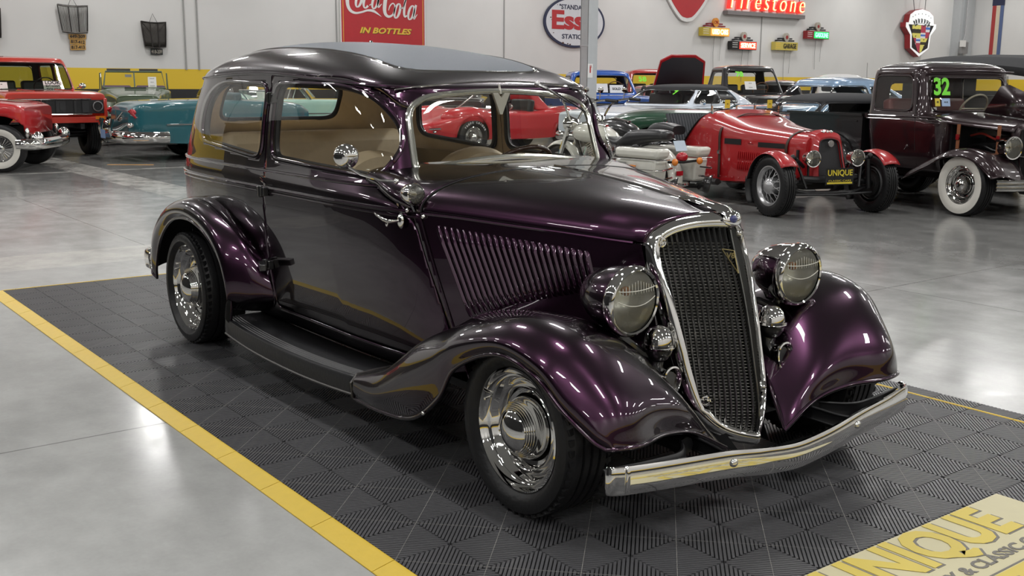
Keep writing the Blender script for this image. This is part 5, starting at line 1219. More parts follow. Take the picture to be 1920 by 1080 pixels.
    for s in (-1, 1):
        wheel_mesh(t, .325, .16, .215, 'wire', s, (0, s*.655, .325), 0, 'front_wheel', 1.); wheel_mesh(t, .325, .16, .215, 'wire', s, (-2.75, s*.66, .325), 0, 'rear_wheel', .5)
build_roadster()
def build_pickup():
    """early 1930s pickup, cab with bed, open engine bay and whitewalls"""
    t = thing('old_pickup', 'dark maroon 1930s pickup with green 32 on its windscreen', 'truck', (-1.55, 8.62, 0), -16)
    m = pm('maroon_dark_paint', (.020, .007, .010), .3, .4, 1.0, croug=.03)
    bk = GBLK
    # cab: slightly narrowing towards the cowl
    fx = -.62
    cabin(t, [(.42, -.92, -2.10, .60), (.60, -.92, -2.16, .66), (1.0, -.90, -2.18, .70), (1.06, -1.16, -2.18, .69), (1.5, -1.26, -2.15, .655), (1.55, -1.27, -2.13, .65)], 1.665, m, side=[rpoly([(-1.36, 1.10), (-1.40, 1.50), (-2.02, 1.50), (-2.02, 1.10)], .06)],
          ws=rpoly([(-.56, 1.10), (.56, 1.10), (.53, 1.475), (-.53, 1.475)], .03), rw=rpoly([(-.34, 1.12), (.34, 1.12), (.34, 1.42), (-.34, 1.42)], .06), nf=9, nr=8, nm='cab', crown=2.4, trim=m, inner=pm('cab_lining', (.05, .012, .012), .7), trim_r=.012)
    tube(t, 'visor', [(-1.20, -.60, 1.535), (-1.175, 0, 1.55), (-1.20, .60, 1.535)], .022, m, 8, flat=.6, up=(0, 0, 1))
    for s in (-1, 1):
        tube(t, 'belt_moulding', [(x, s*(.70 if x < -1.3 else .695), 1.035) for x in np.linspace(-2.1, -.95, 8)], .012, m); tube(t, 'belt_moulding', [(x, s*.703, 1.0) for x in np.linspace(-2.1, -.95, 8)], .007, m)
        P = [(-1.30, .46), (-1.30, .95), (-1.22, 1.53), (-2.09, 1.53), (-2.10, .46)]; tube(t, 'door_gap', [(x, s*interp(z, [(.42, .60), (.6, .662), (1.0, .702), (1.06, .692), (1.5, .657)]), z) for x, z in [(-1.28, .48), (-1.28, .7), (-1.28, 1.0), (-1.30, 1.2), (-1.32, 1.5)]], .004, DARK, 5)
        mb = MB(); mb.ball((-1.36, s*.715, .70), (.02, .015, .02)); mb.tube([(-1.36, s*.715, .70), (-1.38, s*.73, .66)], .007, 6); mb.build('door_handle', m, t); box(t, 'door_hinge', (-2.10, s*.70, 1.03), (.05, .03, .05), m)
    # cowl and hood top, sides left off
    def sec(x, W, zc, zt, mm): return [(x, -W*math.cos(a_)**(2/mm), zc+(zt-zc)*math.sin(a_)**(2/mm)) for a_ in np.linspace(0, PI/2, 14)]
    rows = []
    for x, W, zc, zt, mm in ((-1.16, .66, 1.03, 1.09, 3), (-1.0, .62, 1.0, 1.095, 2.5), (-.90, .57, .97, 1.08, 2.3), (-.68, .49, .95, 1.055, 2.2), (-.42, .39, .92, 1.03, 2.2), (-.24, .29, .90, 1.0, 2.2)):
        r = sec(x, W, zc, zt, mm); rows.append(r+[(a_, -b_, c_) for a_, b_, c_ in r[::-1][1:]])
    mb = MB(); mb.surf(cm(np.array(rows), 4, 0)); mb.build('hood_top', m, t, thick=.01, outc=(-.5, 0, .6))
    mb = MB(); mb.box((-.90, 0, .70), (.03, 1.04, .56)); mb.build('firewall', BLACK, t)
    # radiator shell, engine
    ol = [(-.20, .40), (-.245, .62), (-.255, .85), (-.21, .955), (0, .99), (.21, .955), (.255, .85), (.245, .62), (.20, .40)]; O = cm(np.array(ol), 5, 0)
    def ss(k, x, dx=.0): c = np.array((0, .66)); return [(x-.62+dx*(p[1]-.4), *(c+(p-c)*k)) for p in O]
    mb = MB(); mb.surf(np.array([ss(1.06, .33, -.06), ss(1.08, .37, -.06), ss(1.06, .42, -.06), ss(.98, .445, -.06), ss(.92, .44, -.06), ss(.90, .40, -.06)])); mb.build('radiator_shell', m, t, thick=.006)
    mb = MB()
    for k in range(21): y = -.21+k*.021; mb.tube([(-.20, y, .42), (-.18, y, .6), (-.21, y, .93)], .0035, 5)
    mb.build('grille_bars', pm('dark_bars', (.02, .02, .022), .3, .6), t, weld=False); box(t, 'radiator_core', (-.25, 0, .66), (.03, .44, .52), DARK)
    mb = MB(); mb.box((-.58, 0, .66), (.42, .40, .22)); mb.box((-.58, 0, .80), (.36, .30, .08)); mb.ball((-.56, 0, .90), (.11, .13, .05)); mb.cyl((-.38, -.1, .7), (-.30, -.1, .7), .08, n=14); mb.cyl((-.38, .08, .78), (-.30, .08, .78), .06, n=14)
    for k in range(4): mb.tube([(-.72+k*.09, -.20, .72), (-.70+k*.09, -.30, .66), (-.72+k*.09, -.30, .50)], .025, 6)
    mb.build('engine', pm('engine_metal', (.05, .05, .052), .35, .8), t)
    for k, (y, z) in enumerate(((-.28, .84), (-.18, .90), (-.30, .72))): tube(t, 'engine_hose', cm(np.array([(-.85, y, z), (-.65, y-.03, z+.03), (-.45, y, z-.03), (-.3, y+.1, z)]), 5, 0), .013, BLACK if k else pm('red_hose', (.3, .03, .02), .5), 6)
    for s in (-1, 1):
        for x in (-.78, -.36):
            W = .53 if x < -.5 else .375; mb = MB(); mb.box((x, s*W, .78), (.045, .008, .38)); mb.build('hood_strap', pm('tan_strap', (.25, .09, .035), .5), t); box(t, 'strap_buckle', (x, s*(W+.006), .83), (.05, .012, .06), CHROME)
        # fender: sweeping rows
        A = [[(-1.10, .70, .32), (-1.10, .66, .36), (-1.10, .54, .38)], [(-.80, .78, .36), (-.80, .70, .44), (-.80, .50, .46)], [(-.45, .81, .50), (-.45, .72, .60), (-.45, .46, .60)], [(-.20, .82, .62), (-.18, .73, .70), (-.15, .40, .66)], [(.05, .82, .645), (.06, .73, .735), (.06, .38, .68)],
             [(.24, .81, .60), (.28, .72, .69), (.26, .34, .62)], [(.38, .79, .50), (.44, .70, .57), (.40, .32, .50)], [(.44, .77, .44), (.52, .66, .46), (.44, .30, .38)]]
        A = np.array(A)-np.array([.47, 0, 0]); A[0, :, 0] += .15; A = cm(cm(A*np.array([1, s, 1]), 7, 0), 6, 1); mb = MB(); mb.surf(A); mb.tube(list(A[:, 0])+list(A[-1, 1:]), .009, 6); mb.build('front_fender', m, t, thick=.006, outc=(-.3, s*.5, .2), inner=DARK)
        mb = MB(); mb.add([(.02, s*.62, .46), (.10, s*.30, .26), (-.10, s*.28, .26), (-.10, s*.30, .45)], [(0, 1, 2, 3)]); mb.add([(-.88, s*.46, .35), (-.05, s*.28, .30), (-.15, s*.30, .62), (-.88, s*.46, .58)], [(0, 1, 2, 3)]); mb.build('splash_apron', DARK, t)
        lamp(t, 'headlamp', (-.13, s*.40, .745), .118, .17); tube(t, 'lamp_bar', [(-.18, s*.40, .66), (-.16, s*.2, .64), (-.15, 0, .635)], .012, CHROME)
        mb = MB(); mb.surf(np.array([[(x, s*y, z) for y, z in ((.52, .34), (.74, .34), (.76, .32), (.76, .27))] for x in (-2.25, -1.42)])); mb.build('running_board', BLACK, t, thick=.01)
        # rear fender and bed side
        A = [[(-2.30, .80, .40), (-2.30, .74, .42), (-2.32, .66, .42)], [(-2.42, .84, .62), (-2.40, .78, .66), (-2.40, .68, .66)], [(-2.75, .85, .74), (-2.75, .79, .80), (-2.75, .68, .80)], [(-3.10, .84, .66), (-3.12, .78, .71), (-3.12, .68, .72)], [(-3.30, .82, .44), (-3.36, .76, .48), (-3.36, .68, .48)]]
        A = cm(cm(np.array(A)*np.array([1, s, 1]), 7, 0), 5, 1); mb = MB(); mb.surf(A); mb.tube(list(A[:, 0]), .009, 6); mb.build('rear_fender', bk, t, thick=.006)
        mb = MB(); mb.box((-2.95, s*.66, .80), (1.48, .025, .44)); mb.box((-2.95, s*.675, 1.03), (1.52, .06, .03)); mb.box((-2.95, s*.675, .95), (1.3, .01, .02)); mb.build('bed_side', bk, t)
    mb = MB(); mb.box((-2.95, 0, .58), (1.48, 1.3, .03)); mb.box((-2.22, 0, .80), (.02, 1.3, .44)); mb.box((-3.68, 0, .80), (.02, 1.3, .44)); mb.build('bed_floor', bk, t)
    for z in (.335, .375, .415): tube(t, 'bumper_bar', [(.06, -.78, z), (.12, -.6, z), (.16, 0, z), (.12, .6, z), (.06, .78, z)], .020, CHROME)
    underbody(t, -3.5, -.2, .5, .32, .45); tube(t, 'front_axle', [(-.47, -.62, .34), (-.45, 0, .26), (-.47, .62, .34)], .03, BLACK)
    for s in (-1, 1): wheel_mesh(t, .335, .19, .205, 'smoothie', s, (-.47, s*.665, .335), 0, 'front_wheel', .7, .80); wheel_mesh(t, .345, .21, .205, 'smoothie', s, (-2.78, s*.68, .345), 0, 'rear_wheel', .5, .80)
    mb = MB(); mb.add([(-.92, -.06, 1.09), (-.83, .06, 1.38), (-.72, .08, 1.40), (-.22, .04, 1.24), (-.22, 0, 1.02)], [(0, 1, 2, 3, 4)]); mb.build('raised_hood_panel', m, t, thick=.012)
    number(t, '32', (-1.185, -.44, 1.365), .26, (0, 1, 0), NEON, (-.16, 0, 1), .23); card(t, 'windscreen_sticker', (-1.165, -.50, 1.20), .07, .09, 0, -12, [('=', .05)], PLATE_Y); card(t, 'windscreen_sticker', (-1.165, -.38, 1.20), .12, .09, 0, -12, [('= =', .035)], pm('pale_blue_card', (.4, .55, .8), .5)); card(t, 'windscreen_sticker', (-1.185, -.52, 1.06+.05), .07, .07, 0, -12, [('25', .04)])
    steer(t, (-1.45, .30, 1.12), .19, pm('ivory_plastic', (.5, .45, .35), .4)); seats(t, -1.9, 1.2, .98, pm('oxblood_leather', (.12, .015, .012), .5), 1, .5)
build_pickup()
def build_touring():
    t = thing('canvas_top_tourer', 'black 1930s touring car with folded-edge canvas top behind the maroon pickup', 'car', (-2.35, 11.0, 0), -18)
    m = GBLK; st = [(-2.9, .55, .4, .8, .9, 4), (-2.6, .70, .35, .98, 1.05, 5), (-1.0, .74, .35, 1.02, 1.10, 5), (-.2, .66, .35, 1.0, 1.12, 3), (.5, .48, .40, .95, 1.08, 3), (1.2, .34, .45, .92, 1.02, 3)]
    hull(t, st, m); wheels(t, 1.0, -2.0, 1.42, .36, .17, .22, 'wire'); underbody(t, -2.5, .9, .9, .32, .5)
    g = [[(x, y, z-.10*abs(y/.70)**3-(.02 if abs(y) > .5 else 0)+.012*math.sin(y*9)) for y in np.linspace(-.70, .70, 21)] for x, z in ((-2.75, 1.62), (-2.6, 1.74), (-2.0, 1.80), (-1.4, 1.79), (-.7, 1.76), (-.15, 1.70), (-.08, 1.63))]
    G = cm(np.array(g), 5, 0); G = [list(r)+[] for r in G]; G = np.array([[ (r[0][0], r[0][1]-.01, r[0][2]-.10)]+list(r)+[(r[-1][0], r[-1][1]+.01, r[-1][2]-.10)] for r in G])
    mb = MB(); mb.surf(G); mb.build('canvas_top', SOFT, t, thick=.012)
    for s in (-1, 1):
        tube(t, 'top_bow', [(-.25, s*.66, 1.12), (-.12, s*.67, 1.62)], .018, m); tube(t, 'top_bow', [(-1.9, s*.70, 1.05), (-1.5, s*.69, 1.40), (-1.0, s*.69, 1.64)], .014, m); tube(t, 'top_bow', [(-1.6, s*.70, 1.05), (-2.3, s*.69, 1.62)], .014, m)
        mb = MB(); mb.surf(cm(np.array([[(x, s*.40, z-.02), (x, s*.62, z), (x, s*.80, z-.12)] for x, z in ((-.2, .4), (.3, .62), (.9, .82), (1.35, .74), (1.6, .45))]), 5, 0)); mb.build('front_fender', m, t, thick=.01)
        mb = MB(); mb.surf(cm(np.array([[(x, s*.55, z-.02), (x, s*.72, z), (x, s*.84, z-.12)] for x, z in ((-1.5, .4), (-1.7, .68), (-2.1, .82), (-2.5, .66), (-2.65, .4))]), 5, 0)); mb.build('rear_fender', m, t, thick=.01)
    screen_frame(t, -.22, 1.14, .60, -.30, 1.60, .60, CHROME, .014, False); mb = MB(); mb.surf(np.array([[(-2.6, y, z) for y in np.linspace(-.66, .66, 5)] for z in (1.0, 1.3, 1.62)])); mb.build('rear_curtain', SOFT, t); seats(t, -1.9, 1.3, 1.0, BLACK, 1)
build_touring()
def build_motorcycle(nm, label, loc, rz, body, touring):
    """front wheel ahead at x = .95, rear at -.70; z up"""
    t = thing(nm, label, 'motorcycle', loc, rz); B = BLACK; m = body
    for x, r, w in ((.86, .33, .11), (-.68, .33, .14)):
        wh = bpy.data.objects.new('wheel', None); COL.objects.link(wh); wh.parent = t; wh.location = (x, 0, r)
        mb = MB(); mb.lathe([(r*.68, -w*.4), (r*.85, -w*.5), (r*.97, -w*.32), (r, 0), (r*.97, w*.32), (r*.85, w*.5), (r*.68, w*.4)], 'y', n=36); mb.build('tyre', RUBBER, wh)
        mb = MB(); mb.lathe([(r*.68, -w*.42), (r*.62, -w*.25), (r*.62, w*.25), (r*.68, w*.42)], 'y', n=36); mb.lathe([(.001, -.07), (.05, -.07), (.05, .07), (.001, .07)], 'y', n=16)
        for k in range(16): a_ = 2*PI*k/16; mb.cyl((.04*math.cos(a_), (-1)**k*.04, .04*math.sin(a_)), (r*.64*math.cos(a_+.2), 0, r*.64*math.sin(a_+.2)), .004, n=5)
        mb.build('rim', CHROME, wh)
        mb = MB(); mb.lathe([(.001, -.085), (.12, -.085), (.12, -.08)], 'y', n=20); mb.build('brake_disc', STEEL, wh)
    def fender(x, r, a0, a1, w, nm_):
        g = [[(x+math.cos(a_)*(r-.05*q*q), q*w, .33+math.sin(a_)*(r-.05*q*q)) for q in (-1, -.7, -.3, 0, .3, .7, 1)] for a_ in np.linspace(R(a0), R(a1), 20)]
        mb = MB(); mb.surf(np.array(g)); mb.build(nm_, m, t, thick=.006, outc=(x, 0, .33), inner=B)
    fender(.86, .37, 20, 175, .08, 'front_fender'); fender(-.68, .39, 10, 205 if touring else 150, .12, 'rear_fender')
    for s in (-1, 1):
        tube(t, 'fork', [(.86, s*.10, .33), (.64, s*.10, .86)], [.035, .03], CHROME); tube(t, 'handlebar', cm(np.array([(.66, s*.05, .92), (.62, s*.18, 1.12), (.50, s*.32, 1.18), (.34, s*.37, 1.17)]), 5, 0), .014, CHROME)
        tube(t, 'grip', [(.46, s*.34, 1.185), (.30, s*.38, 1.17)], .02, B); mb = MB(); mb.lathe([(.001, -.012), (.045, -.008), (.05, 0), (.001, .003)], 'x', (.56, s*.34, 1.30), 18, sy=.7); mb.tube([(.56, s*.34, 1.26), (.55, s*.31, 1.17)], .006, 6); mb.build('mirror', CHROME, t)
        tube(t, 'exhaust', cm(np.array([(.35, s*.12, .45), (.2, s*.22, .26), (-.3, s*.27, .24), (-.9, s*.28, .25), (-1.12, s*.28, .26)]), 5, 0), .038, CHROME if not touring else GBLK)
        mb = MB(); mb.surf(np.array([[(-1.08, s*.28-.02, .24), (-1.08, s*.28+.02, .24), (-1.08, s*.28+.02, .29), (-1.08, s*.28-.02, .29)], [(-1.25, s*.28-.01, .20), (-1.25, s*.28+.01, .20), (-1.30, s*.28+.01, .40), (-1.30, s*.28-.01, .40)]]), cv=True); mb.build('fishtail', GBLK, t, thick=.004)
    lamp(t, 'headlamp', (.74, 0, .90), .09, .16)
    # tank, engine, seat
    g = []
    for x, w, z0, z1 in ((.62, .06, .74, .84), (.52, .13, .70, .90), (.35, .165, .68, .92), (.15, .16, .68, .90), (.0, .12, .69, .84), (-.08, .06, .70, .78)):
        g.append([(x, w*math.sin(a_), (z0+z1)/2+(z1-z0)/2*math.cos(a_)) for a_ in np.linspace(0, 2*PI, 21)[:-1]])
    G = cm(np.array(g), 5, 0); mb = MB(); mb.surf(G, cv=True); mb.build('fuel_tank', m, t); tube(t, 'tank_console', [(.55, 0, .905), (.35, 0, .93), (.08, 0, .895)], [.03, .05, .03], CHROME, 10, flat=.4, up=(0, 0, 1))
    mb = MB(); mb.box((.15, 0, .40), (.42, .24, .24)); mb.lathe([(.001, -.17), (.10, -.165), (.11, -.13), (.11, .13), (.10, .165), (.001, .17)], 'y', (.0, 0, .38), 24)
    for a_ in (-24, 24):
        rt = Matrix.Rotation(R(a_), 3, 'Y')
        for k in range(8): mb.box(Vector((.2, 0, .50))+rt@Vector((0, 0, .03+k*.026)), (.15, .17, .010), rt)
        mb.cyl(Vector((.2, 0, .50)), Vector((.2, 0, .50))+rt@Vector((0, 0, .24)), .06)
    mb.build('engine', CHROME if touring else STEEL, t); mb = MB(); mb.lathe([(.001, .05), (.08, .045), (.10, .02), (.10, 0)], 'y', (.25, -.17, .62), 24, rot=Matrix.Rotation(PI, 3, 'Z')); mb.build('air_cleaner', CHROME, t)
    tube(t, 'frame', [(.62, 0, .80), (.35, 0, .62), (-.3, 0, .55), (-.68, .0, .40)], .03, B); tube(t, 'frame_down_tube', [(.62, 0, .76), (.42, .0, .35), (.3, 0, .22), (-.4, 0, .22), (-.55, 0, .40)], .025, B)
    g = []
    L = ((.02, .10, .74, .80), (-.10, .15, .70, .775), (-.26, .19, .68, .76), (-.40, .19, .69, .86), (-.52, .17, .72, .875), (-.70, .15, .745, .885), (-.86, .12, .765, .875), (-.90, .06, .78, .85)) if touring else ((.05, .08, .72, .78), (-.15, .13, .68, .76), (-.32, .15, .68, .80), (-.42, .13, .72, .90), (-.62, .12, .76, .91), (-.80, .11, .77, .88))
    for x, w, z0, z1 in L: g.append([(x, w*math.copysign(abs(math.sin(a_))**.7, math.sin(a_)), (z0+z1)/2+(z1-z0)/2*math.copysign(abs(math.cos(a_))**.8, math.cos(a_))) for a_ in np.linspace(0, 2*PI, 25)[:-1]])
    G = cm(np.array(g), 5, 0); mb = MB(); mb.surf(G, cv=True); n = 24; mb.F += [tuple(range(n)), tuple(range(len(mb.V)-n, len(mb.V)))]; mb.I += [0, 0]; mb.build('saddle', pm('saddle_leather', (.018, .018, .02), .36), t)
    mb = MB(); mb.ball((-1.10 if touring else -1.02, 0, .60), (.05, .085, .055)); mb.build('tail_lamp', REDLENS, t)
    if touring:
        for s in (-1, 1):
            b = bpy.data.objects.new('saddlebag', None); COL.objects.link(b); b.parent = t; y = s*.34
            def bag(x0, x1, z0, z1, w, nm_, dx=.0, bv=.025):
                mb = MB(); V = [(x0+.02, y-s*.11, z0), (x1-.02, y-s*.11, z0), (x1-.02, y+s*w*.8, z0), (x0+.02, y+s*w*.8, z0), (x0, y-s*.12, z1), (x1+dx, y-s*.12, z1), (x1+dx, y+s*w, z1), (x0, y+s*w, z1)]
                mb.add(V, [(3, 2, 1, 0), (4, 5, 6, 7), (0, 1, 5, 4), (1, 2, 6, 5), (2, 3, 7, 6), (3, 0, 4, 7)]); return mb.build(nm_, m, b, bevel=bv)
            bag(-1.10, -.50, .32, .575, .10, 'bag_body'); bag(-1.15, -.46, .585, .70, .115, 'bag_lid', -.04, .04)
            mb = MB(); mb.ball((-.72, y, .705), (.045, .035, .025)); mb.build('bag_latch', B, b); tube(b, 'bag_seam', [(-1.14, y-s*.10, .58), (-1.14, y+s*.115, .58), (-.46, y+s*.115, .58)], .006, CHROME)
            for z in (.47, .37): tube(b, 'bag_guard', [(-.48, y+s*.13, z), (-1.12, y+s*.13, z), (-1.18, y+s*.06, z), (-1.16, y-s*.12, z+.02)], .011, CHROME)
            tube(b, 'guard_loop', [(-.42, y+s*.02, .62), (-.44, y+s*.13, .50), (-.50, y+s*.14, .34)], .012, CHROME)
            box(b, 'amber_reflector', (-.80, y+s*.118, .505), (.09, .01, .02), AMBER, None, .003); box(b, 'bag_vent', (-.62, y+s*.116, .52), (.14, .008, .035), STEEL)
            mb = MB(); mb.ball((-1.18, s*.20, .555), (.03, .04, .04)); mb.build('turn_signal', AMBER, t); lamp(t, 'signal_cup', (-1.16, s*.20, .555), .043, -.03, CHROME, 1, AMBER) if False else None
        tube(t, 'signal_bar', [(-1.12, -.24, .555), (-1.13, 0, .545), (-1.12, .24, .555)], .014, DARK)
        card(t, 'number_plate', (-1.07, 0, .72), .18, .12, 180, -25, (), pm('plate_pale', (.5, .6, .7), .4))
        tube(t, 'rear_fender_bumper', cm(np.array([(-.95, -.13, .30), (-1.10, -.10, .30), (-1.14, 0, .30), (-1.10, .10, .30), (-.95, .13, .30)]), 4, 0), .02, CHROME); box(t, 'fender_reflector', (-1.075, 0, .42), (.01, .10, .05), REDLENS)
        g = [[(.66+.05*z_, y*.30*(1-.3*(z_-1)**2), .92+.30*z_) for y in np.linspace(-1, 1, 9)] for z_ in (0, .5, 1, 1.3)]; mb = MB(); mb.surf(np.array(g)); mb.build('wind_shield', GLASS, t)
    tube(t, 'kick_stand', [(.1, .15, .24), (.0, .30, .02)], .012, B); box(t, 'floor_board', (.25, -.30, .28), (.30, .10, .02), B); box(t, 'floor_board', (.25, .30, .28), (.30, .10, .02), B)
build_motorcycle('touring_motorcycle', 'white touring motorcycle with hard saddlebags and red tail lamp', (-5.27, 5.75, .0), 182, pm('cream_white_paint', (.72, .71, .64), .3, 0, 1.), True)
build_motorcycle('black_motorcycle', 'black motorcycle standing behind the white touring motorcycle', (-6.05, 6.85, .0), 180, GBLK, False)
def build_rest():
    # green car whose low nose shows above the motorcycles
    st = [(-1.25, .5, .4, .7, .8, 4), (-1.15, .74, .34, .80, .90, 4), (-.6, .82, .3, .84, .94, 4), (.4, .82, .3, .84, .98, 3), (1.5, .80, .3, .80, .97, 2.4), (2.0, .68, .34, .72, .88, 2.4), (2.22, .5, .4, .64, .74, 2.4)]
    t, m = generic('green_roadster', 'dark green open car with matt bonnet behind the motorcycles', (-7.8, 10.95, 0), 215, (.004, .055, .022), st, [(1.35, .32, .38), (-.7, .32, .34)], (1.35, -.7, 1.4, .32, .18, .19, 'finned'))
    screen_frame(t, .25, .98, .6, .1, 1.06, .55, CHROME, .012, False); seats(t, -.5, 1.2, .80, BLACK)
    # white coupe with black vinyl roof
    st = [(-2.45, .80, .45, .82, .88, 5), (-2.35, .90, .38, .86, .92, 5), (-1.5, .96, .3, .90, .98, 5), (0, .97, .28, .92, 1.0, 5), (1.2, .96, .29, .90, .98, 5), (2.3, .92, .34, .84, .90, 5), (2.5, .86, .42, .80, .84, 5)]
    t, m = generic('vinyl_roof_coupe', 'ice-white 1970s hardtop coupe with black vinyl roof', (-10.5, 12.2, 0), -79, (.72, .78, .86), st, [(1.55, .34, .41), (-1.35, .34, .41)], (1.55, -1.35, 1.56, .335, .2, .19, 'steel'),
        dict(lv=[(.97, .85, -1.9, .78), (1.05, .72, -1.72, .77), (1.30, .22, -1.0, .64)], zt=1.38, side=[rpoly([(.62, 1.02), (.22, 1.27), (-.28, 1.27), (-.30, 1.02)], .04), rpoly([(-.34, 1.02), (-.33, 1.27), (-.75, 1.26), (-.98, 1.03)], .05)], ws=rpoly([(-.70, 1.02), (.70, 1.02), (.58, 1.27), (-.58, 1.27)], .05), rw=rpoly([(-.5, 1.05), (.5, 1.05), (.45, 1.2), (-.45, 1.2)], .05), roof_mat=SOFT, roof_z=1.27, nf=9, nr=5))
    beltline(t, st, .80, BLACK, .012); lamp(t, 'door_mirror', (.55, .92, 1.05), .055, .05, CHROME, -1); seats(t, -.2, 1.5, .95, BLACK); number(t, '7', (.60, .35, 1.22), .16, (0, 1, 0), NEON, (-.8, 0, .6))
    # blue truck
    def pickup(nm, label, loc, rz, col, H, cards=None, num=None, w=.92, metal=0, cabcol=None):
        st = [(-3.9, .86, .55, .98, 1.0, 6), (-3.8, .90, .50, 1.02, 1.04, 6), (-1.6, .92, .48, 1.04, 1.07, 6), (-.8, .92, .48, 1.06, 1.12, 5), (.5, .91, .50, 1.04, 1.12, 5), (.78, .89, .52, 1.02, 1.08, 5), (.85, .85, .55, .98, 1.04, 5)]
        t = thing(nm, label, 'truck', loc, rz); m = paint(nm+'_paint', col, metal); hull(t, st, m, [(0, .38, .44), (-2.95, .38, .44)]); wheels(t, 0, -2.95, 1.56, .37, .22, .2, 'steel'); underbody(t, -3.6, .5, 1.1, .42, .7)
        cabin(t, [(1.08, -.55, -2.0, .84), (1.15, -.62, -2.0, .83), (H-.12, -1.0, -1.92, .70)], H, m, side=[rpoly([(-.85, 1.16), (-1.1, H-.16), (-1.75, H-.16), (-1.78, 1.16)], .05)], ws=rpoly([(-.72, 1.16), (.72, 1.16), (.62, H-.15), (-.62, H-.15)], .07), rw=rpoly([(-.62, 1.2), (.62, 1.2), (.58, H-.18), (-.58, H-.18)], .05), nf=9, nr=9, trim=BLACK)
        box(t, 'grille', (.87, 0, .84), (.04, 1.3, .22), pm('grille_black', (.01, .01, .01), .4)); tube(t, 'front_bumper', [(.90, -.9, .58), (1.0, -.6, .58), (1.02, 0, .58), (1.0, .6, .58), (.90, .9, .58)], .07, CHROME, 8)
        for s in (-1, 1): lamp(t, 'headlamp', (.88, s*.70, .86), .09, .05); tube(t, 'grille_trim', [(.90, -.62, .84+s*.08), (.90, .62, .84+s*.08)], .012, CHROME); mb = MB(); mb.ball((-.75, s*(w+.06), 1.25), (.04, .07, .08)); mb.build('door_mirror', BLACK, t)
        steer(t, (-1.1, .35, 1.25), .2, pm('wood_rim', (.20, .08, .03), .3)); seats(t, -1.6, 1.4, 1.12, BLACK)
        for c in (cards or []): card(t, 'notice_card', c[0], c[1], c[2], 0, -25, c[3])
        if num: number(t, *num)
        return t, m
    pickup('blue_pickup', 'bright blue pickup with two cards on its dash beside the grey column', (-14.2, 13.85, 0), -30, (.01, .09, .42), 1.70, [((-.66, -.05, 1.27), .28, .22, ['= =']), ((-.66, .30, 1.25), .32, .20, [('SOLD', .08)])])
    pickup('red_pickup', 'red 1950s pickup with green 58 on its windscreen', (-18.4, 19.7, 0), -30, (.42, .02, .015), 1.82, None, ('58', (-.86, -.36, 1.50), .24, (0, 1, 0), NEON, (-.7, 0, 1)))
    t, m = pickup('black_square_truck', 'black square-bodied truck with card and green 78 on its windscreen', (-13.3, 18.2, 0), -25, (.008, .008, .009), 1.86, [((-.68, -.12, 1.35), .30, .22, [('= =', .05), ('= = =', .04)])], ('78', (-.86, -.35, 1.62), .2, (0, 1, 0), NEON, (-.6, 0, 1)))
    # hardtop with its bonnet raised
    st = [(-2.4, .8, .4, .85, .9, 5), (-2.3, .9, .35, .9, .95, 5), (0, .95, .3, .93, 1.0, 5), (2.2, .9, .33, .86, .92, 5), (2.4, .82, .4, .8, .84, 5)]
    t, m = generic('raised_hood_car', 'red car with its black-lined hood propped open behind the white coupe', (-15.17, 16.7, 0), -30, (.40, .01, .015), st, [(1.5, .34, .4), (-1.4, .34, .4)], (1.5, -1.4, 1.5, .34, .2, .19, 'steel'),
        dict(lv=[(.97, .5, -1.7, .78), (1.28, .0, -1.1, .64)], zt=1.35, side=[rpoly([(.25, 1.02), (.0, 1.25), (-1.0, 1.25), (-1.2, 1.02)], .05)], ws=rpoly([(-.68, 1.02), (.68, 1.02), (.58, 1.25), (-.58, 1.25)], .05)))
    mb = MB(); rt = Matrix.Rotation(R(-62), 3, 'Y'); q = [(0, -.66, 0), (1.0, -.55, 0), (1.15, -.3, .0), (1.15, .3, 0), (1.0, .55, 0), (0, .66, 0)]; V = [rt@Vector(p) for p in q]; o = Vector((.75, 0, 1.02)); a_ = [o+v for v in V]; nrm = rt@Vector((0, 0, .05))
    mb.add([p for p in a_]+[p+nrm for p in a_], [(5, 4, 3, 2, 1, 0), (6, 7, 8, 9, 10, 11)]+[(i, (i+1) % 6, (i+1) % 6+6, i+6) for i in range(6)]); mb.build('raised_hood', m, t); mb = MB(); mb.add([o+(rt@Vector((p[0]*.93+.03, p[1]*.93, -.008))) for p in q], [tuple(range(6))]); mb.build('hood_lining', pm('hood_lining_black', (.009, .008, .011), .85), t, thick=.004)
    tube(t, 'hood_prop', [(1.4, .5, .95), (1.05, .5, 1.35)], .008, STEEL)
    # blue-grey fastback sedan
    st = [(-2.5, .55, .45, .62, .70, 3), (-2.3, .78, .36, .75, .86, 3), (-1.4, .90, .3, .92, 1.0, 3.5), (0, .92, .29, .96, 1.03, 3.5), (1.2, .86, .3, .95, 1.04, 3), (2.0, .72, .34, .85, .98, 3), (2.35, .5, .42, .7, .80, 3)]
    t, m = generic('blue_grey_sedan', 'pale blue-grey 1940s fastback sedan behind the maroon pickup bed', (-8.4, 13.9, 0), -100, (.24, .36, .52), st, [(1.5, .35, .4), (-1.4, .35, .4)], (1.5, -1.4, 1.5, .34, .18, .2, 'steel', .5),
        dict(lv=[(1.0, .75, -1.95, .80), (1.1, .66, -1.75, .78), (1.42, .25, -.95, .66)], zt=1.53, side=[rpoly([(.55, 1.06), (.30, 1.36), (-.35, 1.36), (-.37, 1.06)], .06), rpoly([(-.45, 1.06), (-.43, 1.36), (-.85, 1.33), (-1.2, 1.08)], [.05, .05, .12, .08])], ws=rpoly([(-.64, 1.06), (.64, 1.06), (.56, 1.36), (-.56, 1.36)], .08), rw=rpoly([(-.4, 1.1), (.4, 1.1), (.36, 1.32), (-.36, 1.32)], .1), nf=5, nr=3.4), metal=.3)
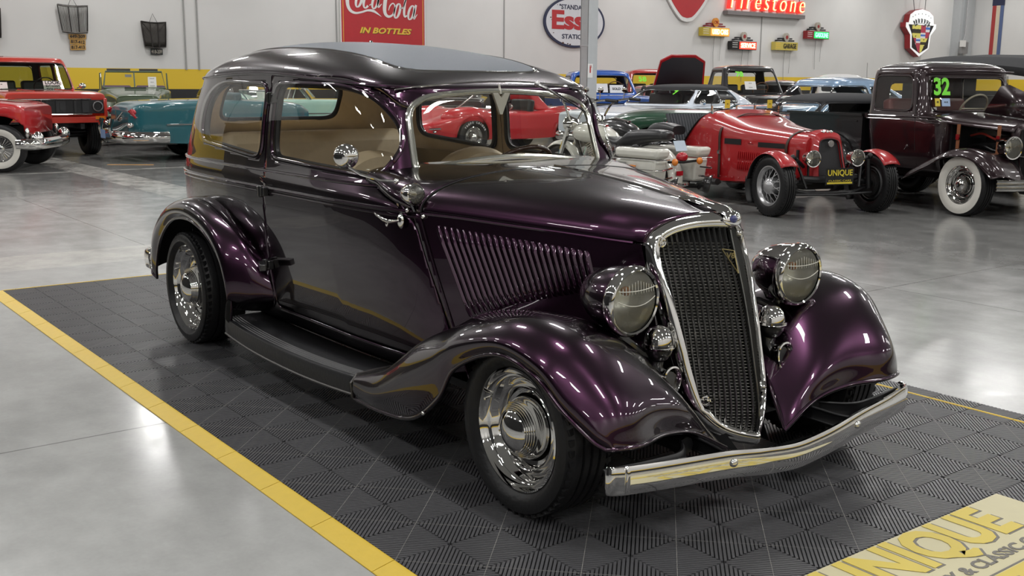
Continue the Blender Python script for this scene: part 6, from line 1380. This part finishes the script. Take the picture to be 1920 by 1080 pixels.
    # purple convertible with black hood
    st = [(-1.5, .6, .42, .75, .84, 4), (-1.4, .66, .34, .85, .92, 4), (0, .70, .3, .9, .96, 4), (1.2, .66, .32, .86, .95, 3), (1.6, .5, .38, .78, .86, 3)]
    t, m = generic('purple_convertible', 'small purple convertible with black canvas top, mostly behind the red roadster', (-5.95, 10.5, 0), 250, (.035, .01, .09), st, [(1.0, .32, .36), (-.95, .32, .36)], (1.0, -.95, 1.15, .32, .15, .19, 'steel'),
        dict(lv=[(.93, .70, -1.3, .64), (1.16, .34, -1.15, .57)], zt=1.27, mat=SOFT, side=[rpoly([(.42, .97), (.25, 1.13), (-.55, 1.13), (-.6, .97)], .04)], ws=rpoly([(-.6, .97), (.6, .97), (.54, 1.13), (-.54, 1.13)], .04), trim=BLACK))
    # white open car with chrome-gold interior glimpse
    st = [(-2.4, .7, .4, .84, .9, 4), (-2.2, .84, .34, .92, .98, 4), (0, .9, .3, .96, 1.02, 4), (1.8, .86, .32, .92, 1.0, 4), (2.4, .7, .4, .82, .88, 4)]
    t, m = generic('white_cruiser', 'white 1950s open car showing between the pickup bed and the blue-grey sedan', (-6.0, 15.0, 0), 98, (.75, .75, .72), st, [(1.5, .34, .4), (-1.4, .34, .4)], (1.5, -1.4, 1.5, .34, .19, .19, 'finned', .5))
    seats(t, -.3, 1.5, .90, pm('gold_vinyl', (.30, .20, .06), .4), 1); screen_frame(t, .7, 1.0, .7, .5, 1.16, .62, CHROME, .014, False)
    # far white pickup and dark sedan
    t, m = pickup('white_pickup', 'white modern pickup with green 18 on its windscreen by the far wall', (-17.6, 27.5, 0), -40, (.74, .74, .74), 1.74, None, ('18', (-.84, -.42, 1.52), .17, (0, 1, 0), NEON, (-.6, 0, 1)))
    tube(t, 'aerial', [(-.4, .7, 1.1), (-.5, .7, 2.1)], .006, BLACK)
    st = [(-2.2, .7, .4, .85, .9, 4), (0, .86, .3, .92, .98, 4), (2.2, .7, .4, .82, .88, 4)]
    generic('dark_sedan', 'dark sedan with yellow seats between the black truck and white pickup', (-17.8, 24.3, 0), -50, (.02, .02, .025), st, [(1.4, .34, .4), (-1.4, .34, .4)], (1.4, -1.4, 1.45, .33, .19, .19, 'steel'),
        dict(lv=[(.96, .8, -1.6, .72), (1.4, .2, -1.0, .56)], zt=1.52, side=[rpoly([(.5, 1.02), (.2, 1.36), (-.4, 1.36), (-.42, 1.02)], .05), rpoly([(-.5, 1.02), (-.48, 1.36), (-.9, 1.34), (-1.2, 1.04)], .05)], ws=rpoly([(-.62, 1.02), (.62, 1.02), (.5, 1.36), (-.5, 1.36)], .06)))
build_rest()
# ================================================================ things hung on the back wall (x = -23, facing +x)
WX = ROOM['x0']
def sign(nm, label, y, z, cat='sign', group=None, x=WX+.02): return thing(nm, label, cat, (x, y, z), 0, group)
def flat(par, nm, poly, d0, d1, mat, bevel=None):
    """outline in (y, z) on the wall, from depth d0 to d1"""
    mb = MB(); mb.prism(poly, d0, d1, 'x'); return mb.build(nm, mat, par, angle=25, bevel=bevel)
def wtext(par, nm, s, y, z, size, mat, d=.05, width=None, bold=0., shear=0., depth=.006, skew=(0, 0, 1), **kw):
    mb = MB(); add_text(mb, s, frame((d, y, z), (0, 1, 0), skew), size, depth, width=width, bold=bold, shear=shear, **kw); return mb.build(nm, mat, par, angle=20)
def rect(y0, z0, y1, z1): return [(y0, z0), (y1, z0), (y1, z1), (y0, z1)]
def ribbon(mb, pts, w, x=.05, t=.006, n=8):
    """flat brush stroke in (y, z) with varying width"""
    P = cm(np.array(pts, float), n, 0); W = np.interp(np.linspace(0, 1, len(P)), np.linspace(0, 1, len(w)), w) if isinstance(w, (list, tuple)) else np.full(len(P), w)
    T = np.gradient(P, axis=0); T /= np.linalg.norm(T, axis=1)[:, None]+1e-9; N = np.stack([-T[:, 1], T[:, 0]], 1)
    A = P+N*W[:, None]/2; B = P-N*W[:, None]/2; rows = []
    for a_, b_ in zip(A, B): rows.append([(x, *a_), (x+t, *a_), (x+t, *b_), (x, *b_)])
    mb.surf(np.array(rows), cv=True)
def build_signs():
    red = pm('enamel_red', (.50, .022, .030), .3); wh = pm('enamel_white', (.82, .82, .80), .35); yl = pm('enamel_yellow', (.85, .55, .06), .35); navy = pm('enamel_navy', (.02, .025, .07), .3); blk = pm('enamel_black', (.01, .01, .012), .35)
    # cola sign
    s = sign('soft_drink_sign', 'large red drink sign with white script reading IN BOTTLES above the purple sedan roof', 13.10, 2.43); W_ = 1.36; Hh = 2.9
    flat(s, 'sign_frame', rect(-W_-.03, -.03, W_+.03, Hh), 0, .05, wh); flat(s, 'sign_panel', rect(-W_+.005, .0, W_-.005, Hh-.05), .05, .056, red)
    for nm, y in (('pin_line', -W_+.06), ('pin_line', W_-.06)): flat(s, nm, rect(y-.008, 0, y+.008, Hh-.1), .056, .058, yl)
    k = .00225; f = lambda X, Y: ((X-900)*k, (640-Y)*k+.0)
    mb = MB(); rb = lambda pts, w: ribbon(mb, [f(*p) for p in pts], [q*k for q in w] if isinstance(w, (list, tuple)) else w*k, .060)
    rb([(640, -210), (600, -250), (520, -235), (430, -120), (390, 40), (385, 170), (420, 245), (490, 275), (580, 262), (660, 238), (740, 240), (800, 268), (862, 306)], [14, 24, 44, 58, 56, 46, 38, 26, 22, 24, 34, 22, 2])
    def o_(cx, cy, rx, ry, w0, w1, a0=0, a1=360, sh=.28):
        P = []; 
        for t in np.linspace(R(a0), R(a1), 17): x_, y_ = rx*math.cos(t), -ry*math.sin(t); P.append((cx+x_-y_*sh, cy+y_))
        rb(P, [w0+(w1-w0)*abs(math.cos(R(a0)+(R(a1)-R(a0))*q/16)) for q in range(17)])
    o_(545, 115, 38, 88, 14, 34); rb([(575, 40), (620, 70), (655, 45)], 12)
    o_(655, 125, 40, 85, 14, 34, 50, 320); rb([(690, 175), (720, 160)], 12)
    o_(775, 130, 38, 82, 14, 32); rb([(838, 35), (815, 150), (822, 190), (868, 150)], [30, 30, 22, 6])
    rb([(880, 42), (942, 52)], 34)
    rb([(1130, -150), (1040, -140), (950, 0), (912, 160), (915, 260), (965, 300), (1030, 270), (1060, 180), (1035, 135), (990, 165), (965, 225)], [18, 30, 50, 52, 44, 30, 22, 18, 14, 16, 6])
    o_(1095, 225, 36, 88, 14, 34); rb([(1140, 190), (1180, 180), (1215, 100), (1290, -20), (1330, -110), (1300, -150), (1255, -80), (1215, 90), (1195, 230), (1205, 290), (1250, 270)], [12, 14, 16, 18, 20, 20, 26, 34, 34, 26, 10])
    o_(1300, 238, 38, 86, 14, 32); rb([(1375, 140), (1345, 260), (1345, 310), (1392, 255)], [30, 32, 24, 6])
    rb([(1195, -30), (1260, 35), (1330, 45), (1420, -30)], [6, 40, 34, 6])
    mb.build('script_lettering', wh, s, angle=20)
    wtext(s, 'caption_shadow', 'IN BOTTLES', .045, .345, .215, pm('sign_shadow', (.06, .06, .01), .5), .057, 1.70, .010, .28, .003); wtext(s, 'caption', 'IN BOTTLES', .03, .355, .215, yl, .061, 1.70, .008, .28)
    # oval station sign
    s = sign('oval_station_sign', 'white oval station sign with dark blue rim partly behind the grey column', 20.22, 3.30); E = lambda q: circ(0, 0, 1.29*q, 64, rz=.80*q)
    flat(s, 'rim', E(1.0), 0, .05, navy); flat(s, 'face', [(y, z) for y, z in circ(0, 0, 1.29-.085, 64, rz=.80-.07)], .05, .056, pm('aged_enamel', (.70, .72, .76), .35))
    wtext(s, 'red_lettering', 'Esso', -.02, .03, .78, red, .06, 1.95, .030); wtext(s, 'upper_lettering', '"STANDARD"', -.02, .46, .20, navy, .06, 1.30, .004); wtext(s, 'lower_lettering', 'STATION', -.02, -.46, .20, navy, .06, 1.05, .004)
    mb = MB()
    for y, z, r in ((-1.02, .12, .02), (-.98, .05, .012), (-.9, -.35, .015), (-.75, .52, .012), (-.5, -.66, .03), (-.3, -.68, .02), (-.2, -.70, .022)): mb.ball((.058, y, z), (.003, r*1.6, r), 8, 6)
    mb.build('rust_spots', pm('rust', (.10, .05, .04), .8), s, weld=False)
    # red shield
    s = sign('shield_sign', 'big red shield sign with white border above the neon lettering', 25.35, 3.56); P = [(0, -.05), (.35, .05), (.95, .65), (1.45, 1.5), (1.55, 2.3), (-1.55, 2.3), (-1.45, 1.5), (-.95, .65), (-.35, .05)]; P = resample(cm(np.array(P+P[:1]), 6, 0), 80)[:-1]; c = np.array((0, 1.3))
    flat(s, 'border', P, 0, .08, wh); flat(s, 'face', c+(P-c)*.90, .08, .09, red); flat(s, 'stripe', [(-1.30, .83), (1.30, .88), (1.30, .84), (-1.30, .76)], .09, .094, wh)
    # neon script sign: raised letters on a base rail
    s = sign('neon_letter_sign', 'row of raised red letters with glowing yellow neon on a grey rail', 29.55, 3.95); neon = pm('neon_yellow', (1., .62, .18), .4, emit=7., ecol=(1., .50, .12)); nr = pm('neon_red_glow', (.8, .02, .02), .4, emit=1.0, ecol=(1, .04, .03))
    flat(s, 'base_rail', rect(-2.25, -.10, 2.15, .04), 0, .22, pm('rail_grey', (.22, .20, .20), .5, .3)); wtext(s, 'letter_boxes', 'Firestone', -.03, .40, .92, nr, .11, 4.25, .012, .18, .16, space=1.35); wtext(s, 'neon_tubes', 'Firestone', -.03, .40, .92, neon, .22, 4.18, -.022, .18, .02, space=1.35)
    mb = MB()
    for y in (-1.9, -.6, .8, 1.9): mb.cyl((.1, y, .2), (.1, y+.02, 2.6), .012, n=6)
    mb.build('hanging_wires', BLACK, s)
    # four small lit signs
    for nm, lab, y, z, w, bodyc, lit, txt, emc, acc in (('used_cars_sign', 'small orange lit sign reading USED CARS with round OK badge', 26.75, 3.20, .70, (.55, .42, .05), True, 'USED CARS', (1, .30, .06), (.25, .02, .03)),
                                             ('service_sign', 'small black and red lit sign reading SERVICE', 28.30, 2.76, .68, (.01, .01, .01), True, 'SERVICE', (1, .05, .03), (.015, .015, .02)),
                                             ('garage_sign', 'small yellow unlit sign reading GARAGE', 30.72, 2.80, .66, (.62, .50, .10), False, 'GARAGE', None, (.015, .015, .02)),
                                             ('gasoline_sign', 'small red sign with green neon reading GASOLINE', 32.60, 3.27, .68, (.28, .015, .02), True, 'GASOLINE', (.04, .9, .25), (.015, .015, .015))):
        s = sign(nm, lab, y, z, group=None); bm_ = pm(nm+'_case', bodyc, .35); flat(s, 'case', rect(-w, -.14, w, .16), 0, .20, bm_); am = pm(nm+'_accent', acc, .35)
        for q, zz in ((.74, .19), (.54, .265)): flat(s, 'step', rect(-w*q, zz, w*q, zz+.05), .02, .16, am); flat(s, 'step_rule', rect(-w*(q-.12), zz-.025, w*(q-.12), zz), .02, .12, CHROME)
        flat(s, 'badge', circ(0, .34, .15, 28, rz=.16), .10, .19, pm(nm+'_badge', (.75, .30, .04) if 'used' in nm else (.45, .42, .36), .35)); 
        if 'used' in nm: wtext(s, 'badge_text', 'OK', 0, .34, .17, pm('ok_red', (.4, .02, .01), .4), .195)
        else: flat(s, 'badge_mark', circ(0, .34, .07, 5 if 'gas' in nm else 16), .19, .20, pm('badge_red', (.35, .03, .03), .4))
        for zz in (-.06, .02, .09): flat(s, 'speed_line', rect(-w*.96, zz, -w*.55, zz+.018), .20, .205, wh if 'garage' not in nm else yl)
        if lit: flat(s, 'lit_panel', rect(-w*.40, -.12, w*.97, .14), .20, .21, pm(nm+'_glow', emc, .4, emit=(.9 if 'gas' not in nm else .05), ecol=emc)); wtext(s, 'neon_text', txt, w*.27, .005, .24, pm(nm+'_neon', (1, .9, .6), .4, emit=3.5, ecol=(1, .75, .35) if 'gas' not in nm else (.05, 1, .30)), .225, w*1.18, .006)
        else: wtext(s, 'sign_text', txt, w*.27, .005, .24, blk, .21, w*1.15, .006)
        mb = MB(); mb.tube([(.03, .1, -.14), (.03, .06, -.7), (.03, .10, -1.3)], .008, 5); mb.tube([(.03, .45, -.14), (.03, .40, -1.0)], .006, 5); mb.build('power_cord', pm('grey_cord', (.25, .25, .25), .6), s)
    # crest sign
    s = sign('crest_sign', 'large red-sided crest sign with crown and checkered coloured shield', 39.45, 3.66, x=WX+.06); s.scale = (1, .97, .70)
    O = [(-.98, .47), (-1.18, .47), (-1.18, .20), (-.80, -.25), (-.72, -1.05), (.0, -1.55), (.72, -1.05), (.80, -.25), (1.18, .20), (1.18, .47), (.98, .47), (.90, .95), (.55, 1.20), (0, 1.32), (-.55, 1.20), (-.90, .95)]
    flat(s, 'case', O, 0, .26, pm('case_red', (.33, .02, .025), .4)); c = np.array((0, -.1)); flat(s, 'face', [tuple(c+(np.array(p)-c)*.985) for p in O], .26, .27, pm('lit_white_face', (.9, .9, .9), .4, emit=.35, ecol=(.95, 1, 1)))
    F_ = [(-.98, .36), (.98, .36), (.68, -.22), (.62, -1.0), (0, -1.34), (-.62, -1.0), (-.68, -.22)]; flat(s, 'shield_edge', F_, .27, .273, blk)
    def clip(y0, z0, y1, z1):   # clip a cell against the shield
        out = [(y0, z0), (y1, z0), (y1, z1), (y0, z1)]; Q = [tuple(np.array((0, -.35))+(np.array(p)-np.array((0, -.35)))*.965) for p in F_]; m = len(Q)
        for i in range(m):
            a_, b_ = np.array(Q[i]), np.array(Q[(i+1) % m]); n_ = np.array((-(b_-a_)[1], (b_-a_)[0])); cen = np.array((0, -.35)); sg = np.sign(n_@(cen-a_)); inp = out; out = []
            for j in range(len(inp)):
                p, q = np.array(inp[j-1]), np.array(inp[j]); dp, dq = sg*(n_@(p-a_)), sg*(n_@(q-a_))
                if (dp >= 0) != (dq >= 0): out.append(tuple(p+(q-p)*dp/(dp-dq)))
                if dq >= 0: out.append(tuple(q))
            if len(out) < 3: return None
        return out
    cy = pm('crest_yellow', (.88, .80, .18), .4); ck = pm('crest_black', (.03, .028, .015), .4); cr = pm('crest_red', (.50, .05, .09), .4); cw = pm('crest_white', (.85, .85, .85), .4); cb = pm('crest_blue', (.06, .20, .62), .4)
    cells = []; z0, z1, z2, zb = .20, -.40, -.40, -1.25
    for (ya, yb) in ((-1.0, -.02),): cells += [(ya, .10, yb, .36, cy), (ya, -.14, yb, .10, ck), (ya, -.42, yb, -.14, cy)]
    for (ya, yb) in ((.0, 1.0),): cells += [(ya, -.65, yb, -.42, cy), (ya, -.82, yb, -.65, ck), (ya, -1.3, yb, -.82, cy)]
    cells += [(-.02, -.10, .36, .36, cr), (.36, .24, .98, .36, cw), (.36, .10, .98, .24, cb), (.36, -.05, .98, .10, cw), (.36, -.42, 1., -.05, cr), (-.02, -.20, .36, -.10, cw), (-.02, -.31, .36, -.20, cb), (-.02, -.42, .36, -.31, cw)]
    cells += [(-1., -.74, -.34, -.42, cr), (-.34, -.50, .0, -.42, cw), (-.34, -.61, .0, -.50, cb), (-.34, -.72, .0, -.61, cw), (-1., -.82, -.34, -.74, cw), (-.9, -.93, -.34, -.82, cb), (-.9, -1.05, -.34, -.93, cw), (-.34, -1.3, .0, -.72, cr)]
    for j, (ya, za, yb, zc, mt) in enumerate(cells):
        p = clip(ya, za, yb, zc)
        if p: flat(s, 'crest_cell', p, .273, .278, mt)
    mb = MB()
    for y, z in ((-.55, .08), (-.25, .08), (-.4, -.32), (.25, -.52), (.55, -.52), (.3, -.92)): mb.ball((.28, y, z), (.006, .05, .025), 8, 6); mb.ball((.28, y+.04, z+.03), (.006, .02, .02), 8, 6)
    mb.build('small_birds', blk, s, weld=False); mb = MB()
    for k in range(7): a_ = R(150-k*20); mb.tube([(.275, .62*math.cos(a_), .30+.30*math.sin(a_)*.6), (.275, .70*math.cos(a_)-.04, .42+.32*math.sin(a_)), (.275, .70*math.cos(a_)+.05, .40+.30*math.sin(a_)), (.275, .62*math.cos(a_)+.03, .30+.2*math.sin(a_))], .018, 5); mb.ball((.275, .80*math.cos(a_), .62+.40*math.sin(a_)), (.008, .03, .03), 8, 6)
    ribbon(mb, [(-.72, .28), (-.35, .42), (0, .46), (.35, .42), (.72, .28)], .02, .272, .008); 
    for y in (-.5, .15, .45): ribbon(mb, [(y, .27), (y+.18, .40)], .07, .272, .008)
    mb.build('crown_outline', pm('crown_dark', (.05, .06, .06), .4), s, weld=False)
    mb = MB(); mb.cyl((.2, -.5, 1.2), (.1, -.8, 3.2), .012, n=6); mb.cyl((.2, .3, 1.25), (.1, .5, 3.2), .012, n=6); mb.build('hanging_wires', BLACK, s)
    # grille shells with licence plates
    bar = pm('weathered_steel', (.045, .04, .038), .5, .6)
    def grille(label, y, z, w, h, kind):
        s = sign('mounted_grille', label, y, z, 'grille', 'radiator grilles hung on the back wall'); topw, botw = w, w*.84
        P = lambda u, v: (.06+.10*(1-abs(u))*.8, u*(botw+(topw-botw)*v)/2+.02*(1-v), (v-.5)*h-.03*(1-abs(u))*(1-v)+(.03*abs(u)**2 if v > .9 else 0))
        mb = MB(); 
        if kind == 'bars':
            for k in range(23): u = -1+2*k/22; mb.tube([P(u, v) for v in (0, .25, .5, .75, 1)], .007, 5)
            for v in (.02, .98): mb.tube([P(u, v) for u in np.linspace(-1, 1, 9)], .018, 6)
            mb.build('grille_bars', pm('tarnished_chrome', (.18, .17, .16), .4, .9), s, weld=False)
        else:
            mb.surf(np.array([[P(u, v) for u in np.linspace(-1, 1, 15)] for v in np.linspace(0, 1, 5)])); mb.build('mesh_panel', pm('grille_mesh_'+kind, (.07, .065, .06), .5, .7, bump=(90, .8)), s, thick=.01)
        mb = MB(); E_ = [P(u, 1) for u in np.linspace(-1, 1, 7)]+[P(1, v) for v in (.7, .4, .1)]+[P(u, 0) for u in np.linspace(1, -1, 7)]+[P(-1, v) for v in (.1, .4, .7, 1)]; mb.tube(E_, .014, 6)
        for u in (-.35, .28): mb.tube([P(u, v) for v in np.linspace(0, 1, 5)], .016, 6)
        if kind == 'wide': mb.tube([P(-1, 1), P(-.35, .6)], .01, 5); mb.tube([P(1, 1), P(.28, .6)], .01, 5)
        mb.build('grille_frame', bar, s, weld=False); mb = MB(); mb.tube([(.05, -.10, h/2), (.02, 0, h/2+.22), (.05, .10, h/2)], .006, 5); mb.build('hanging_wire', bar, s); return s
    grille('dark barred radiator grille above three yellow licence plates', 4.62, 2.78, .68, .60, 'bars'); grille('dark mesh radiator grille with cross struts above single black plate', 6.52, 2.48, .62, .58, 'wide'); grille('radiator grille cut by the left edge of the photograph', 2.72, 2.62, .62, .62, 'mesh')
    def plate(label, y, z, txt, w, h, bg, fg, grp=None, tilt=0):
        s = sign('licence_plate', label, y, z, 'licence plate', 'licence plates under the wall grilles', WX+.05); flat(s, 'plate', rect(-w/2, -h/2, w/2, h/2), 0, .008, bg); wtext(s, 'characters', txt, 0, 0, h*.85, fg, .010, w*.88, .003, depth=.003); s.rotation_euler = (R(tilt), 0, 0)
    py_ = pm('aged_plate_yellow', (.50, .28, .07), .5); pk = pm('aged_plate_black', (.02, .02, .02), .5); pw = pm('plate_pale_ink', (.45, .42, .36), .5)
    for k, (t, w, tl) in enumerate((('449-309', .40, 1), ('817-412', .36, -2), ('817-413', .35, 2))): plate('yellow licence plate %s hanging under the barred grille' % t, 4.69, 2.38-k*.125, t, w, .12, py_, blk, None, tl)
    plate('black licence plate 418-209 under the mesh grille', 6.57, 2.07, '418-209', .30, .15, pk, pw); plate('black licence plate cut by the left edge of the photograph', 2.80, 2.21, '901 901', .32, .13, pk, pw)
    # right-hand end wall: hanging banner and flag
    yw = ROOM['y1']-.03
    t = thing('hanging_banner', 'narrow red white and blue hanging banner with dark top panel', 'banner', (-21.52, yw, 2.70)); 
    for x0, x1, c in ((-.26, -.08, (.42, .05, .05)), (-.08, .10, (.68, .58, .44)), (.10, .26, (.10, .14, .28))):
        mb = MB(); mb.box(((x0+x1)/2, 0, 1.0), (x1-x0, .01, 2.3)); mb.build('banner_stripe', pm('stripe_%d' % int(x0*100+50), c, .8), t)
    mb = MB(); mb.box((0, -.003, 2.70), (.56, .012, 1.1)); mb.build('banner_head', navy, t); mb = MB()
    for k in range(3): mb.tube([(-.16, -.012, 2.62+k*.18), (0, -.012, 2.50+k*.18), (.16, -.012, 2.62+k*.18)], .035, 6)
    mb.build('banner_emblem', pm('emblem_tan', (.55, .30, .18), .7), t)
    t = thing('wall_flag', 'yellow over red square flag at the right edge', 'flag', (-20.0, yw, 3.35)); mb = MB(); mb.box((.5, 0, .55), (1.1, .01, .55)); mb.build('flag_yellow', pm('flag_yellow_cloth', (.65, .40, .06), .8), t); mb = MB(); mb.box((.5, 0, .0), (1.1, .01, .55)); mb.build('flag_red', pm('flag_red_cloth', (.55, .07, .03), .8), t)
    t = thing('junction_box', 'grey electrical box with conduit on the corner column', 'electrical box', (WX+.60, 42.35, 3.02)); box(t, 'box', (.05, 0, 0), (.12, .55, .50), pm('box_grey', (.25, .25, .25), .5)); box(t, 'cover', (.10, -.16, .18), (.14, .26, .28), wh)
    mb = MB(); mb.tube([(.05, -.1, .25), (.05, .05, .6), (.05, .08, 3.6)], .022, 6); mb.build('conduit', STEEL, t)
    # extinguisher notice on the steel column
    cx, cy = COLP; t = thing('extinguisher_notice', 'small white fire extinguisher notice on the grey column', 'notice', (cx+.012, cy-.03, 1.0)); 
    mb = MB(); mb.box((.002, -.03, .62), (.004, .13, .27)); mb.build('notice_card', wh, t); mb = MB(); mb.box((.005, -.03, .64), (.003, .03, .12)); mb.tube([(.006, -.03, .70), (.006, -.045, .72), (.006, -.01, .725), (.006, .0, .68)], .005, 5); mb.build('notice_symbol', pm('notice_red', (.5, .03, .03), .4), t)
    t = thing('floor_marking', 'short strip of yellow-orange tape on the floor before the teal car', 'marking', (-13.9, 2.9, .001), 55); mb = MB(); mb.box((0, 0, .001), (.75, .07, .002)); mb.build('marking_strip', pm('orange_marking', (.85, .42, .10), .5), t)  # flat yellow-orange strip on the floor, nature not known
build_signs()
